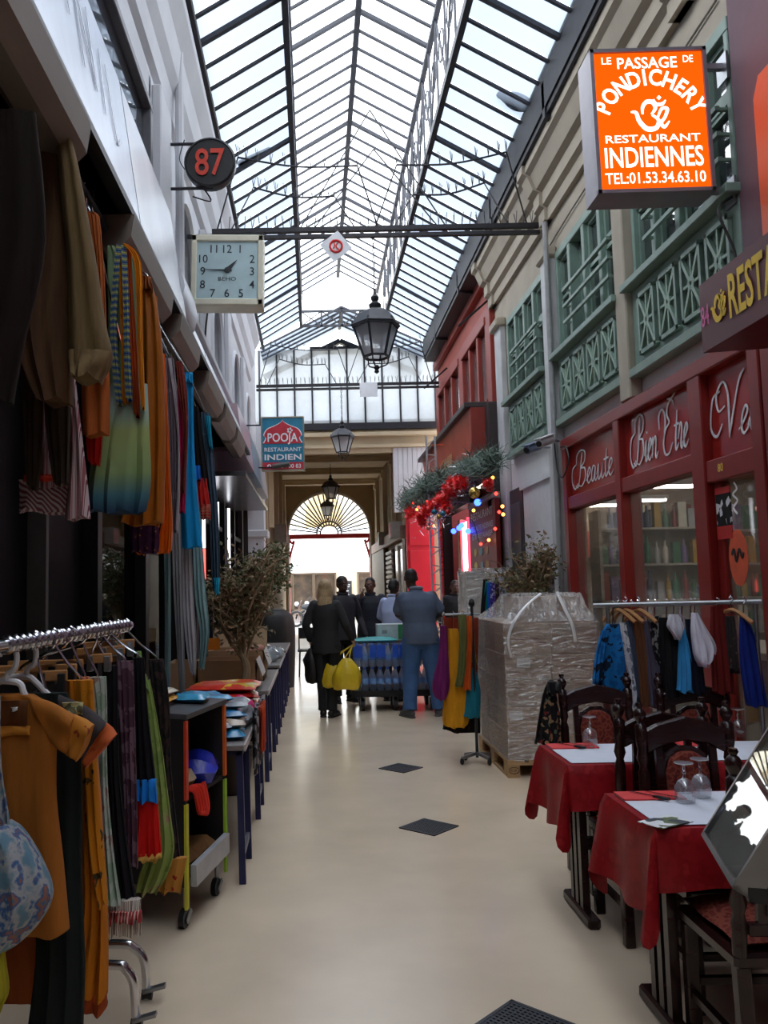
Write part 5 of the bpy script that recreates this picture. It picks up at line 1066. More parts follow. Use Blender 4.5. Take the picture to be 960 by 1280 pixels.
# ---- black shelf trolley
tr = thing('shelf_trolley', 'black open shelf trolley with orange edges on casters, beside the rack', 'trolley', (-.85, 4.6, 0))
BB = mat('black_board', (26, 22, 22), .6, 0, .2, 5); OE = mat('orange_edge', (214, 96, 24), .5); GE = mat('lime_edge', (150, 190, 50), .5)
for n_, b_ in (('back_panel', (-1.04, -1.02, 4.06, 4.6, .2, .98)), ('side_panel', (-1.04, -.63, 4.58, 4.6, .2, .98)), ('side_panel', (-1.04, -.63, 4.05, 4.07, .2, .98)), ('shelf', (-1.02, -.64, 4.07, 4.58, .58, .6)), ('shelf', (-1.02, -.64, 4.07, 4.58, .22, .24))):
    mb = MB(); mb.box(*b_); mb.build(n_, BB, tr, smooth=0)
mb = MB(); mb.cbox((-.84, 4.33, 1.0), (.44, .56, .025), ry=R_(3)); mb.build('top', mat('grey_top', (74, 74, 78), .4), tr, smooth=0)
for y, m1, m2 in ((4.06, mat('red_edge', (206, 62, 34), .5), mat('yellow_edge', (196, 190, 50), .5)), (4.59, OE, GE)):
    mb = MB(); mb.box(-.635, -.622, y - .014, y + .014, .6, .97); mb.build('edge_strip', m1, tr, smooth=0)
    mb = MB(); mb.box(-.635, -.622, y - .014, y + .014, .1, .58); mb.build('edge_strip', m2, tr, smooth=0)
mb = MB(); mb.bar((-.61, 4.1, .24), (-.61, 4.56, .26), .03, .1); mb.build('kick_board', mat('pale_grey_board', (168, 168, 172), .4), tr, smooth=0)
for x, y in ((-.66, 4.12), (-.66, 4.54), (-.98, 4.12), (-.98, 4.54)):
    mb = MB(); mb.tube([(x, y, .07), (x, y, .26)], .013, 8); mb.bar((x - .02, y + .02, .07), (x - .02, y - .03, .03), .006, .03); mb.bar((x + .02, y + .02, .07), (x + .02, y - .03, .03), .006, .03); f = mb.build('caster_fork', STEEL, tr)
    mb = MB(); mb.tube([(x - .013, y - .02, .044), (x + .013, y - .02, .044)], .044, 16); mb.build('wheel', BLACK, f, smooth=30)
def packet(mb, c, d, rz=0, seed=0, n=10):
    """Soft folded packet: rounded slab with a rumpled top."""
    random.seed(seed); ph = [random.uniform(0, 6) for _ in range(6)]; M = Matrix.Translation(c) @ Matrix.Rotation(rz, 4, 'Z')
    vs = []; fs = []
    for s in (1, -1):
        for j in range(n):
            for i in range(n):
                u, v = i / (n - 1) * 2 - 1, j / (n - 1) * 2 - 1
                e = max(0, (1 - u ** 8) * (1 - v ** 8)) ** .5
                z = d[2] * (.5 + s * .5 * e) + (.12 * d[2] * (math.sin(3 * u + ph[0]) + math.sin(4 * v + ph[1])) * e if s > 0 else 0)
                vs.append(M @ Vector((u * d[0] / 2 * (1 + .03 * math.sin(5 * v + ph[2])), v * d[1] / 2 * (1 + .03 * math.sin(5 * u + ph[3])), z)))
    for s in (0, 1):
        for j in range(n - 1):
            for i in range(n - 1):
                a = s * n * n + j * n + i; q = (a, a + 1, a + n + 1, a + n); fs.append(q if s == 0 else q[::-1])
    return mb.add(vs, fs)
def soft(name, label, cat, c, d, rz, m, seed, group=None, par=None):
    t = thing(name, label, cat, c, 0, group); mb = MB(); packet(mb, c, d, rz, seed); mb.build('cloth', m, t, smooth=60); return t
def wrapm(n, c): return mat('wrap_' + n, c, rough=.25, var=.25, scale=14, bump=.4, bscale=18, spec=.6)
soft('folded_cloth', 'yellow folded cloth packet on the trolley top, left side', 'cloth', (-.88, 4.24, 1.022), (.2, .26, .035), .1, wrapm('yellow', (206, 150, 40)), 1)
soft('folded_cloth', 'cream folded cloth lying on the yellow packet on the trolley', 'cloth', (-.89, 4.26, 1.06), (.18, .22, .03), -.1, wrapm('cream', (206, 196, 176)), 2)
soft('folded_cloth', 'sky-blue folded packet at the right of the trolley top', 'cloth', (-.76, 4.45, 1.01), (.18, .22, .04), .2, wrapm('sky', (60, 150, 190)), 3)
soft('cloth_bundle', 'shiny cobalt blue bag on the upper trolley shelf', 'bag', (-.74, 4.44, .6), (.24, .26, .13), .3, wrapm('cobalt', (40, 52, 180)), 4)
soft('cloth_bundle', 'cream straw hat-like bundle on the trolley shelf', 'bundle', (-.78, 4.2, .6), (.22, .2, .1), .0, cm('straw', (186, 170, 140)), 5)
t = thing('cord_hank', 'red cord hank hanging over the trolley shelf edge', 'cord', (-.64, 4.2, .6))
for q in range(4): mb = MB(); mb.tube(spline([(-.66, 4.12 + q * .02, .63), (-.62, 4.14 + q * .03, .62), (-.605, 4.16 + q * .03, .52 - q * .01), (-.61, 4.2 + q * .03, .53), (-.64, 4.22 + q * .03, .63)], 5), .011, 6); mb.build('strand', cm('red_cord', (206, 50, 36)), t)
soft('folded_cloth', 'tan folded cloth on the lowest trolley shelf', 'cloth', (-.8, 4.3, .24), (.3, .4, .08), 0, cm('tan_fold', (120, 84, 50)), 6)

# the trolley stands at a slant: turn it and its load about its near corner
for nm_ in list(OFF):
    o = bpy.data.objects.get(nm_)
    if o and o.type == 'EMPTY' and (o == tr or (o.location.x < -.55 and 4.0 < o.location.y < 4.62 and .2 < o.location.z < 1.1 and o.get('category') in ('cloth', 'bag', 'bundle', 'cord'))):
        pv = Vector((-.63, 4.06, 0)); a_ = R_(-14); o.location = pv + Matrix.Rotation(a_, 3, 'Z') @ (o.location - pv); o.rotation_euler.z = a_
# ---- trestle tables with navy legs
NAVY = mat('navy_steel', (36, 40, 84), .45, .2, .12, 8); TOPM = mat('grey_table_top', (124, 118, 116), .5, 0, .1, 4)
def trestle(y0, y1, t):
    for x in (-.41, -1.1):
        for y in (y0, y1): mb = MB(); mb.bar((x - .01, y, 0), (x - .02, y, .71), .036, .03); mb.build('leg', NAVY, t, smooth=0)
        mb = MB(); mb.bar((x - .012, y0, .14), (x - .012, y1, .14), .02, .035); mb.build('low_rail', mat('worn_rail', (120, 122, 136), .4, .3), t, smooth=0)
    mb = MB(); mb.bar((-.42, y0, .7), (-1.1, y0, .7), .03); mb.bar((-.42, y1, .7), (-1.1, y1, .7), .03); mb.bar((-.43, y0, .69), (-.43, y1, .69), .03); mb.build('apron', NAVY, t, smooth=0)
tl = ['navy-legged trestle table nearest, carrying blue packets', 'second navy-legged table, carrying open cartons', 'third navy-legged table, carrying clear plastic bags', 'farthest navy-legged table on the left']
for i, (a, b) in enumerate(((4.68, 6.4), (7.05, 8.75), (9.3, 10.9), (11.4, 12.9))):
    t = thing('trestle_table', tl[i], 'table', (-.75, a, 0), group='trestle tables along the left')
    mb = MB(); mb.box(-1.15, -.4, a - .05, b + .05, .715, .745); mb.build('table_top', TOPM, t, smooth=0, bevel=.004)
    mb = MB(); mb.box(-.402, -.392, a - .05, b + .05, .712, .748); mb.build('edge_strip', mat('pale_strip', (190, 180, 178), .4), t, smooth=0)
    trestle(a, a + .42, t); trestle(b - .46, b - .08, t)
TZ = .745
for i, (lb_, c, d, rz, m) in enumerate((('turquoise wrapped packet at the bottom of the near table pile', (-.62, 4.9, TZ), (.4, .34, .05), .1, wrapm('turq', (24, 120, 164))), ('dark blue wrapped packet second in the near table pile', (-.64, 4.95, TZ + .052), (.38, .32, .045), -.2, wrapm('navyp', (24, 44, 80))), ('sea-blue wrapped packet third in the near table pile', (-.62, 5.0, TZ + .1), (.36, .34, .045), .3, wrapm('seab', (20, 110, 160))), ('pale clear-wrapped packet in the near table pile', (-.56, 5.1, TZ + .148), (.3, .3, .035), .0, wrapm('clear', (150, 156, 164))), ('bright turquoise packet on top of the near table pile', (-.68, 5.05, TZ + .186), (.3, .3, .04), .5, wrapm('turq2', (30, 140, 186))), ('beige printed packet slipping off the near pile', (-.5, 4.95, TZ + .055), (.16, .3, .05), .1, wrapm('beigep', (170, 150, 130))), ('white and grey wrapped packet right of the turquoise pile', (-.5, 5.3, TZ), (.2, .3, .11), -.1, wrapm('whiteg', (170, 170, 176))))):
    soft('wrapped_packet', lb_, 'packet', c, d, rz, m, 20 + i, 'wrapped packets on the near table')
for i, (lb_, c, d, rz, m) in enumerate((('red printed shopping bag at the bottom of the red pile', (-.66, 5.75, TZ), (.5, .5, .05), .1, wrapm('redbag', (190, 50, 36))), ('orange-red bag in the middle of the red pile', (-.64, 5.8, TZ + .055), (.48, .46, .045), -.1, wrapm('orbag', (206, 74, 40))), ('deep red bag under the yellow-printed one', (-.64, 5.85, TZ + .105), (.46, .44, .045), .15, wrapm('deepred', (176, 36, 32))), ('red and yellow printed bag on top of the red pile', (-.64, 5.9, TZ + .155), (.48, .42, .04), -.05, pat('red_yellow_print', [(196, 44, 34), (206, 54, 38), (214, 180, 60), (214, 204, 196)], 'noise', 8, rough=.3, pos=[0, .4, .58, .68])), ('hot pink packet at the right of the red pile', (-.48, 5.55, TZ), (.14, .22, .13), 0, wrapm('pinkp', (214, 50, 120))))):
    soft('printed_bag', lb_, 'bag', c, d, rz, m, 40 + i, 'printed bags on the near table')
def side_drape(name, label, y0, y1, z0, m, waves=5, x=-.385, n=24):
    t = thing(name, label, 'cloth', (x, y0, z0)); mb = MB()
    mb.grid(lambda u, v: Vector((x + .012 + .014 * math.sin(u * waves * 6.28 + v), y0 + (y1 - y0) * u, z0 + (TZ + .11 - z0) * v + (0.02 * math.sin(u * 9) if v < .1 else 0))), n, 8); mb.build('drape', m, t, solid=.008)
side_drape('printed_cloth', 'black and white printed cloth hanging over the near table edge', 5.0, 5.9, .5, pat('black_white', [(30, 30, 34), (150, 146, 150), (40, 38, 44), (90, 88, 92)], 'cells', 28))
side_drape('fringed_scarf', 'orange and red fringed scarf hanging over the near table edge', 5.25, 5.6, .58, pat('orange_fringe', [(196, 64, 34), (214, 110, 50), (150, 40, 40)], 'wy', 14), 4, -.362)
# cartons
def carton(label, x0, x1, y0, y1, z0, z1, flap=(), group='open cartons on the second table', m=CARD):
    t = thing('carton', label, 'box', ((x0 + x1) / 2, (y0 + y1) / 2, z0), 0, group); w_ = .008
    for n_, b_ in (('side', (x0, x1, y0, y0 + w_, z0, z1)), ('side', (x0, x1, y1 - w_, y1, z0, z1)), ('side', (x0, x0 + w_, y0, y1, z0, z1)), ('side', (x1 - w_, x1, y0, y1, z0, z1)), ('bottom', (x0, x1, y0, y1, z0, z0 + w_))):
        mb = MB(); mb.box(*b_); mb.build(n_, m, t, smooth=0)
    for f in flap:
        mb = MB()
        if f == 'r': mb.bar((x1, (y0 + y1) / 2, z1), (x1 + .05, (y0 + y1) / 2, z1 - .14), y1 - y0, .006, up=(1, 0, 0))
        if f == 'n': mb.cbox(((x0 + x1) / 2, y0 - .06, z1 - .02), (x1 - x0, .13, .006), rx=R_(20))
        if f == 'b': mb.cbox(((x0 + x1) / 2, y1 + .03, z1 + .06), (x1 - x0, .006, .13), rx=R_(-15))
        mb.build('flap', mat('carton_inside', (176, 148, 116), .85) if f != 'r' else mat('white_flap', (206, 200, 196), .8), t, smooth=0)
    return t
carton('open brown carton behind the tree trunk, nearest of the cartons', -1.0, -.5, 7.08, 7.5, TZ, TZ + .25, 'r')
carton('low brown carton left of the tree trunk', -1.24, -1.02, 7.0, 7.4, TZ, TZ + .24, '')
carton('open brown carton with pale flaps, second on the cartons table', -1.0, -.48, 7.75, 8.2, TZ, TZ + .28, 'rb')
carton('farthest open carton on the cartons table', -1.05, -.5, 8.25, 8.7, TZ, TZ + .33, 'b')
for i, (x, y, z) in enumerate(((-.72, 7.85, 1.0), (-.6, 7.95, 1.02))):
    t = thing('rolled_cloth', ['pink rolled cloth lying in the second carton, left one', 'pink rolled cloth lying in the second carton, right one'][i], 'cloth', (x, y, z), group='rolls in the carton'); mb = MB(); mb.cap((x - .1, y, z - .02), (x + .08, y + .05, z), .045, .04, 12); mb.build('roll', cm('pink_roll', (196, 140, 126)), t)
mb = MB(); mb.cbox((-.9, 7.3, 1.12), (.14, .01, .1), rz=.1); o = mb.build('price_card', mat('orange_card', (226, 130, 24), .6), None, smooth=0, cat='sign', label='small orange price card standing in the nearest carton')
random.seed(21)
PLB = pane_mat('clear_plastic_bag', (.85, .88, .9), .5, .12, .12)
pl = ['front clear plastic bag on the third table', 'second clear plastic bag on the third table, left', 'third clear plastic bag on the third table, right', 'clear plastic bag in the middle of the third table', 'clear plastic bag at the far end of the third table', 'low clear plastic bag at the passage edge of the third table']
for i, (x, y, s) in enumerate(((-.72, 9.4, 1), (-.95, 9.7, 1.1), (-.56, 9.75, .9), (-.75, 10.1, 1.1), (-.7, 10.5, 1), (-.5, 10.2, .8))):
    t = thing('plastic_bag', pl[i], 'bag', (x, y, TZ), group='plastic bags on the third table')
    mb = MB(); mb.ell((x, y, TZ + .085 * s), (.15 * s, .19 * s, .085 * s), 16, 10)
    for v in mb.v: v += Vector((random.uniform(-.014, .014), random.uniform(-.014, .014), random.uniform(-.012, .012)))
    for v in mb.v: v.z = max(v.z, TZ + .001)
    mb.build('film', PLB, t, smooth=20); mb = MB(); packet(mb, (x, y, TZ + .01), (.2 * s, .26 * s, .09 * s), i, i + 70); mb.build('contents', cm('bag_contents', (188, 184, 182)), t, smooth=60)
# dark crates with white tags under the far tables, covered bin beyond
for i, (x, y, z) in enumerate(((-.5, 10.0, 0), (-.5, 10.0, .33), (-.46, 11.6, 0), (-.46, 11.6, .33))):
    t = thing('crate', ['lower black crate with a white tag under the third table', 'upper black crate with a white tag under the third table', 'lower black crate under the farthest table', 'upper black crate under the farthest table'][i], 'crate', (x - .2, y, z), group='tagged crates under the tables')
    mb = MB(); mb.box(x - .42, x, y, y + .5, z + .001, z + .3); mb.build('body', BLACK, t, smooth=0, bevel=.01)
    mb = MB(); mb.box(x - .42, x + .012, y - .01, y + .51, z + .28, z + .32); mb.build('rim', BLACK, t, smooth=0)
    mb = MB(); mb.box(x + .001, x + .005, y + .1, y + .34, z + .1, z + .2); mb.build('tag', WHITEP, t, smooth=0)
t = thing('covered_bin', 'dark tarpaulin-covered bin at the far end of the left tables', 'bin', (-.72, 13.6, 0))
mb = MB(); rows = [(0, .34), (.5, .36), (.95, .37), (1.15, .33), (1.24, .2)]
mb.grid(lambda u, v: (lambda q, r: Vector((-.7 + r * math.cos(u * 6.283) * (1 + .05 * math.sin(u * 40)), 13.6 + r * math.sin(u * 6.283), q)))(*[(rows[int(v * 3.999)][k] * (1 - (v * 3.999) % 1) + rows[int(v * 3.999) + 1][k] * ((v * 3.999) % 1)) for k in (0, 1)]), 28, 12, close=True); mb.build('tarpaulin', mat('dark_tarpaulin', (32, 32, 32), .6, 0, .2, 6, .4, 10), t)
mb = MB(); mb.lathe([(.001, 1.2), (.2, 1.22), (.22, 1.24), (.001, 1.26)], 20, c=(-.7, 13.6, 0)); mb.build('lid', mat('grey_lid', (110, 112, 112), .4), t)

# ---- small trees
def leaf_quad(mb, p, d, s, rnd):
    d = d.normalized(); w = d.orthogonal().normalized(); w = Matrix.Rotation(rnd.uniform(0, 6.28), 3, d) @ w
    n_ = d.cross(w); a = p; c = p + d * s + n_ * s * .12; b1 = p + d * s * .45 + w * s * .24; b2 = p + d * s * .45 - w * s * .24
    mb.add([a, b1, c, b2], [(0, 1, 2, 3)])
def tree(label, pot, base, trunk, centres, nbr, nleaf, leafs, lm, lm2, seed, potm, potr=.17, pothz=.34, name='potted_tree', twig=.006):
    rnd = random.Random(seed); t = thing(name, label, 'plant', (pot.x, pot.y, 0))
    mb = MB(); mb.lathe([(potr * .7, 0), (potr * .8, .02), (potr, pothz - .05), (potr * 1.08, pothz - .05), (potr * 1.08, pothz), (potr * .95, pothz), (potr * .9, pothz - .04)], 20, c=(pot.x, pot.y, 0)); mb.build('pot', potm, t)
    mb = MB(); n_ = len(trunk); sp_ = spline(trunk, 5)
    mb.tube(sp_, [.042 - .024 * i / len(sp_) for i in range(len(sp_))], 8)
    top = Vector(trunk[-1]); tips = []
    for i in range(nbr):
        c, r = centres[i % len(centres)]; e = Vector(c) + Vector((rnd.gauss(0, .5) * r[0], rnd.gauss(0, .5) * r[1], rnd.gauss(0, .5) * r[2])); s = sp_[rnd.randrange(int(len(sp_) * .55), len(sp_))]
        md = (s + e) / 2 + Vector((rnd.uniform(-.08, .08), rnd.uniform(-.08, .08), rnd.uniform(-.02, .08)))
        b = spline([s, md, e], 4); mb.tube(b, [.012 - .0085 * k / len(b) for k in range(len(b))], 5); tips.append(b)
        for _ in range(5):
            q = b[rnd.randrange(2, len(b))]; e2 = q + Vector((rnd.uniform(-.14, .14), rnd.uniform(-.14, .14), rnd.uniform(-.06, .14))); mb.tube([q, (q + e2) / 2 + Vector((0, 0, .02)), e2], [.005, .004, .002], 4); tips.append([q, (q + e2) / 2, e2])
    mb.build('trunk', mat('pale_bark', (146, 124, 96), .85, 0, .2, 20), t)
    for nm, M_, fr in (('foliage', lm, .55), ('dry_foliage', lm2, .45)):
        mb = MB()
        for _ in range(int(nleaf * fr)):
            b = tips[rnd.randrange(len(tips))]; p = b[rnd.randrange(len(b) // 2, len(b))] + Vector((rnd.gauss(0, .03), rnd.gauss(0, .03), rnd.gauss(0, .03)))
            leaf_quad(mb, p, Vector((rnd.uniform(-1, 1), rnd.uniform(-1, 1), rnd.uniform(-.9, .6))), leafs * rnd.uniform(.7, 1.3), rnd)
        mb.build(nm, M_, t, smooth=0, kind='stuff')
    return t
LFG = mat('olive_leaf', (104, 104, 70), .6, 0, .3, 30); LFD = mat('dry_brown_leaf', (138, 110, 82), .7, 0, .3, 30)
TERR = mat('dark_plant_pot', (60, 50, 44), .6)
tree('half-dry small tree with a pale bent trunk between the left tables', Vector((-.68, 6.72, 0)), None, [(-.68, 6.72, .3), (-.6, 6.72, .75), (-.55, 6.72, .95), (-.6, 6.72, 1.12), (-.62, 6.72, 1.3)], [((-.72, 6.7, 1.56), (.16, .2, .2)), ((-.55, 6.7, 1.6), (.22, .22, .2)), ((-.58, 6.7, 1.8), (.24, .2, .18)), ((-.4, 6.72, 1.78), (.14, .16, .12))], 60, 2900, .044, LFG, LFD, 5, TERR)
tree('greener small tree behind the half-dry one, left side', Vector((-.72, 9.0, 0)), None, [(-.72, 9.0, .3), (-.66, 9.0, .9), (-.6, 9.0, 1.5)], [((-.5, 9, 1.95), (.16, .18, .16)), ((-.36, 9, 1.8), (.12, .15, .2)), ((-.6, 9, 1.7), (.16, .2, .2))], 26, 1500, .055, mat('green_leaf', (84, 108, 66), .5, 0, .3, 30), LFG, 8, TERR)
# ================================================================== RIGHT-HAND SIDE
RUST = pat('damask_red', [(122, 52, 44), (150, 76, 60), (112, 44, 40)], 'voronoi', 42, pos=[0, .42, .7])
def chair_proto():
    t = thing('dining_chair', 'x', 'chair')
    fr = lambda n, mb, **k: mb.build(n, WOODD, t, **k)
    mb = MB(); mb.box(-.21, .21, -.22, .2, .4, .45); fr('seat_frame', mb, smooth=0, bevel=.012)
    mb = MB(); packet(mb, (0, -.02, .445), (.38, .38, .055), 0, 3); mb.build('seat_cushion', RUST, t, smooth=60)
    for x in (-.18, .18):
        mb = MB(); mb.bar((x, -.19, .4), (x, -.19, 0), .045); fr('leg', mb, smooth=0, bevel=.005)
        mb = MB(); mb.bar((x, .19, 0), (x, .17, .44), .045); fr('leg', mb, smooth=0, bevel=.005)
        prof = [(.022, 0), (.024, .1), (.017, .13), (.026, .16), (.018, .2), (.024, .24), (.024, .34), (.016, .37), (.026, .4), (.019, .44), (.025, .47), (.025, .54), (.012, .552), (.024, .575), (.027, .592), (.018, .608), (.01, .614), (.016, .625), (.012, .635)]
        mb = MB(); mb.lathe([(r, z * 1.0) for r, z in prof], 12, M=Matrix.Translation((x * 1.03, .18, .44)) @ Matrix.Rotation(R_(-3.5), 4, 'X')); fr('back_post', mb, smooth=50)
    mb = MB(); mb.box(-.16, .16, .17, .2, .5, .54); fr('lower_rail', mb, smooth=0, bevel=.005)
    top = [(-.17, .86), (-.17, .96), (-.12, .985), (0, 1.015), (.12, .985), (.17, .96), (.17, .86), (.09, .9), (0, .915), (-.09, .9)]
    Mb = Matrix.Translation((0, .215, 0)) @ Matrix.Rotation(R_(0), 4, 'X') @ frame((1, 0, 0), (0, 0, 1))
    mb = MB(); mb.prism(top, -.012, .02, Mb); fr('top_rail', mb, smooth=0, bevel=.006, fix=True)
    for x in (-.115, .115): mb = MB(); mb.bar((x, .185, .53), (x, .215, .9), .03, .02); fr('splat', mb, smooth=0)
    ov = [(-.085, .55), (-.092, .78), (-.075, .84), (-.03, .87), (.03, .87), (.075, .84), (.092, .78), (.085, .55)]
    mb = MB(); mb.prism(ov, -.004, .026, Mb); mb.build('back_pad', RUST, t, smooth=0, bevel=.01, fix=True)
    mb = MB(); mb.prism([(x * 1.12, .54 + (z - .54) * 1.06) for x, z in ov], -.014, .004, Mb); fr('pad_surround', mb, smooth=0, fix=True)
    for y in (-.19, .19): mb = MB(); mb.bar((-.18, y, .2), (.18, y, .2), .025); fr('stretcher', mb, smooth=0)
    for x in (-.18, .18): mb = MB(); mb.bar((x, -.19, .16), (x, .19, .16), .025); fr('stretcher', mb, smooth=0)
    return t
ch = chair_proto(); ch['group'] = 'carved dining chairs'
chs = [((1.585, 4.6), 0, 'carved dark chair behind the far table, its red pad facing the viewer, left one'), ((2.12, 4.4 + .16), 0, 'carved dark chair behind the far table, right one, half hidden by glasses'),
       ((1.57, 3.42), 0, 'carved dark chair between the tables, its patterned back pad facing the viewer'), ((1.53, 3.99), math.pi, 'carved dark chair pushed to the near side of the far table, seen from behind'),
       ((2.2, 3.42), 0, 'carved dark chair between the tables beside the window, right one'), ((1.475, 2.86), math.pi, 'nearest carved chair, turned away, its seat pad below the slanted menu')]
for i, ((x, y), rz, lb_) in enumerate(chs):
    if i == 0: ch.location = (x, y, 0); ch.rotation_euler = (0, 0, rz); ch['label'] = lb_
    else: copy_thing(ch, (x, y, 0), rz, lb_)
TCL = pat('red_damask_cloth', [(142, 20, 28), (156, 26, 34), (136, 18, 26), (164, 34, 38)], 'noise', 16, rough=.4, pos=[0, .42, .55, .62], sharp=False)
def dining_table(label, x0, x1, y0, y1, seed):
    t = thing('dining_table', label, 'table', ((x0 + x1) / 2, (y0 + y1) / 2, 0), group='restaurant tables')
    mb = MB(); mb.box(x0, x1, y0, y1, .715, .745); mb.build('table_top', WOODD, t, smooth=0)
    for x in (x0 + .1, x1 - .14):
        yc = (y0 + y1) / 2
        mb = MB(); mb.box(x - .03, x + .03, yc - .2, yc + .2, 0.0, .05); mb.build('foot', WOODD, t, smooth=0, bevel=.01)
        for q in (-.07, 0, .07): mb = MB(); mb.box(x - .018, x + .018, yc + q - .02, yc + q + .02, .05, .69); mb.build('leg_slat', WOODD, t, smooth=0)
        mb = MB(); mb.box(x - .03, x + .03, yc - .2, yc + .2, .685, .715); mb.build('top_bearer', WOODD, t, smooth=0)
    mb = MB(); mb.box(x0 + .1, x1 - .14, (y0 + y1) / 2 - .012, (y0 + y1) / 2 + .012, .3, .36); mb.build('stretcher', WOODD, t, smooth=0)
    return t
def tablecloth(label, x0, x1, y0, y1, dl, dn, seed):
    """Cloth over the table: flat top, skirt hanging left and along both long sides, longer at the corners."""
    rnd = random.Random(seed); t = thing('tablecloth', label, 'tablecloth', (x0, y0, .747), group='red tablecloths')
    per = []; e = .006
    N = 16
    for i in range(34): per.append((Vector((x1 - (x1 - x0) * i / 34, y1 + e, 0)), Vector((0, 1, 0)), dn))
    for i in range(9): a = math.pi / 2 * i / 8; per.append((Vector((x0 - e, y1 + e, 0)), Vector((-math.sin(a), math.cos(a), 0)), dn + (dl - dn) * i / 8 + .12 * math.sin(2 * a)))
    for i in range(1, 14): per.append((Vector((x0 - e, y1 - (y1 - y0) * i / 14, 0)), Vector((-1, 0, 0)), dl))
    for i in range(9): a = math.pi / 2 * i / 8; per.append((Vector((x0 - e, y0 - e, 0)), Vector((-math.cos(a), -math.sin(a), 0)), dl + (dn - dl) * i / 8 + .12 * math.sin(2 * a)))
    for i in range(35): per.append((Vector((x0 + (x1 - x0) * i / 34, y0 - e, 0)), Vector((0, -1, 0)), dn))
    mb = MB(); vs = []; fs = []; n = len(per); m = 9
    for j in range(m):
        v = j / (m - 1)
        for i, (p, d, L) in enumerate(per):
            w_ = .5 * math.sin(i * .75 + seed) + .5 * math.sin(i * .41 + 2 * seed)
            q = p + d * (.012 + v * L * .16 * (.6 + .5 * w_) + .02 * v * w_); q.z = .752 - L * v * (1 + .05 * math.sin(i * .5 + seed))
            if j == 0: q = p.copy(); q.z = .7535
            vs.append(q)
    for j in range(m - 1):
        for i in range(n - 1): a = j * n + i; fs.append((a, a + 1, a + n + 1, a + n))
    mb.add(vs, fs); mb.add([(x0 - e, y0 - e, .7535), (x1, y0 - e, .7535), (x1, y1 + e, .7535), (x0 - e, y1 + e, .7535)], [(0, 1, 2, 3)])
    mb.build('cloth', TCL, t, smooth=50); return t
TA = (1.15, 2.42, 2.93, 3.41); TB = (1.16, 2.44, 3.94, 4.42)
dining_table('near restaurant table under a red cloth, close to the slanted menu', *TA, 1); dining_table('far restaurant table under a red cloth, beside the wrapped pallet', *TB, 2)
tablecloth('red damask cloth over the near restaurant table', *TA, .3, .2, 1.3); tablecloth('red damask cloth over the far restaurant table', *TB, .3, .2, 2.1)
glass = mat('drinking_glass', (245, 248, 250), .02, 0, 0, trans=1.0)
def goblet(p, lb_, src=None):
    if src is None:
        t = thing('wine_glass', lb_, 'glass', (0, 0, 0), group='upturned wine glasses')
        mb = MB(); mb.lathe([(.034, 0), (.038, .03), (.036, .055), (.024, .078), (.006, .088)], 20); mb.build('bowl', pane_mat('goblet_glass', (.9, .92, .94), .88, .5, .02, dirtvar=.06), t)
        mb = MB(); mb.lathe([(.006, .088), (.005, .1), (.009, .108), (.005, .116), (.005, .132)], 12); mb.build('stem', glass, t)
        mb = MB(); mb.lathe([(.006, .132), (.02, .138), (.034, .142), (.034, .145), (.002, .146)], 20); mb.build('base', pane_mat('goblet_foot', (.95, .96, .97), .5, .2, .02), t)
    else: t = copy_thing(src, label=lb_)
    t.location = p; return t
g0 = None
for (x, y), lb_ in (((857, 1002), 'upturned wine glass on the near table, left of the pair'), ((877, 996), 'upturned wine glass on the near table, right of the pair'), ((738, 931), 'single upturned wine glass at the left end of the far table'), ((908, 921), 'upturned wine glass on the far table, left of the right-hand pair'), ((924, 920), 'upturned wine glass on the far table, right of the right-hand pair')):
    p = at(x, y, Z=.762); g = goblet(p, lb_, g0); g0 = g0 or g
NAP = mat('coral_napkin', (216, 62, 62), .7, 0, .06)
for T_, a, b in ((TA, 'near', 1), (TB, 'far', 2)):
    for k, x in enumerate((T_[0] + .02, T_[0] + .68)):
        side = ['left', 'right'][k]; y0, y1 = T_[2] + .02, T_[3] - .02
        mb = MB(); mb.box(x, x + .56, y0, y1, .757, .7585); mb.build('paper_mat', mat('white_table_paper', (220, 224, 236), .6, 0, .03), None, smooth=0, cat='place mat', group='white table papers', label='white paper cover on the %s half of the %s table' % (side, a))
        mb = MB(); mb.box(x, x + .24, y1 - .12, y1, .759, .766); mb.build('napkin', NAP, None, smooth=0, bevel=.002, cat='napkin', group='coral napkins', label='coral red napkin at the %s place of the %s table' % (side, a))
        t = thing('knife', 'steel knife lying on the %s napkin of the %s table' % (side, a), 'knife', (x + .1, y1 - .06, .766), group='knives on the napkins')
        mb = MB(); mb.bar((x + .06, y1 - .02, .769), (x + .12, y1 - .1, .769), .012, .005); mb.build('blade', CHROME, t, smooth=0); mb = MB(); mb.bar((x + .12, y1 - .1, .77), (x + .16, y1 - .15, .77), .014, .009); mb.build('handle', BLACK, t, smooth=0)
        t = thing('fork', 'steel fork beside the knife on the %s napkin of the %s table' % (side, a), 'fork', (x + .15, y1 - .06, .766), group='forks on the napkins')
        mb = MB(); mb.bar((x + .12, y1 - .02, .769), (x + .18, y1 - .1, .769), .008, .005); mb.build('handle', CHROME, t, smooth=0); mb = MB()
        for q in (-.007, 0, .007): mb.bar((x + .18 + q, y1 - .1, .77), (x + .205 + q, y1 - .14, .772), .003, .003)
        mb.build('tines', CHROME, t, smooth=0)
p = at(832, 1027, Z=.762); mb = MB(); mb.cbox(p, (.16, .1, .003), rz=.5); mb.build('leaflet', pat('leaflet_print', [(226, 228, 230), (110, 120, 90), (230, 232, 236), (80, 84, 90)], 'cells', 30), None, smooth=0, cat='leaflet', label='printed leaflet lying on the near table before the glasses')
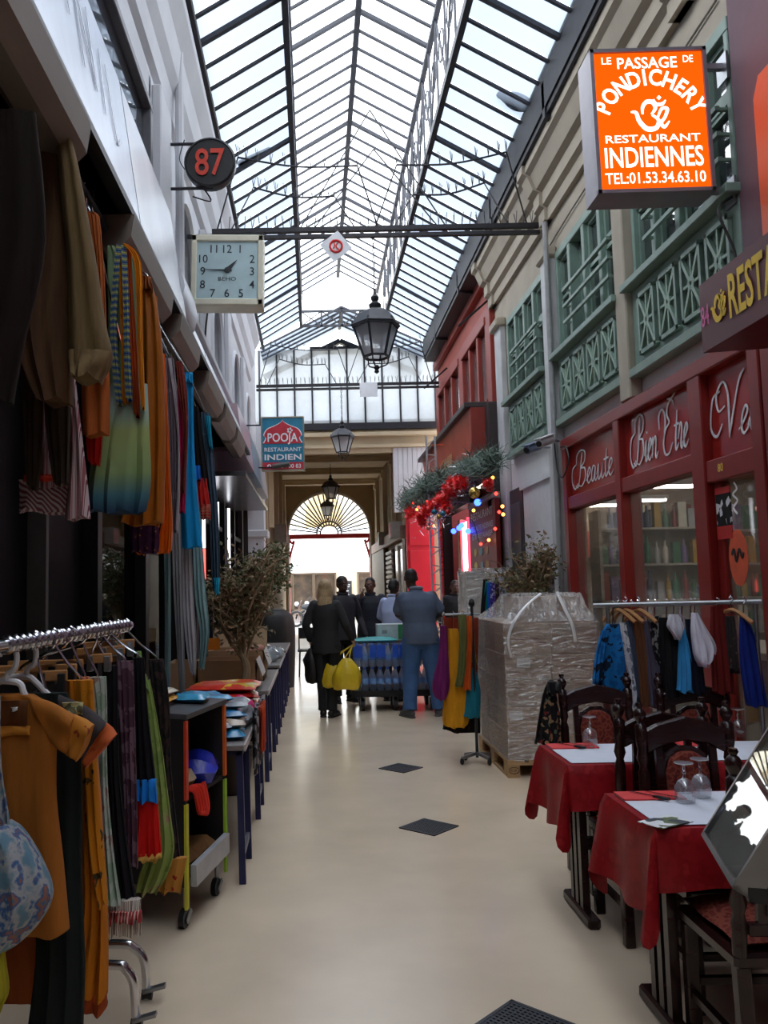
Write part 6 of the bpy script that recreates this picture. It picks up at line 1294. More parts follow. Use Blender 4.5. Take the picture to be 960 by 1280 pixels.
# slanted menu in a clear-fronted case
t = thing('menu_stand', 'slanted clear-covered menu case on a dark stand, right foreground', 'menu', (1.2, 1.9, 0))
N0, N1 = Vector((.877, 1.82, .96)), Vector((.977, 2.17, .96)); e = (N1 - N0).normalized(); hz = Vector((e.y, -e.x, 0)); inc = R_(58)
upv = hz * math.cos(inc) + Vector((0, 0, 1)) * math.sin(inc); nv = upv.cross(e) * -1
if nv.x > 0: nv = -nv
MM = Matrix.Identity(4)
for i in range(3): MM[i][0], MM[i][1], MM[i][2], MM[i][3] = -e[i], upv[i], nv[i], N1[i]
Lw, Lh = (N1 - N0).length, .66
mb = MB(); mb.box(0, Lw, 0, Lh, -.05, -.012, MM); mb.build('backing', BLACK, t, smooth=0)
mb = MB()
for b_ in ((-.012, 0, -.012, Lh, -.05, .004), (Lw, Lw + .012, -.012, Lh, -.05, .004), (-.012, Lw + .012, -.012, 0, -.05, .004)): mb.box(*b_, MM)
mb.build('frame', mat('pewter_frame', (140, 138, 138), .3, .7, .1), t, smooth=0)
mb = MB(); mb.box(0, Lw, 0, Lh, -.012, -.008, MM); mb.build('menu_sheet', mat('aged_menu_paper', (128, 126, 116), .7, 0, .12, 8), t, smooth=0)
mb = MB(); mb.box(0, Lw, 0, Lh, .0, .003, MM); mb.build('clear_cover', pane_mat('menu_cover', (.97, .97, .97), .97, .13, .01, dirtvar=.03), t, smooth=0)
mb = MB(); random.seed(9)
for r_ in range(9):
    y = .12 + r_ * .056; mb.box(.05, .05 + random.uniform(.12, .24), y, y + .008, -.008, -.007, MM)
mb.build('text_lines', mat('menu_ink', (70, 56, 50), .7), t, smooth=0, kind='stuff')
mb = MB(); mb.text('THALI', .07, MM @ Matrix.Translation((Lw / 2, .42, -.006)), .01, width=.24); mb.build('heading', mat('menu_brown', (130, 70, 44), .7), t, smooth=0)
mb = MB(); mb.bar(N1 + hz * .36 + Vector((0, 0, .0)), N1 + hz * .36 + Vector((0, 0, -.96)), .05); mb.bar(N1 + hz * .36 + e * -.34, N1 + hz * .36 + e * -.34 + Vector((0, 0, -.96)), .05); mb.build('post', BLACK, t, smooth=0)
mb = MB(); mb.bar(N1 + hz * .02 + Vector((0, 0, -.02)), N1 + hz * .38 + Vector((0, 0, -.02)), .03); mb.bar(N0 + hz * .02 + Vector((0, 0, -.02)), N0 + hz * .38 + Vector((0, 0, -.02)), .03); mb.build('bracket', BLACK, t, smooth=0)

# ---- garment rack before the boutique window
rk2 = thing('clothes_rack', 'steel clothes rack in front of the red boutique window', 'rack', (2.0, 4.9, 0))
def ry(px_): return 5.0 - .45 * (px_ - 742) / 200
a = at(742, 757, Y=5.0); b = Vector((2.43, 4.55, 1.47))
mb = MB(); mb.tube([a, b], .014, 10); mb.build('rail', STEEL, rk2)
for q in (a + (b - a) * .09, a + (b - a) * .96):
    mb = MB(); mb.tube([(q.x, q.y, .06), tuple(q)], .012, 8); mb.build('post', STEEL, rk2); mb = MB(); mb.bar((q.x - .02, q.y - .2, .06), (q.x + .02, q.y + .2, .06), .03); mb.build('foot', STEEL, rk2, smooth=0)
G3 = 'clothes on the rack before the boutique'
def hang2(name, lb_, cat, parts):
    x = (parts[0][1][0][1] + parts[0][1][0][2]) / 2; Y = ry(x); f = (x - 742) / 200; z = a.z + (b.z - a.z) * f
    return hang(name, lb_, cat, Y, parts, G3, ((at(x, 750, Y=Y)).x, z))
hang2('shirt', 'bright blue black-patterned shirt, leftmost on the boutique rack', 'shirt', [('body', [(780, 758, 774), (796, 750, 780), (830, 744, 782), (866, 740, 784)], pat('blue_black', [(16, 90, 150), (24, 110, 176), (14, 30, 50)], 'noise', 14, pos=[0, .4, .56]), dict(thick=.05, waves=2)), ('sleeve', [(788, 752, 762), (820, 744, 756), (850, 740, 754)], pat('blue_black', [(0, 0, 0)]), dict(dy=-.05))])
hang2('blouse', 'white and grey printed blouse beside the blue shirt', 'blouse', [('body', [(778, 774, 784), (820, 780, 792), (860, 788, 801), (886, 786, 798)], pat('white_print', [(200, 200, 210), (120, 126, 140), (214, 214, 220)], 'cells', 40), {})])
hang2('jacket', 'slate blue jacket second dark piece on the boutique rack', 'jacket', [('body', [(776, 782, 794), (820, 790, 800), (880, 796, 806)], cm('slate', (74, 84, 104)), {})])
hang2('coat', 'brown suede-like coat on the boutique rack', 'coat', [('body', [(770, 788, 804), (800, 794, 808), (882, 800, 815)], cm('suede', (112, 72, 48)), {})])
hang2('dress', 'grey-violet dress right of the brown coat', 'dress', [('body', [(776, 804, 814), (820, 808, 824), (884, 812, 834)], cm('grey_violet', (84, 78, 96)), {})])
hang2('top', 'black and white speckled top on the boutique rack', 'top', [('body', [(770, 812, 824), (800, 814, 826), (830, 820, 828)], pat('speckle', [(30, 30, 32), (130, 130, 130), (24, 24, 26)], 'cells', 60), {})])
hang2('jacket', 'black jacket in the middle of the boutique rack', 'jacket', [('body', [(772, 824, 842), (800, 824, 850), (835, 826, 848), (872, 828, 850)], cm('black3', (20, 20, 22)), dict(thick=.06))])
hang2('top', 'small white gathered top before the black jacket', 'top', [('body', [(768, 836, 848), (782, 834, 853), (792, 840, 852), (798, 844, 850)], cm('white', (206, 206, 216)), dict(dy=-.06, thick=.05))])
hang2('dress', 'sky-blue long dress on the boutique rack', 'dress', [('body', [(786, 848, 856), (810, 848, 861), (840, 847, 865), (864, 845, 866)], cm('sky_cloth', (62, 150, 206)), dict(dy=-.03))])
hang2('jacket', 'dark navy jacket between the sky-blue dress and white blouse', 'jacket', [('body', [(774, 856, 870), (820, 860, 876), (866, 864, 882)], cm('dark_navy', (24, 26, 44)), {})])
hang2('blouse', 'white blouse with a puffed open sleeve on the boutique rack', 'blouse', [('sleeve', [(766, 864, 872), (786, 864, 882), (806, 866, 893), (820, 868, 892), (832, 874, 884)], cm('white2', (216, 214, 226)), dict(dy=-.06, thick=.06))])
hang2('kurta', 'dark red kurta on the boutique rack', 'kurta', [('body', [(758, 888, 904), (800, 888, 910), (866, 890, 918)], cm('dark_red', (104, 28, 26)), {})])
hang2('top', 'brown patterned top on a wooden hanger right of the red kurta', 'top', [('body', [(770, 906, 918), (800, 908, 920), (840, 912, 924)], pat('brown_pattern', [(86, 70, 60), (50, 44, 44), (110, 96, 86)], 'noise', 30), {})])
hang2('dress', 'cobalt blue dress, rightmost on the boutique rack', 'dress', [('body', [(770, 924, 934), (800, 924, 944), (840, 926, 952), (882, 932, 958)], cm('cobalt_cloth', (24, 44, 124)), {})])
for i, (x, lb_) in enumerate(((772, 'wooden hanger at the left end of the boutique rack'), (782, 'second wooden hanger on the boutique rack'), (798, 'third wooden hanger, over the brown coat'), (914, 'wooden hanger near the right end of the boutique rack'))):
    Y = ry(x); c = at(x, 762, Y=Y); t = thing('clothes_hanger', lb_, 'hanger', c, group='wooden hangers on the boutique rack')
    mb = MB(); mb.tube(spline([c + Vector((-.05, .1, -.07)), c, c + Vector((.06, -.1, -.07))], 4), .012, 6); mb.build('bar', WOODH, t); mb = MB(); mb.tube(spline([c, c + Vector((0, 0, .04)), c + Vector((.012, 0, .06)), c + Vector((0, 0, .075))], 4), .004, 5); mb.build('hook', CHROME, t)
# embroidered bag on the far chair
hang('shoulder_bag', 'black embroidered shoulder bag hanging beside the far chair', 'bag', 4.76, [('pouch', [(862, 684, 694), (880, 680, 697), (910, 674, 700), (930, 672, 700)], pat('embroidery', [(22, 20, 22), (26, 24, 26), (150, 120, 90), (120, 40, 40), (90, 110, 90)], 'cells', 50, pos=[0, .5, .72, .84, .92]), dict(thick=.05)), ('strap', [(850, 686, 692), (870, 678, 682), (928, 668, 671)], BLACK, dict(thick=.01)), ('flap', [(852, 684, 700), (866, 684, 702)], BLACK, dict(dy=-.04))])

# ---- wrapped pallet
pw = mat('pale_pallet_wood', (176, 146, 108), .8, 0, .18, 6, .2, 30, stretch=(1, 6, 6))
PX0, PX1, PY0, PY1 = 1.56, 2.36, 7.0, 8.2
pal = thing('pallet', 'wooden shipping pallet under the wrapped cartons', 'pallet', ((PX0 + PX1) / 2, 7.6, 0))
for i in range(3):
    x = PX0 + .05 + i * .35
    for y in (PY0, PY0 + .53, PY1 - .145):
        mb = MB(); mb.box(x - .05, x + .05, y, y + .145, .022, .1); mb.build('block', pw, pal, smooth=0, bevel=.003)
    mb = MB(); mb.box(x - .05, x + .05, PY0, PY1, 0, .022); mb.build('skid_board', pw, pal, smooth=0)
for y in (PY0, PY0 + .53, PY1 - .145): mb = MB(); mb.box(PX0, PX1, y, y + .145, .1, .122); mb.build('stringer_board', pw, pal, smooth=0)
for i in range(5): x = PX0 + i * .175; mb = MB(); mb.box(x, x + .1 + .04 * (i % 2 == 0), PY0, PY1, .122, .144); mb.build('deck_board', pw, pal, smooth=0)
sc = mat('branded_scorch', (70, 46, 30), .8); c = Vector((PX0 + .05, PY0 - .001, .06))
mb = MB(); mb.tube([c + Vector((.042 * math.cos(q), 0, .026 * math.sin(q))) for q in [math.pi * j / 10 for j in range(21)]], .003, 4, caps=False); mb.build('stamp_ring', sc, pal); mb = MB(); mb.text('EUR', .03, face_cam(c + Vector((0, -.001, -.01))), .002, width=.055); mb.build('stamp', sc, pal, smooth=0)
LV = [(.144, .36), (.36, .575), (.575, .79), (.79, 1.0), (1.0, 1.26)]; ORD = ['bottom', 'second', 'third', 'fourth', 'top']
CB = [mat('carton_brown_%d' % k, c, .8, 0, .08, 5) for k, c in enumerate(((150, 124, 104), (160, 132, 110), (142, 116, 98)))]
lab = mat('carton_label', (212, 214, 218), .6); tape = mat('carton_tape', (134, 104, 78), .4)
for L_, (z0, z1) in enumerate(LV):
    for i, (x0, x1) in enumerate(((1.58, 1.965), (1.975, 2.36))):
        for j in range(3):
            if i == 1 and j > 0 and L_ < 4: continue
            y0 = 7.02 + j * .39; jx = .006 * ((L_ * 7 + i * 3 + j) % 3 - 1)
            t = thing('carton', '%s-layer carton of the wrapped pallet, %s' % (ORD[L_], (['front left corner', 'front right', 'middle left', 'middle right', 'back left', 'back right'][j * 2 + i])), 'box', ((x0 + x1) / 2, y0 + .19, z0), group='cartons on the wrapped pallet')
            mb = MB(); mb.box(x0 + jx, x1 + jx, y0, y0 + .38, z0 + .001, z1 - .003); mb.build('body', CB[(L_ + i + j) % 3], t, smooth=0, bevel=.004)
            if j == 0: mb = MB(); mb.box(x0 + jx + .02, x1 + jx - .02, y0 - .0008, y0 + .001, z0 + (z1 - z0) * .47, z0 + (z1 - z0) * .53); mb.build('tape', tape, t, smooth=0)
            if j == 0 and i == 0 and L_ in (1, 3): mb = MB(); mb.cbox((1.58 + (.07 if L_ == 1 else .15), y0 - .0015, z0 + .14), (.11, .001, .075), ry=R_(-4 if L_ == 1 else 2)); mb.build('label', lab, t, smooth=0)
            if j == 0 and i == 0 and L_ == 4: 
                mb = MB(); mb.text('FRAGILE', .04, face_cam((1.86, y0 - .001, z0 + .12)), .002, width=.13); mb.box(1.8, 1.93, y0 - .0012, y0 - .0008, z0 + .08, z0 + .1); mb.build('print', mat('carton_red_ink', (132, 66, 58), .8), t, smooth=0)
t = thing('carton', 'single carton on top of the pallet stack under the film tent', 'box', (2.0, 7.4, 1.26), group='cartons on the wrapped pallet'); mb = MB(); mb.box(1.75, 2.27, 7.2, 7.75, 1.261, 1.47); mb.build('body', CB[1], t, smooth=0)
def film_mat(name, tint, bs, stretch=(1, 1, 1), glossy=.2):
    M = bpy.data.materials.new(name); M.use_nodes = True; n, l = M.node_tree.nodes, M.node_tree.links; n.remove(n['Principled BSDF'])
    tr_ = n.new('ShaderNodeBsdfTransparent'); tr_.inputs[0].default_value = tint; g = n.new('ShaderNodeBsdfGlossy'); g.inputs['Roughness'].default_value = .18; df = n.new('ShaderNodeBsdfDiffuse'); df.inputs[0].default_value = (.75, .74, .74, 1)
    tcx = n.new('ShaderNodeTexCoord'); mp = n.new('ShaderNodeMapping'); mp.inputs['Scale'].default_value = stretch; x = n.new('ShaderNodeTexNoise'); x.inputs['Scale'].default_value = bs; x.inputs['Detail'].default_value = 4; x.inputs['Distortion'].default_value = 1.2
    l.new(tcx.outputs['Object'], mp.inputs[0]); l.new(mp.outputs[0], x.inputs['Vector'])
    bp = n.new('ShaderNodeBump'); bp.inputs['Strength'].default_value = 1; bp.inputs['Distance'].default_value = .03; l.new(x.outputs['Fac'], bp.inputs['Height']); l.new(bp.outputs[0], g.inputs['Normal'])
    mr = n.new('ShaderNodeMapRange'); mr.inputs[1].default_value = .52; mr.inputs[2].default_value = .72; mr.inputs[3].default_value = .08; mr.inputs[4].default_value = .5; l.new(x.outputs['Fac'], mr.inputs[0])
    m1 = n.new('ShaderNodeMixShader'); l.new(mr.outputs[0], m1.inputs[0]); l.new(tr_.outputs[0], m1.inputs[1]); l.new(df.outputs[0], m1.inputs[2])
    m2 = n.new('ShaderNodeMixShader'); m2.inputs[0].default_value = glossy; l.new(m1.outputs[0], m2.inputs[1]); l.new(g.outputs[0], m2.inputs[2]); l.new(m2.outputs[0], n['Material Output'].inputs[0]); return M
FILM = film_mat('stretch_film', (.95, .94, .93, 1), 7, (1, 1, 4), .3); TENT = film_mat('film_tent', (.95, .94, .94, 1), 6, (3, 3, 1), .22)
def wrap(label, x0, x1, y0, y1, z0, z1, tent=None, seed=1):
    t = thing('stretch_wrap', label, 'film', (x0, y0, z0), group='stretch film'); rnd = random.Random(seed); mb = MB(); n = 64; rows = 16; vs = []; fs = []
    def edge(u):
        s = u * 4; k = int(s) % 4; f = s - int(s); return [(x0 + (x1 - x0) * f, y0), (x1, y0 + (y1 - y0) * f), (x1 - (x1 - x0) * f, y1), (x0, y1 - (y1 - y0) * f)][k]
    for j in range(rows):
        for i in range(n):
            x, y = edge(i / n); z = z0 + (z1 - z0) * j / (rows - 1); q = rnd.uniform(0, .012) + (.03 * rnd.random() if j == 0 else 0)
            cx, cy = (x0 + x1) / 2, (y0 + y1) / 2; dx, dy = x - cx, y - cy; L = math.hypot(dx, dy); vs.append((x + dx / L * q, y + dy / L * q, z + (rnd.uniform(-.02, .01) if j == 0 else 0)))
    for j in range(rows - 1):
        for i in range(n): i2 = (i + 1) % n; fs.append((j * n + i, j * n + i2, (j + 1) * n + i2, (j + 1) * n + i))
    mb.add(vs, fs); mb.build('side_film', FILM, t, smooth=60)
    if tent:
        tx0, tx1, ty0, ty1, tz = tent; mb = MB(); vs = []; fs = []; m_ = 7
        for j in range(m_):
            v = j / (m_ - 1); vv = v ** .8
            for i in range(n):
                x, y = edge(i / n); f = ((x - x0) / (x1 - x0), (y - y0) / (y1 - y0)); X_, Y_ = tx0 + (tx1 - tx0) * f[0], ty0 + (ty1 - ty0) * f[1]
                vs.append((x + (X_ - x) * v + rnd.uniform(-.008, .008), y + (Y_ - y) * v + rnd.uniform(-.008, .008), z1 + (tz - z1) * vv - .05 * math.sin(math.pi * v) + rnd.uniform(-.008, .008)))
        for j in range(m_ - 1):
            for i in range(n): i2 = (i + 1) % n; fs.append((j * n + i, j * n + i2, (j + 1) * n + i2, (j + 1) * n + i))
        fs.append(tuple((m_ - 1) * n + i for i in range(n))); mb.add(vs, fs); mb.build('top_film', TENT, t, smooth=60)
        wp = mat('twisted_film', (222, 220, 222), .2, 0, .1, 20)
        for pts in () if tent[4] > 1.6 else (((1.93, 7.14, 1.5), (1.78, 7.05, 1.4), (1.66, 6.985, 1.28), (1.6, 6.98, 1.12), (1.62, 6.975, .98)), ((2.08, 7.16, 1.51), (2.1, 7.05, 1.38), (2.14, 6.985, 1.24), (2.16, 6.98, 1.1))):
            mb = MB(); mb.tube(spline(pts, 6), [.02, .03] * 12 + [.02], 6) if False else mb.tube(spline(pts, 6), .016, 6, sq=.5); mb.build('film_rope', wp, t)
    return t
wrap('glossy stretch film around the pallet of cartons, tented at the top', 1.57, 2.37, 7.005, 8.2, .15, 1.265, (1.74, 2.28, 7.18, 7.8, 1.5))
for L_, (z0, z1) in enumerate(((.0, .6), (.6, 1.2), (1.2, 1.74))):
    for i, (x0, x1) in enumerate(((1.82, 2.1), (2.11, 2.4))):
        t = thing('carton', '%s wrapped carton of the farther white stack, %s' % (['bottom', 'middle', 'top'][L_], ['left', 'right'][i]), 'box', ((x0 + x1) / 2, 10.2, z0), group='cartons of the farther stack'); mb = MB(); mb.box(x0, x1, 10.0, 10.5, z0 + .001, z1 - .003); mb.build('body', mat('pale_carton', (186, 174, 164), .8, 0, .08, 5), t, smooth=0)
wrap('stretch film around the farther pale stack before the side door', 1.81, 2.41, 9.99, 10.52, .02, 1.75, (1.82, 2.4, 10, 10.5, 1.78), 4)

# ---- two small garment stands
def stand(label, x0, x1, Y, z, nt_=1):
    t = thing('garment_stand', label, 'rack', ((x0 + x1) / 2, Y, 0), group='small garment stands')
    mb = MB(); mb.tube([(x0, Y, z), (x1, Y, z)], .012, 8); mb.build('rail', STEEL, t); xm = x0 + (x1 - x0) * .78
    mb = MB(); mb.tube([(xm, Y - .02, .05), (xm, Y - .02, z + .08)], .014, 8); mb.build('pole', mat('dark_steel', (60, 60, 64), .35, .7), t); mb = MB(); mb.lathe([(.02, 0), (.03, .02), (.02, .06), (.008, .07)], 10, c=(xm, Y - .02, z + .07)); mb.build('knob', BLACK, t)
    for q in (0, 90, 180, 270): mb = MB(); d = Vector((math.cos(R_(q + 30)) * .17, math.sin(R_(q + 30)) * .13, 0)); mb.bar((xm, Y - .02, .09), (xm + d.x, Y - .02 + d.y, .06), .03, .025); mb.build('leg', STEEL, t, smooth=0); mb = MB(); mb.ell((xm + d.x, Y - .02 + d.y, .03), (.02, .03, .03), 8, 6); mb.build('caster', BLACK, t)
    return t
stand('small garment stand with scarves and bags left of the wrapped pallet', 1.16, 1.5, 7.62, 1.32); stand('small garment stand behind the wrapped pallet', 1.85, 2.15, 8.75, 1.62)
G4 = 'goods on the small garment stand'
def hs_(n_, lb_, cat, Y, rows, m, g=G4, **o): return hang(n_, lb_, cat, Y, [('drape', rows, m, o)], g, ((rows[0][1] + rows[0][2]) / 2 and at((rows[0][1] + rows[0][2]) / 2, 770, Y=Y).x, 1.32 if g == G4 else 1.62))
hs_('cloth', 'rust red cloth behind the others on the small stand', 'cloth', 7.8, [(772, 553, 598), (800, 553, 598), (850, 556, 597)], cm('rust_red', (136, 52, 34)))
hs_('cloth_bag', 'plum purple gathered bag at the left of the small stand', 'bag', 7.6, [(782, 550, 558), (820, 548, 560), (850, 541, 562), (866, 541, 560), (874, 546, 556)], cm('plum_bag', (112, 34, 96)), thick=.08)
hs_('trousers', 'mustard yellow harem trousers on the small stand', 'trousers', 7.66, [(786, 560, 572), (820, 560, 584), (860, 556, 588), (900, 553, 586), (908, 558, 580)], cm('mustard', (206, 142, 28)), thick=.08, waves=3)
hs_('scarf', 'olive green strip scarf on the small stand', 'scarf', 7.56, [(768, 572, 583), (800, 574, 583), (836, 572, 582), (858, 568, 578)], cm('olive_green', (104, 106, 62)))
hs_('scarf', 'orange scarf on the small stand', 'scarf', 7.58, [(770, 583, 590), (810, 584, 590), (862, 578, 588)], cm('orange3', (206, 92, 34)))
hs_('trousers', 'yellow patterned cloth right of the pole of the small stand', 'cloth', 7.7, [(782, 586, 592), (810, 587, 594), (830, 590, 597)], pat('yellow_pattern', [(200, 150, 40), (150, 100, 30), (210, 170, 60)], 'noise', 30))
hs_('cloth_bag', 'teal cloth bag low on the small stand', 'bag', 7.64, [(836, 584, 594), (860, 576, 600), (888, 574, 600), (896, 580, 598)], cm('teal_bag', (32, 112, 130)), thick=.07)
hs_('skirt', 'black fringed skirt at the bottom of the small stand', 'skirt', 7.74, [(870, 560, 596), (900, 555, 600), (913, 553, 600)], cm('black4', (28, 22, 20)), thick=.06, hem=.02)
G5 = 'scarves on the farther small stand'
for lb_, rows, m in (('black cloth at the left of the farther small stand', [(724, 604, 610), (760, 601, 607), (780, 600, 606)], cm('black5', (30, 26, 30))), ('emerald scarf on the farther small stand', [(726, 606, 611), (770, 602, 608), (790, 600, 606)], cm('emerald', (20, 130, 120))), ('bright blue scarf on the farther small stand', [(728, 609, 614), (770, 606, 613), (792, 605, 612)], cm('bright_blue', (30, 90, 190))), ('violet and white spotted scarf on the farther small stand', [(728, 613, 619), (780, 610, 618), (830, 598, 608)], pat('violet_spots', [(90, 60, 150), (190, 180, 210), (70, 50, 130)], 'cells', 60)), ('dark plum cloth right of the violet scarf', [(722, 619, 624), (760, 619, 625), (790, 620, 626)], cm('dark_plum', (50, 32, 48))), ('pale dotted cloth at the right of the farther small stand', [(716, 622, 636), (745, 624, 640), (770, 628, 642)], pat('pale_dots', [(150, 150, 168), (90, 92, 110), (164, 164, 180)], 'cells', 50))):
    hs_('scarf', lb_, 'scarf', 8.75, rows, m, G5)
tree('sparse olive tree behind the wrapped pallet, right side', Vector((2.22, 8.42, 0)), None, [(2.22, 8.42, .3), (2.2, 8.42, .9), (2.22, 8.42, 1.4)], [((2.2, 8.36, 1.75), (.22, .12, .2)), ((2.0, 8.4, 1.65), (.16, .12, .18)), ((2.3, 8.3, 1.72), (.1, .12, .26)), ((2.34, 8.24, 1.88), (.05, .1, .16))], 44, 2200, .048, LFG, LFD, 17, TERR)

# ---- restaurant front: menu board, garland, fairy lights, doorway
t = thing('menu_board', 'dark red menu board with white heading and small dish pictures', 'sign', (2.42, 11.9, 1.5))
mb = MB(); mb.box(2.4, 2.46, 10.92, 12.7, 1.2, 2.72); mb.build('board', mat('menu_board_red', (126, 36, 32), .5, 0, .06), t, smooth=0)
mb = MB(); mb.box(2.38, 2.47, 10.9, 12.72, 2.72, 2.8); mb.build('top_trim', mat('grey_trim', (150, 140, 134), .5), t, smooth=0)
for s, z, h_, w_ in (('RESTAURANT', 2.52, .16, 1.5), ('SPECIALITES INDIENNES', 2.36, .11, 1.5), ('ET PAKISTANAISES', 2.24, .11, 1.4)): line(t, LET, s, h_, face_left((2.395, 11.8, z)), .004, width=w_)
random.seed(4)
for i in range(11): y = 12.35 - (i % 3) * .42 + random.uniform(-.05, .05); z = 2.05 - (i // 3) * .2; mb = MB(); mb.prism([(.12 * math.cos(q) * (1 if i % 2 else .8), .06 * math.sin(q)) for q in [math.pi * j / 5 for j in range(10)]], 0, .004, face_left((2.397, y, z))); mb.build('dish_picture', mat('dish_%d' % (i % 3), ((190, 170, 60), (90, 140, 150), (170, 120, 60))[i % 3], .5), t, smooth=0)
gx = lambda x, b: b - max(0, 560 - x) / 50 * .4          # the far end of the garland swings out over the passage
gl = thing('garland', 'silver-tipped pine garland along the red restaurant awning', 'garland', (2.2, 12.5, 3.2))
PINE = mat('frosted_pine', (96, 112, 100), .7, 0, .3, 20); TINS = mat('silver_tinsel', (176, 172, 178), .25, .7, .3, 20)
def needles(path, n, L, m, nm, spread, seed, w=.006):
    rnd = random.Random(seed); mb = MB()
    for _ in range(n):
        p = path[rnd.randrange(len(path))] + Vector((rnd.gauss(0, spread), rnd.gauss(0, spread), rnd.gauss(0, spread))); d = Vector((rnd.uniform(-1, 1), rnd.uniform(-1, 1), rnd.uniform(-.8, 1))).normalized(); s = d.orthogonal().normalized() * w
        mb.add([p - s, p + s, p + d * L * rnd.uniform(.6, 1.3)], [(0, 1, 2)])
    return mb.build(nm, m, gl, smooth=0, kind='stuff')
gp = lambda pts, X=2.12: spline([at(x, y, X=gx(x, X)) for x, y in pts], 8)
needles(gp([(510, 630), (528, 615), (545, 606), (560, 600)]), 2200, .22, PINE, 'pine_sprays', .09, 1, .012); needles(gp([(574, 592), (590, 584), (604, 580), (616, 576)]), 1500, .2, PINE, 'pine_sprays', .06, 2, .01)
needles(gp([(532, 655), (548, 640), (562, 625), (580, 600), (592, 588)], 2.18), 1100, .13, TINS, 'tinsel', .09, 3, .008)
POM = mat('red_tinsel', (226, 36, 34), .35, .05, .3, 30); 
for i, (x, y, r) in enumerate(((514, 642, .13), (526, 645, .12), (533, 638, .13), (543, 632, .13), (552, 624, .14), (558, 634, .1), (562, 613, .15), (568, 604, .14), (576, 603, .13), (528, 654, .08), (610, 604, .07))):
    p = at(x, y, X=gx(x, 1.98)); t = thing('tinsel_pompom', 'red tinsel pompom of the garland, %s' % ['far left end', 'second from the left', 'third from the left', 'fourth from the left', 'fifth from the left', 'lower middle', 'large one at the upper middle', 'beside the silver tinsel', 'rightmost of the cluster', 'small one hanging lowest left', 'small single one at the right'][i], 'ornament', p, group='red tinsel pompoms')
    rnd = random.Random(i); mb = MB(); mb.ell(p, (r * .6,) * 3, 10, 8)
    for _ in range(160):
        d = Vector((rnd.gauss(0, 1), rnd.gauss(0, 1), rnd.gauss(0, 1))).normalized(); s = d.orthogonal().normalized() * .012; mb.add([p + d * r * .5 - s, p + d * r * .5 + s, p + d * r * rnd.uniform(.9, 1.15)], [(0, 1, 2)])
    mb.build('tinsel_ball', POM, t, smooth=0, kind='stuff')
for i, (x, y, r, c, m_) in enumerate(((593, 616, .07, (206, 170, 90), .8), (543, 640, .045, (40, 110, 130), .3), (554, 642, .045, (60, 130, 150), .3), (549, 646, .04, (180, 140, 70), .6), (536, 660, .04, (206, 130, 110), .4), (560, 640, .04, (190, 40, 40), .3), (612, 610, .05, (190, 30, 36), .3))):
    p = at(x, y, X=gx(x, 1.96 if i < 6 else 2.12)); t = thing('bauble', ['gold bell bauble right of the pompoms', 'teal bauble under the left pompoms', 'blue bauble right of the teal one', 'bronze bauble under the blue one', 'pink bauble lowest on the left', 'small red bauble under the middle pompom', 'red bauble at the garland right end'][i], 'ornament', p, group='garland baubles'); mb = MB(); mb.ell(p, (r,) * 3, 12, 10); mb.build('ball', mat('bauble_%d' % i, c, .15, m_, 0), t); mb = MB(); mb.tube([p + Vector((0, 0, r)), p + Vector((0, 0, r + .03))], .012, 6); mb.build('cap', STEEL, t)
FL = [(523, 634, 'red'), (517, 629, 'red'), (534, 627, 'red'), (521, 637, 'amber'), (542, 657, 'amber'), (616, 597, 'amber'), (620, 617, 'red'), (624, 640, 'red'), (628, 633, 'amber'), (629, 643, 'amber'), (592, 638, 'amber'), (619, 661, 'red'), (611, 675, 'amber'), (601, 680, 'red'), (548, 662, 'amber'), (585, 664, 'blue'), (567, 664, 'blue'), (574, 660, 'blue'), (577, 657, 'blue'), (597, 628, 'blue')]
FLX = sorted(range(len(FL)), key=lambda i: FL[i][0]); ORDN = ['first', 'second', 'third', 'fourth', 'fifth', 'sixth', 'seventh', 'eighth']
word = {'red': glow('led_red', (255, 50, 40), 5), 'amber': glow('led_amber', (255, 170, 70), 5), 'blue': glow('led_blue', (40, 70, 255), 9)}
for i, (x, y, c) in enumerate(FL):
    p = at(x, y, X=gx(x, 2.1) if y < 650 and x < 600 else 2.34); r = .022 if c != 'blue' else .045
    mb = MB(); mb.ell(p, (r, r, r), 8, 6); mb.build('fairy_light', word[c], None, cat='light', group='%s fairy lights of the red restaurant' % c, label='%s from the left of the small %s fairy lights on the red restaurant' % (ORDN[[k for k in FLX if FL[k][2] == c].index(i)], c))
t = thing('fairy_light_cable', 'dark cable carrying the fairy lights over the red restaurant front', 'cable', (2.2, 12.5, 3.1))
mb = MB(); mb.tube(spline([at(x, y, X=gx(x, 2.12)) for x, y in ((514, 632), (535, 640), (560, 628), (597, 628), (620, 610))], 6), .008, 5); mb.tube(spline([at(x, y, X=2.36) for x, y in ((630, 632), (624, 650), (612, 672), (600, 680), (590, 650), (574, 658), (566, 666))], 6), .006, 5); mb.build('cable', BLACK, t)
t = thing('lit_sign', 'glowing white and pink upright sign inside the red restaurant doorway', 'sign', (2.62, 14.2, 1.8))
mb = MB(); mb.box(2.6, 2.66, 13.95, 14.5, 1.4, 2.65); mb.build('lit_panel', glow('door_sign_white', (255, 236, 230), 4), t, smooth=0)
mb = MB(); mb.box(2.58, 2.67, 13.88, 13.95, 1.35, 2.7); mb.box(2.58, 2.67, 14.5, 14.57, 1.35, 2.7); mb.build('lit_edge', glow('door_sign_pink', (255, 60, 80), 3), t, smooth=0)
mb = MB(); mb.box(2.61, 2.65, 14.2, 14.26, 0, 1.4); mb.build('post', STEEL, t, smooth=0)
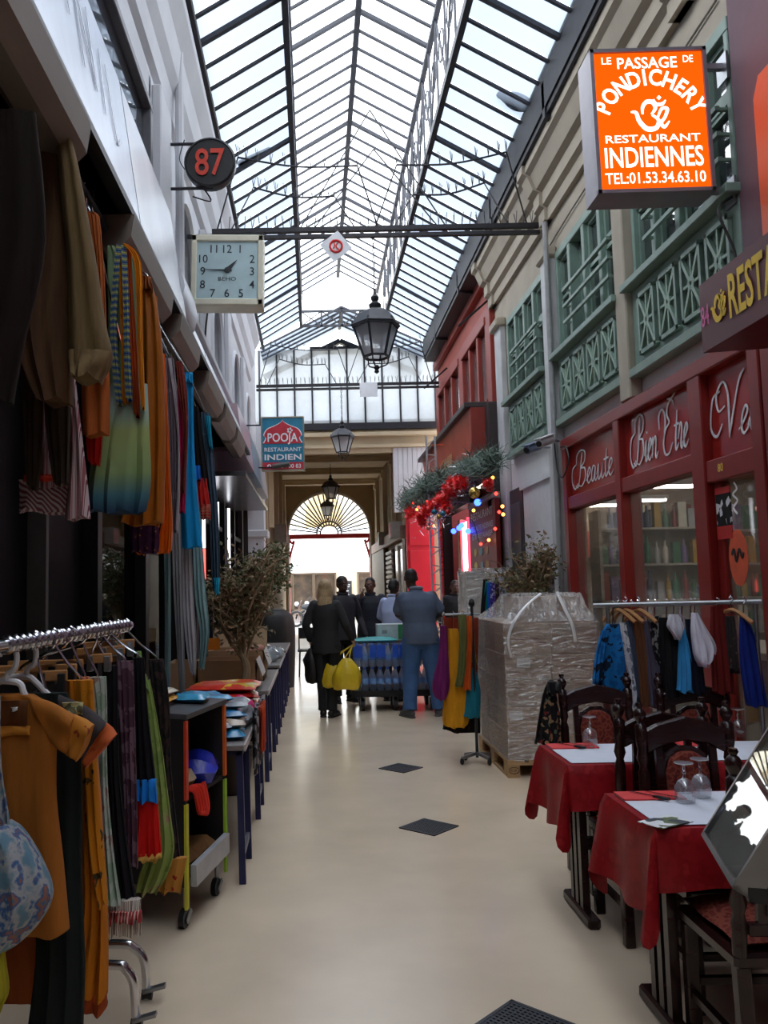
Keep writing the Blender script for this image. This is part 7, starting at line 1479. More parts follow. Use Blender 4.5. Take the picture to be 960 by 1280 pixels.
# aluminium lattice post
t = thing('lattice_mast', 'tall perforated aluminium mast before the red shutter', 'mast', (1.98, 13.4, 0)); al = mat('pale_aluminium', (180, 182, 186), .4, .5, .1)
for dx in (-.07, .07): mb = MB(); mb.bar((1.98 + dx, 13.4, 0), (1.94 + dx, 13.4, 4.0), .03); mb.build('rail', al, t, smooth=0)
for i in range(26): z = .1 + i * .15; x = 1.98 - .04 * z / 4; mb = MB(); mb.bar((x - .07, 13.4, z), (x + .07, 13.4, z + (.1 if i % 2 else -.02)), .016); mb.build('rung', al, t, smooth=0)
mb = MB(); mb.box(1.86, 2.08, 13.3, 13.5, 0, .02); mb.build('base_plate', al, t, smooth=0); mb = MB(); mb.bar((1.95, 13.4, 3.85), (2.15, 13.4, 3.86), .02); mb.build('red_spur', mat('spur_red', (200, 80, 50), .5), t, smooth=0)
# drain grates in the floor
gm = mat('dark_grate', (58, 60, 66), .45, .5, .15)
for i, (y, s) in enumerate(((3.14, .4), (5.66, .38), (7.45, .37))):
    c = Vector((.725, y, 0)); t = thing('drain_grate', ['nearest square drain grate set cornerwise in the floor', 'middle drain grate set cornerwise in the floor', 'farthest drain grate set cornerwise in the floor'][i], 'grate', c, group='floor drain grates')
    M_ = Matrix.Translation(c) @ Matrix.Rotation(R_(45 + [0, 2, 1][i]), 4, 'Z'); h = s / 2 / 1.414 * 1.05
    mb = MB(); mb.box(-h, h, -h, h, .0005, .002, M_); mb.build('recess', mat('grate_pit', (22, 22, 24), .8), t, smooth=0)
    mb = MB()
    for a_ in ((-h, h, -h, -h + .014), (-h, h, h - .014, h), (-h, -h + .014, -h, h), (h - .014, h, -h, h)): mb.box(*a_, .0, .007, M_)
    mb.build('rim', gm, t, smooth=0); mb = MB(); n = 15
    for k in range(1, n): q = -h + 2 * h * k / n; mb.box(q - .005, q + .005, -h, h, .002, .006, M_); mb.box(-h, h, q - .004, q + .004, .002, .0055, M_)
    mb.build('bars', gm, t, smooth=0, kind='stuff')
# ---- stock and lamps inside the boutique
for i, (x, y) in enumerate(((842, 604), (872, 598), (762, 628), (806, 622), (0, 5.2), (1, 6.1), (2, 7.3))):  # the last three tubes are out of view, added to brighten the shop
    p = at(x, y, Y=9.4 if x > 820 else 10.7) if x > 9 else Vector((3.5 + .2 * x, y, 2.83)); t = thing('ceiling_light', ['left tube light seen through the middle boutique pane', 'right tube light seen through the middle boutique pane', 'tube light seen through the left boutique pane', 'second tube light seen through the left boutique pane', 'tube light on the boutique ceiling nearest the door', 'tube light on the boutique ceiling behind the middle pane', 'tube light on the boutique ceiling behind the left pane'][i], 'light', p, group='boutique ceiling lights')
    mb = MB(); mb.cbox(p, (.55, .16, .05)); mb.build('fitting', WHITEP, t, smooth=0); mb = MB(); mb.bar(p, (p.x, p.y, 2.92), .02); mb.build('stem', STEEL, t, smooth=0); mb = MB(); mb.cbox(p - Vector((0, 0, .035)), (.5, .12, .03)); mb.build('lit_tube', glow('shop_tube', (250, 248, 240), 20), t, smooth=0)
pc = [(206, 200, 190), (60, 120, 90), (190, 150, 60), (150, 60, 60), (70, 80, 110), (120, 100, 150), (170, 170, 176)]
PM = [mat('product_%d' % i, c, .4) for i, c in enumerate(pc)]; rnd = random.Random(2)
def ORDW(n_):
    u = ['', 'first', 'second', 'third', 'fourth', 'fifth', 'sixth', 'seventh', 'eighth', 'ninth', 'tenth', 'eleventh', 'twelfth', 'thirteenth', 'fourteenth', 'fifteenth', 'sixteenth', 'seventeenth', 'eighteenth', 'nineteenth']
    return u[n_] if n_ < 20 else ['twentieth', 'thirtieth', 'fortieth'][n_ // 10 - 2] if n_ % 10 == 0 else ['twenty-', 'thirty-', 'forty-'][n_ // 10 - 2] + u[n_ % 10]
SHW = mat('pale_shelf', (170, 164, 156), .5)
for s_, (x0, x1, yy, lb_) in enumerate(((2.85, 4.1, 8.3, 'tall shelf unit of bottles seen through the left boutique pane'), (3.6, 5.6, 8.9, 'long shelf unit of bottles at the back of the boutique'))):
    u = thing('shelf_unit', lb_, 'shelf', ((x0 + x1) / 2, yy, 0)); 
    for x in (x0, x1 - .03): mb = MB(); mb.box(x, x + .03, yy, yy + .28, 0, 2.3); mb.build('side_panel', SHW, u, smooth=0)
    mb = MB(); mb.box(x0, x1, yy + .27, yy + .28, 0, 2.3); mb.build('back_panel', mat('shelf_back', (150, 140, 126), .6), u, smooth=0)
    for k in range(6):
        z = .3 + k * .36; mb = MB(); mb.box(x0, x1, yy, yy + .28, z, z + .02); mb.build('shelf', SHW, u, smooth=0)
        x = x0 + .07
        nn = 0
        while x < x1 - .08 and k > 1:
            w_ = rnd.uniform(.05, .09); h_ = rnd.uniform(.18, .3); q = rnd.randrange(7); nn += 1; bx_ = rnd.random() < .5
            mb = MB()
            if bx_: mb.box(x - w_ / 2, x + w_ / 2, yy + .05, yy + .12, z + .021, z + .02 + h_)
            else: mb.lathe([(w_ * .42, 0), (w_ * .45, .01), (w_ * .45, h_ * .65), (w_ * .16, h_ * .78), (w_ * .16, h_)], 10, c=(x, yy + .09, z + .021))
            mb.build('shop_bottle', PM[q], None, smooth=40, cat='bottle', group='bottles and packets on the boutique shelves', label='%s %s, %s from left, %s shelf of the %s boutique unit' % (['cream', 'green', 'ochre', 'red', 'slate', 'violet', 'grey'][q], 'packet' if bx_ else 'bottle', ORDW(nn), ['', '', 'third', 'fourth', 'fifth', 'top'][k], ['left', 'rear'][s_])); x += w_ + rnd.uniform(.008, .03)
t = thing('shop_counter', 'dark display counter inside the boutique', 'counter', (3.6, 6.6, 0)); mb = MB(); mb.box(3.3, 3.9, 5.6, 7.6, 0, 1.0); mb.build('body', mat('dark_counter', (60, 44, 40), .4), t, smooth=0); mb = MB(); mb.box(3.25, 3.95, 5.55, 7.65, 1.0, 1.05); mb.build('top', SHW, t, smooth=0)
# ================================================================== PEOPLE
def loft(mb, rings, n=18):
    """Closed stack of ellipses: (centre, rx, ry)."""
    vs = []; fs = []; m_ = len(rings)
    for c, rx, ry_ in rings:
        for k in range(n): a = 2 * math.pi * k / n; vs.append(Vector(c) + Vector((rx * math.cos(a), ry_ * math.sin(a), 0)))
    for j in range(m_ - 1):
        for k in range(n): k2 = (k + 1) % n; fs.append((j * n + k, j * n + k2, (j + 1) * n + k2, (j + 1) * n + k))
    fs.append(tuple(range(n - 1, -1, -1))); fs.append(tuple((m_ - 1) * n + k for k in range(n))); return mb.add(vs, fs)
def hand(mb, wrist, d, palm_n, curl=.6, thumb_side=1):
    """Palm, four unequal bent fingers and a thumb; d points from wrist to fingertips."""
    d = Vector(d).normalized(); n = Vector(palm_n); n = (n - d * n.dot(d)).normalized(); s = d.cross(n) * thumb_side; w = Vector(wrist)
    mb.cap(w, w + d * .04, .026, .028, 8)
    for q in (-.026, -.009, .009, .026): mb.cap(w + d * .02 + s * q * .6, w + d * .085 + s * q, .016, .0145, 8)
    for q, L in ((.03, .068), (.01, .078), (-.01, .072), (-.03, .055)):
        p = w + d * .085 + s * q; dd = d; r = .0095
        for k, f in enumerate((.45, .32, .23)):
            dd = (dd + n * math.tan(curl * .5 * (k + .4))).normalized(); e = p + dd * L * f; mb.cap(p, e, r, r * .92, 7); p = e; r *= .92
    p = w + d * .025 + s * .026; td = (d * .7 + s * .75 + n * .25).normalized(); e = p + td * .035; mb.cap(p, e, .013, .012, 7); e2 = e + (d * .9 + s * .3 + n * .3).normalized() * .03; mb.cap(e, e2, .0115, .0095, 7)
def person(label, loc, rz, H, P, skin, top, legs, shoe, hair, build_=1.0, lean=(0, 0), head_turn=0, head_tilt=0, top_kind='jacket', hair_kind='short', group=None):
    """P: hand/elbow/knee/foot positions for L and R in body units of metres at H = 1.75, the person facing -Y."""
    k = H / 1.75; t = thing('person', label, 'person', (0, 0, 0), 0)
    lx, ly = lean; b = build_
    pel = Vector(P.get('pelvis', (0, 0, .93))); ch_ = pel + Vector((lx * .6, ly * .6, .34)); sh = pel + Vector((lx, ly, .51)); nk = sh + Vector((lx * .1, ly * .12, .06)); hd = nk + Vector((lx * .12 + P.get('hx', 0), ly * .2 - .02, .125))
    J = {}
    for s, n_ in ((1, 'L'), (-1, 'R')):
        J['sh' + n_] = sh + Vector((s * .175 * b, 0, -.02)); J['el' + n_] = Vector(P['el' + n_]); J['ha' + n_] = Vector(P['ha' + n_])
        J['hip' + n_] = pel + Vector((s * .09, 0, -.03)); J['kn' + n_] = Vector(P['kn' + n_]); J['an' + n_] = Vector(P['an' + n_])
    HM = Matrix.Translation(hd) @ Matrix.Rotation(head_turn, 4, 'Z') @ Matrix.Rotation(head_tilt, 4, 'X')
    body = MB()
    loft(body, [(pel + Vector((0, 0, -.1)), .1 * b, .08 * b), (pel + Vector((0, 0, -.03)), .16 * b, .105 * b), (pel + Vector((0, 0, .08)), .145 * b, .1 * b), (pel * .5 + ch_ * .5, .135 * b, .095 * b), (ch_, .158 * b, .11 * b), (sh + Vector((0, 0, -.06)), .165 * b, .1 * b), (sh, .12 * b, .075 * b), (sh + Vector((0, 0, .035)), .06, .06)])
    body.cap(sh, hd + Vector((0, .015, -.06)), .056, .052, 12)
    body.ell((0, .012, .03), (.074, .092, .088), 18, 14, HM); body.ell((0, -.012, -.035), (.062, .078, .082), 16, 12, HM); body.ell((0, -.035, -.095), (.036, .035, .026), 12, 8, HM)
    body.cap(HM @ Vector((0, -.085, .012)), HM @ Vector((0, -.108, -.022)), .011, .016, 8); body.ell((0, -.088, -.058), (.026, .012, .01), 10, 6, HM); body.ell((0, -.08, .03), (.05, .014, .01), 10, 6, HM)
    for s in (-1, 1): body.ell((s * .076, .015, .0), (.012, .022, .034), 8, 8, HM)
    for s, n_ in ((1, 'L'), (-1, 'R')):
        body.cap(J['sh' + n_], J['el' + n_], .05 * b, .038 * b); body.cap(J['el' + n_], J['ha' + n_], .038 * b, .026)
        d = (J['ha' + n_] - J['el' + n_]).normalized(); hand(body, J['ha' + n_], P.get('hd' + n_, d), P.get('pn' + n_, (-s, 0, 0)), P.get('curl', .5), -s)
        body.cap(J['hip' + n_], J['kn' + n_], .088 * b, .058 * b, 12); body.cap(J['kn' + n_], J['an' + n_], .056 * b, .04, 12); f = P.get('fd' + n_, Vector((s * .25, -1, 0))); f = Vector(f).normalized(); body.cap(J['an' + n_] + Vector((0, 0, -.03)), J['an' + n_] + f * .14 + Vector((0, 0, -.045)), .036, .03, 8)
    X = Matrix.Translation(Vector(loc)) @ Matrix.Rotation(rz, 4, 'Z') @ Matrix.Scale(k, 4)
    def out(mb, vox, it, name, m_, par=t, label=None):
        q = remesh(mb, vox, it) if vox else mb; q.v = [X @ v for v in q.v]; return q.build(name, m_, par, smooth=180 if vox else 50, label=label)
    out(body, .0075, 3, 'body', skin)
    # eyes and lips
    for s in (-1, 1):
        mb = MB(); mb.ell((s * .029, -.083, .008), (.012, .008, .007), 10, 6, HM); out(mb, 0, 0, 'eye', mat('eye_white', (214, 208, 200), .3)); mb = MB(); mb.ell((s * .029, -.09, .008), (.006, .003, .006), 8, 6, HM); out(mb, 0, 0, 'iris', mat('dark_iris', (24, 18, 14), .3))
    mb = MB(); mb.ell((0, -.099, -.058), (.024, .006, .008), 10, 6, HM); out(mb, 0, 0, 'lips', mat('lips', (110, 60, 54), .5))
    # legs
    mb = MB(); loft(mb, [(pel + Vector((0, 0, -.13)), .12 * b, .1 * b), (pel + Vector((0, 0, -.03)), .182 * b, .13 * b), (pel + Vector((0, 0, .1)), .168 * b, .122 * b), (pel + Vector((lx * .05, ly * .05, .13)), .162 * b, .118 * b)])
    wd = P.get('legw', 1.0)
    for s, n_ in ((1, 'L'), (-1, 'R')):
        a = J['an' + n_] + Vector((0, 0, .0)); mb.cap(J['hip' + n_] + Vector((s * .005, 0, 0)), J['kn' + n_], .108 * b * wd, .08 * b * wd, 14)
        kn, an = J['kn' + n_], a; q = [kn + (an - kn) * f for f in (0, .3, .6, .9, 1.0)]; mb.tube(q, [.08 * b * wd, .077 * wd * b, .068 * wd * b, .07 * wd * b, .074 * wd * b], 14)
    out(mb, .011, 3, 'trousers', legs)
    # shoes
    for s, n_ in ((1, 'L'), (-1, 'R')):
        f = Vector(P.get('fd' + n_, Vector((s * .25, -1, 0)))).normalized(); a = Vector((J['an' + n_].x, J['an' + n_].y, 0)); mb = MB()
        mb.cap(a - f * .03 + Vector((0, 0, .05)), a + f * .12 + Vector((0, 0, .042)), .046, .04, 12); mb.cap(a + f * .1 + Vector((0, 0, .036)), a + f * .165 + Vector((0, 0, .034)), .04, .033, 12); mb.cap(a + Vector((0, 0, .05)), a + Vector((0, 0, .1)), .042, .046, 10)
        for v in mb.v: v.z = max(v.z, .012)
        q = out(mb, .008, 2, 'shoe', shoe); mb = MB(); mb.cap(a - f * .04 + Vector((0, 0, .006)), a + f * .18 + Vector((0, 0, .006)), .044, .038, 12)
        for v in mb.v: v.z = min(max(v.z, 0), .02)
        mb.v = [X @ v for v in mb.v]; mb.build('sole', mat('shoe_sole', (90, 88, 84), .8) if P.get('palesole') else BLACK, q)
    # upper garment
    mb = MB(); tw = 1.0 if top_kind == 'shirt' else 1.06; hem = P.get('hem', -.08)
    loft(mb, [(pel + Vector((0, 0, hem)), .19 * b * tw, .138 * b * tw), (pel + Vector((0, 0, .06)), .182 * b * tw, .135 * b * tw), (pel * .5 + ch_ * .5, .168 * b * tw, .125 * b * tw), (ch_, .186 * b * tw, .135 * b * tw), (sh + Vector((0, 0, -.07)), .195 * b * tw, .125 * b * tw), (sh + Vector((0, 0, 0)), .15 * b * tw, .1 * tw), (sh + Vector((0, 0, .035)), .085, .085), (sh + Vector((0, 0, .06)), .068, .07)], 24)
    for s, n_ in ((1, 'L'), (-1, 'R')):
        S_, E_, A_ = J['sh' + n_] - Vector((0, 0, .02 if top_kind == 'polo' else 0)), J['el' + n_], J['ha' + n_]; r = {'shirt': .96, 'polo': .92}.get(top_kind, 1.06)
        mb.cap(S_ + Vector((-s * .02, 0, .0)), S_ + (E_ - S_) * .5, .073 * b * r, .064 * b * r, 12)
        if top_kind == 'polo': mb.cap(S_ + (E_ - S_) * .4, S_ + (E_ - S_) * .72, .064 * b * r, .066 * b, 12)
        else: mb.cap(S_ + (E_ - S_) * .5, E_, .064 * b * r, .054 * b * r, 12); mb.cap(E_, E_ + (A_ - E_) * .93, .054 * b * r, .042 * r, 12)
    cm_ = mb; out(cm_, .011, 3, {'jacket': 'jacket', 'shirt': 'shirt', 'polo': 'polo_shirt', 'coat': 'coat'}[top_kind], top)
    mb = MB(); c0 = sh + Vector((0, 0, .05)); mb.tube([c0 + Vector((.072 * math.cos(q), .074 * math.sin(q) - .005, .018 + .012 * math.sin(q))) for q in [math.pi * j / 8 for j in range(17)]], .016, 6, caps=False); out(mb, 0, 0, 'collar', P.get('collar', top))
    # hair
    mb = MB()
    if hair_kind == 'short': mb.ell((0, .02, .045), (.079, .092, .082), 18, 12, HM); mb.ell((0, .05, .0), (.07, .06, .07), 14, 10, HM); out(mb, .009, 2, 'hair', hair)
    elif hair_kind == 'shaved': mb.ell((0, .02, .044), (.0765, .0895, .078), 18, 12, HM); mb.ell((0, .05, .005), (.066, .055, .062), 14, 10, HM); out(mb, .008, 2, 'hair', hair)
    else:
        mb.ell((0, .018, .04), (.088, .105, .096), 18, 12, HM); mb.ell((0, .06, -.06), (.09, .06, .13), 14, 10, HM); mb.ell((0, .085, -.19), (.1, .045, .13), 14, 10, HM); mb.ell((0, .1, -.3), (.085, .032, .09), 14, 10, HM)
        for s in (-1, 1): mb.ell((s * .075, .03, -.08), (.03, .06, .13), 10, 8, HM)
        rnd = random.Random(3)
        for i in range(46): x = rnd.uniform(-.09, .09); mb.cap(HM @ Vector((x * .8, .09 - abs(x) * .3, .02)), HM @ Vector((x * 1.05 + rnd.uniform(-.01, .01), .128 - abs(x) * .3, -.36 + rnd.uniform(-.06, .03))), .008, .005, 5)
        out(mb, .0085, 1, 'hair', hair)
    o = t; o.location = loc; OFF[o.name] = Vector(loc)
    for c in KIDS[t.name]: 
        for v in c.data.vertices: v.co -= Vector(loc)
        for g in KIDS.get(c.name, []):
            for v in g.data.vertices: v.co -= Vector(loc)
    return t, X, J
SK1 = mat('dark_brown_skin', (74, 48, 38), .5, 0, .06, 20); SK2 = mat('fair_skin', (206, 160, 134), .5, 0, .06, 20); SK3 = mat('brown_skin', (110, 74, 56), .5, 0, .06, 20)
BJ = mat('black_jacket_cloth', (34, 34, 36), .75, 0, .15, 10, .3, 20); BT = mat('black_trouser_cloth', (20, 20, 22), .8, 0, .12, 10, .3, 20)
NV = mat('navy_coat_cloth', (30, 32, 44), .7, 0, .12, 8, .3, 18); JN = mat('blue_jeans', (58, 92, 138), .8, 0, .3, 5, .3, 22); PL_ = mat('grey_blue_polo', (84, 96, 118), .8, 0, .08, 8, .3, 18); LB = mat('pale_blue_shirt', (176, 188, 222), .7, 0, .06, 8, .3, 18)
BLON = mat('blonde_hair', (176, 150, 112), .5, 0, .3, 30, .4, 60, stretch=(4, 4, .5)); BH = mat('black_hair', (22, 19, 18), .6, 0, .2, 40); SHB = mat('black_shoe', (22, 20, 20), .4)
std = lambda **k: {**dict(elL=(.27, .04, 1.16), haL=(.29, -.06, .92), elR=(-.27, .04, 1.16), haR=(-.29, -.06, .92), knL=(.1, -.01, .5), anL=(.1, .02, .085), knR=(-.1, -.01, .5), anR=(-.1, .02, .085)), **k}
W1, XW, JW = person('woman with long fair hair seen from behind, black jacket and trousers, holding yellow bags', (.13, 10.42, 0), math.pi - .25, 1.68, std(elL=(.25, .06, 1.17), haL=(.22, -.04, .97), elR=(-.27, .02, 1.16), haR=(-.32, -.14, .98), knL=(.06, -.01, .5), anL=(.05, .01, .085), knR=(-.08, -.03, .5), anR=(-.07, .03, .085), hem=-.12, curl=1.2), SK2, BJ, BT, SHB, BLON, .94, hair_kind='long', head_turn=.15)
W2, X2, J2 = person('man with short dark hair in a dark jacket facing the viewer, beside the fair-haired woman', (.39, 11.72, 0), .35, 1.74, std(haR=(-.22, -.12, .95), haL=(.3, -.1, .9)), SK1, mat('dark_grey_jacket', (44, 42, 48), .7, 0, .15, 8, .3, 20), BT, SHB, BH, .98, head_turn=.2, head_tilt=.1)
W3, X3, J3 = person('man in a dark navy coat holding a phone to his ear', (.82, 12.3, 0), -.1, 1.72, std(elR=(-.3, -.08, 1.16), haR=(-.14, -.16, 1.44), hdR=(.3, .1, 1), pnR=(1, .2, 0), curl=.7, hem=-.2), SK3, NV, BT, SHB, BH, 1.08, top_kind='coat', head_turn=-.15, group=None)
p3 = X3 @ Vector((-.1, -.1, 1.52)); mb = MB(); mb.cbox(p3, (.012, .06, .11), rz=-.1, rx=.2); mb.build('phone', BLACK, None, smooth=0, bevel=.004, cat='phone', label='dark phone in the raised hand of the man in the navy coat')
W4, X4, J4 = person('man in a pale blue shirt half hidden behind the man in jeans, head bent', (1.07, 11.72, 0), math.pi * .8, 1.68, std(elL=(.26, -.1, 1.2), haL=(.2, -.32, 1.08), elR=(-.26, -.1, 1.2), haR=(-.2, -.32, 1.08)), SK1, LB, BT, SHB, BH, .96, lean=(0, -.06), top_kind='shirt', head_tilt=.35)
W5, X5, J5 = person('man in a grey-blue polo shirt and blue jeans seen from behind at the trolley', (1.29, 10.3, 0), math.pi, 1.8, std(elL=(.25, -.1, 1.2), haL=(.16, -.34, 1.12), elR=(-.27, -.06, 1.2), haR=(-.2, -.3, 1.1), knL=(.13, -.02, .5), anL=(.16, .08, .085), knR=(-.15, -.04, .5), anR=(-.2, -.02, .085), palesole=True, hx=.05, fdL=(.5, -1, 0), fdR=(-.6, -.8, 0), collar=mat('grey_collar', (150, 160, 178), .8), legw=1.08), SK1, PL_, JN, mat('grey_trainer', (70, 70, 74), .7), mat('shaved_hair', (30, 24, 22), .6, 0, .1, 60), 1.12, lean=(.03, -.05), top_kind='polo', hair_kind='shaved', head_tilt=.2, head_turn=.1)
W6, X6, J6 = person('person in black standing in the dark doorway of the red restaurant', (2.3, 13.7, 0), .3, 1.66, std(), SK3, BJ, BT, SHB, BH, 1.0, head_turn=-.3)
# bags in hand
def handbag(name, label, c, rx, ry_, h, m, strap_to, group=None, seed=0, flare=1.0):
    t = thing(name, label, 'bag', (c.x, c.y, c.z - h / 2), group=group); rnd = random.Random(seed); mb = MB(); n = 26; ph = rnd.uniform(0, 6); rows = [(-.5, .7), (-.46, .92), (-.3, 1.0), (-.1, 1.0), (.15, .88 * flare), (.34, .6 * flare), (.48, .36 * flare), (.5, .2)]
    vs = []; fs = []
    for z, r in rows:
        for k in range(n): a = 6.2832 * k / n; w_ = 1 + .07 * math.sin(5 * a + ph + z * 4) + .05 * math.sin(9 * a - z * 6); vs.append(c + Vector((rx * r * w_ * math.cos(a), ry_ * r * w_ * math.sin(a), z * h + .012 * math.sin(3 * a + ph))))
    for j in range(len(rows) - 1):
        for k in range(n): k2 = (k + 1) % n; fs.append((j * n + k, j * n + k2, (j + 1) * n + k2, (j + 1) * n + k))
    fs.append(tuple(range(n - 1, -1, -1))); fs.append(tuple((len(rows) - 1) * n + k for k in range(n))); mb.add(vs, fs); mb.build('bag_body', m, t, smooth=50)
    for s in (-1, 1): mb = MB(); mb.tube(spline([c + Vector((s * rx * .2, 0, h * .47)), (c + Vector((s * rx * .12, 0, h * .5)) + strap_to) / 2, strap_to + Vector((0, s * .008, 0))], 4), .008, 5); mb.build('handle', m, t)
    return t
YB = mat('yellow_plastic_bag', (222, 190, 40), .35, 0, .12, 8, .6, 22)
hR = XW @ (JW['haR'] + Vector((0, -.02, -.08))); hL = XW @ (JW['haL'] + Vector((0, 0, -.08)))
pb = at(430, 842, Y=10.3); handbag('shopping_bag', 'yellow plastic shopping bag in front, held by the fair-haired woman', pb + Vector((.03, -.06, 0)), .17, .1, .36, YB, hR, 'yellow shopping bags', 1); handbag('shopping_bag', 'second yellow plastic bag, behind and left of the front one', pb + Vector((-.14, .1, -.0)), .13, .09, .34, YB, hR, 'yellow shopping bags', 2)
pb = at(391, 832, Y=10.5); handbag('tote_bag', 'black shoulder bag hanging at the fair-haired woman\'s left side', pb, .1, .09, .42, mat('black_leather', (24, 22, 22), .45), hL, None, 5, 1.3)

# ---- trolley of water bottles
cart = thing('platform_trolley', 'dark platform trolley loaded with bottled water', 'trolley', (1.0, 11.1, 0)); CM = mat('dark_trolley_deck', (60, 56, 54), .6)
CX0, CX1, CY0, CY1 = .46, 1.62, 10.72, 11.4
mb = MB(); mb.box(CX0, CX1, CY0, CY1, .2, .26); mb.build('deck', CM, cart, smooth=0, bevel=.006)
mb = MB(); mb.box(CX0 - .01, CX1 + .01, CY0 - .015, CY0, .19, .27); mb.build('bumper', BLACK, cart, smooth=0)
for x in (CX0 + .13, CX0 + .55, CX1 - .15):
    for y in (CY0 + .1, CY1 - .1):
        mb = MB(); mb.bar((x - .03, y, .2), (x - .03, y, .07), .008, .05); mb.bar((x + .03, y, .2), (x + .03, y, .07), .008, .05); f = mb.build('caster_fork', STEEL, cart, smooth=0); mb = MB(); mb.tube([(x - .022, y, .082), (x + .022, y, .082)], .082, 18); mb.build('wheel', BLACK, f, smooth=30)
mb = MB(); mb.tube(spline([(CX1 - .02, CY0 + .05, .26), (CX1 + .02, CY0 + .05, .9), (CX1 + .02, CY1 - .05, .9), (CX1 - .02, CY1 - .05, .26)], 5), .015, 8); mb.build('push_handle', STEEL, cart)
wat = thing('water_bottle', 'x', 'bottle', (0, 0, 0), group='bottled water on the trolley')
BG = pane_mat('bottle_plastic', (.95, .97, 1.0), .35, .12, .05, dirtvar=.1)
mb = MB(); mb.lathe([(.036, 0), (.041, .012), (.041, .06), (.038, .07), (.041, .08), (.041, .17), (.038, .185), (.028, .215), (.014, .25), (.014, .27)], 14); mb.build('bottle', BG, wat)
mb = MB(); mb.lathe([(.0425, .085), (.0425, .155)], 14); mb.build('label_band', mat('water_label_blue', (120, 160, 214), .35, 0, .2, 30), wat)
mb = MB(); mb.lathe([(.016, .265), (.016, .292), (.003, .293)], 10); mb.build('cap', mat('blue_cap', (70, 120, 214), .4), wat)
rnd = random.Random(6); first = True
for L_ in range(2):
    for r_ in range(3):
        for i in range(10):
            x = CX0 + .07 + i * .098; y = CY0 + .06 + r_ * .1; loc = (x, y, .262 + L_ * .3)
            lb_ = '%s water bottle of the %s row, %s layer of the trolley load' % (['first', 'second', 'third', 'fourth', 'fifth', 'sixth', 'seventh', 'eighth', 'ninth', 'tenth'][i] + ' from left', ['front', 'middle', 'back'][r_], ['lower', 'upper'][L_])
            if first: wat.location = loc; wat['label'] = lb_; first = False
            else: copy_thing(wat, loc, rnd.uniform(0, 6), lb_)
BW = pane_mat('clear_shrink_film', (.95, .97, 1.0), .85, .05, .1, dirtvar=.1)
for i, (xa, xb, c) in enumerate(((CX0 + .02, CX0 + .31, 'left'), (CX0 + .315, CX0 + .6, 'middle'), (CX0 + .61, CX0 + .89, 'right'))):
    t = thing('shrink_wrap', 'blue printed shrink film around the upper %s water pack' % c, 'film', (xa, CY0, .56), group='shrink films of the water packs')
    for k, (ua, ub) in enumerate(((0, .4), (.72, 1.0))):
        mb = MB(); mb.box(xa + (xb - xa) * ua, xa + (xb - xa) * ub, CY0 + .008, CY0 + .012, .68, .84); mb.build('printed_film', mat('blue_print', (40, 96, 214), .3, 0, .2, 14), t, smooth=0)
    mb = MB(); mb.box(xa, xb, CY0 + .004, CY0 + .34, .565, .858); mb.build('film', BW, t, smooth=0)
mb = MB(); packet(mb, Vector((.78, 11.0, .86)), (.58, .3, .055), 0, 4); mb.build('foam_sheet', mat('teal_sheet', (64, 168, 168), .5), None, smooth=60, cat='sheet', label='teal folded sheet lying on the water bottles')
t = thing('carton', 'white carton with a green end standing on the trolley load', 'box', (1.0, 11.25, .86)); mb = MB(); mb.box(.82, 1.2, 11.14, 11.4, .875, 1.08); mb.build('body', mat('white_carton', (196, 204, 204), .6), t, smooth=0, bevel=.004); mb = MB(); mb.box(1.1, 1.203, 11.136, 11.14, .88, 1.075); mb.build('green_end', mat('green_print', (60, 150, 90), .6), t, smooth=0); mb = MB(); mb.cbox((.92, 11.137, .98), (.07, .002, .05)); mb.build('mark', mat('grey_print', (140, 150, 150), .6), t, smooth=0)
mb = MB(); mb.box(.8, 1.25, 11.1, 11.4, .859, .874); mb.build('tray_board', CARD, None, smooth=0, cat='board', label='thin board under the white carton on the bottles')

# ---- hall and street beyond
t = thing('banner_awning', 'bright white awning with red edge across the sunny street', 'awning', (.5, 38, 2.4)); 
mb = MB(); mb.add([(-2.6, 36.6, 2.42), (3.6, 36.6, 2.42), (3.6, 38.4, 4.3), (-2.6, 38.4, 4.3)], [(0, 1, 2, 3)]); mb.build('canopy', mat('white_awning_cloth', (240, 240, 238), .8, 0, .02), t, solid=.02, smooth=0)
mb = MB(); mb.box(-2.6, 3.6, 36.58, 36.62, 2.2, 2.43); mb.build('valance', mat('white_awning_cloth', (240, 240, 238)), t, smooth=0)
for x in (-2.5, 3.5): mb = MB(); mb.bar((x, 36.7, 2.4), (x, 40.9, 2.9), .04); mb.build('arm', STEEL, t, smooth=0)
t = thing('chalkboard', 'small black menu chalkboard on the pale wall across the street', 'sign', (1.15, 40.9, 1.2)); c = at(434, 738, Y=40.97)
mb = MB(); mb.cbox(c, (.46, .03, .95), ry=R_(2)); mb.build('board', mat('chalk_black', (40, 40, 44), .8), t, smooth=0); mb = MB()
for b_ in ((c.x - .25, c.x - .22, c.z - .5, c.z + .5), (c.x + .22, c.x + .25, c.z - .5, c.z + .5)): mb.box(b_[0], b_[1], c.y - .03, c.y + .01, b_[2], b_[3])
mb.build('frame', WOODH, t, smooth=0); mb = MB(); rnd = random.Random(1)
for i in range(8): mb.box(c.x - .17, c.x - .17 + rnd.uniform(.15, .34), c.y - .019, c.y - .016, c.z + .36 - i * .1, c.z + .39 - i * .1)
mb.build('chalk_lines', WHITEP, t, smooth=0, kind='stuff')
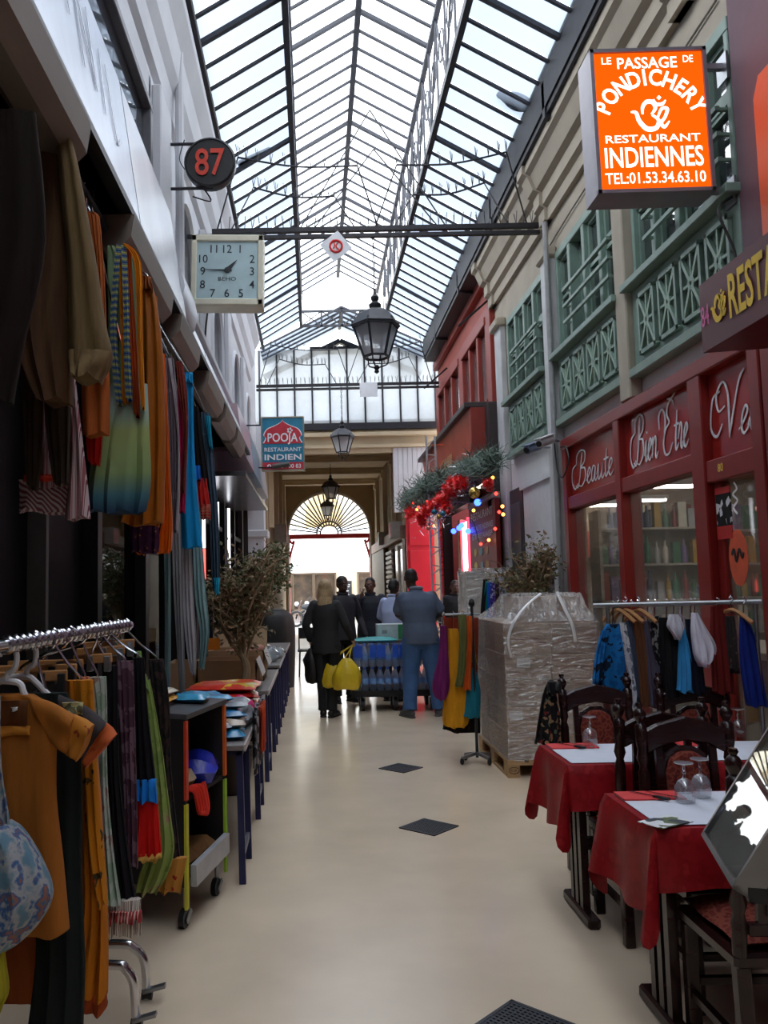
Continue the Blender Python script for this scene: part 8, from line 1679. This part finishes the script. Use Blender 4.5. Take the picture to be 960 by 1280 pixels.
def motorbike(x, y, lb_):
    t = thing('motorbike', lb_, 'motorbike', (x, y, 0), group='motorbikes in the street'); bm_ = mat('bike_dark', (44, 46, 50), .3, .3)
    for dx in (-.62, .62):
        mb = MB(); mb.tube([(x + dx + .29 * math.cos(q), y, .3 + .29 * math.sin(q)) for q in [math.pi * j / 10 for j in range(21)]], .05, 8, caps=False); mb.build('tyre', BLACK, t); mb = MB(); mb.tube([(x + dx, y - .03, .3), (x + dx, y + .03, .3)], .2, 16); mb.build('hub', CHROME, t)
    mb = MB(); mb.ell((x - .1, y, .78), (.32, .14, .14), 14, 10); mb.build('tank', bm_, t); mb = MB(); mb.cbox((x + .42, y, .8), (.6, .24, .1)); mb.build('seat', BLACK, t, smooth=0, bevel=.03); mb = MB(); mb.cbox((x, y, .45), (.5, .26, .36)); mb.build('engine', STEEL, t, smooth=0, bevel=.03)
    mb = MB(); mb.bar((x - .62, y, .3), (x - .4, y, 1.0), .06); mb.tube([(x - .38, y - .34, 1.05), (x - .4, y, 1.0), (x - .38, y + .34, 1.05)], .018, 6); mb.build('fork_and_bars', CHROME, t, smooth=0); mb = MB(); mb.ell((x - .58, y, .9), (.1, .1, .1), 10, 8); mb.build('headlamp', CHROME, t)
motorbike(-.15, 34.0, 'dark motorbike parked in the sunny street, left of the arch opening'); motorbike(.25, 35.2, 'second motorbike parked behind the first in the street')
t = thing('cafe_chair', 'small dark folding chair left of the passage far end', 'chair', (.02, 17.5, 0)); x, y = -.12, 15.2
for dx in (-.18, .18): 
    for dy in (-.18, .18): mb = MB(); mb.bar((x + dx, y + dy, 0), (x + dx * .9, y + dy * .9, .45), .025); mb.build('leg', BLACK, t, smooth=0)
    mb = MB(); mb.bar((x + dx, y + .18, .45), (x + dx, y + .22, .85), .025); mb.build('back_post', BLACK, t, smooth=0)
mb = MB(); mb.box(x - .2, x + .2, y - .2, y + .2, .44, .47); mb.build('seat', BLACK, t, smooth=0); mb = MB(); mb.box(x - .19, x + .19, y + .2, y + .22, .65, .85); mb.build('backrest', BLACK, t, smooth=0)
def hall_sign(lb_, x0, x1, y, z0, z1, m1, side):
    t = thing('lit_box_sign', lb_, 'sign', ((x0 + x1) / 2, y, z0), group='box signs in the hall'); mb = MB(); mb.box(x0, x1, y, y + .5, z0, z1); mb.build('box', mat('grey_sign_side', (160, 156, 150), .5), t, smooth=0); mb = MB(); mb.box(x0 - .006 if side < 0 else x1, x0 if side < 0 else x1 + .006, y + .01, y + .49, z0 + .02, z1 - .02); mb.build('face', m1, t, smooth=0)
hall_sign('pink-faced box sign on the right wall of the hall', 1.72, 2.06, 18.4, 2.64, 3.0, mat('pink_sign_face', (214, 96, 96), .5), -1)
hall_sign('small red-faced box sign on the left wall of the hall', -.95, -.66, 20.5, 2.7, 3.15, mat('red_sign_face', (196, 50, 50), .5), 1)
hall_sign('dark box sign beyond the red hoarding in the hall', 1.8, 2.06, 22.8, 2.7, 3.05, mat('dull_sign_face', (150, 140, 130), .5), -1)
# ---- on the roof: a pigeon and a slipped dark slate
def on_slope(px_, py_, xe, s):
    Y = 8.0
    for _ in range(40):
        p = at(px_, py_, Y=Y); zt = ZE + .577 * (xe - p.x) * s; Y += (zt - p.z) * .6
    return p
p = on_slope(645, 140, ER, 1) + Vector((0, 0, .1)); t = thing('pigeon', 'dark pigeon resting on the right-hand roof glass', 'bird', p); pg = mat('pigeon_grey', (74, 82, 100), .7, 0, .2, 20)
mb = MB(); mb.ell((0, 0, 0), (.15, .075, .07), 14, 10, Matrix.Translation(p) @ Matrix.Rotation(R_(30), 4, 'Y')); mb.ell(p + Vector((-.15, 0, .09)), (.045, .04, .045), 10, 8); mb.cap(p + Vector((-.1, 0, .05)), p + Vector((-.15, 0, .09)), .045, .035); mb.cap(p + Vector((-.185, 0, .09)), p + Vector((-.215, 0, .08)), .012, .005, 6)
mb.cap(p + Vector((.1, 0, -.05)), p + Vector((.24, 0, -.13)), .045, .03, 8); remesh(mb, .012, 3).build('body', pg, t, smooth=180)
for s in (-1, 1): mb = MB(); mb.ell((0, 0, 0), (.13, .02, .045), 10, 6, Matrix.Translation(p + Vector((.04, s * .068, .01))) @ Matrix.Rotation(R_(28), 4, 'Y')); mb.build('wing', mat('pigeon_wing', (110, 116, 130), .7), t)
p = on_slope(318, 202, EL, -1) + Vector((0, 0, .05)); mb = MB(); M_ = frame((.866, 0, .5), (0, 1, 0), p) @ Matrix.Rotation(R_(8), 4, 'Z'); mb.prism([(-.24, -.05), (-.2, -.08), (.2, -.06), (.25, .0), (.18, .07), (-.2, .06)], -.012, .012, M_); mb.build('slate', mat('dark_slate', (52, 52, 58), .6, 0, .2, 10), None, smooth=0, bevel=.003, cat='slate', label='dark slipped slate lying on the left-hand roof glass')
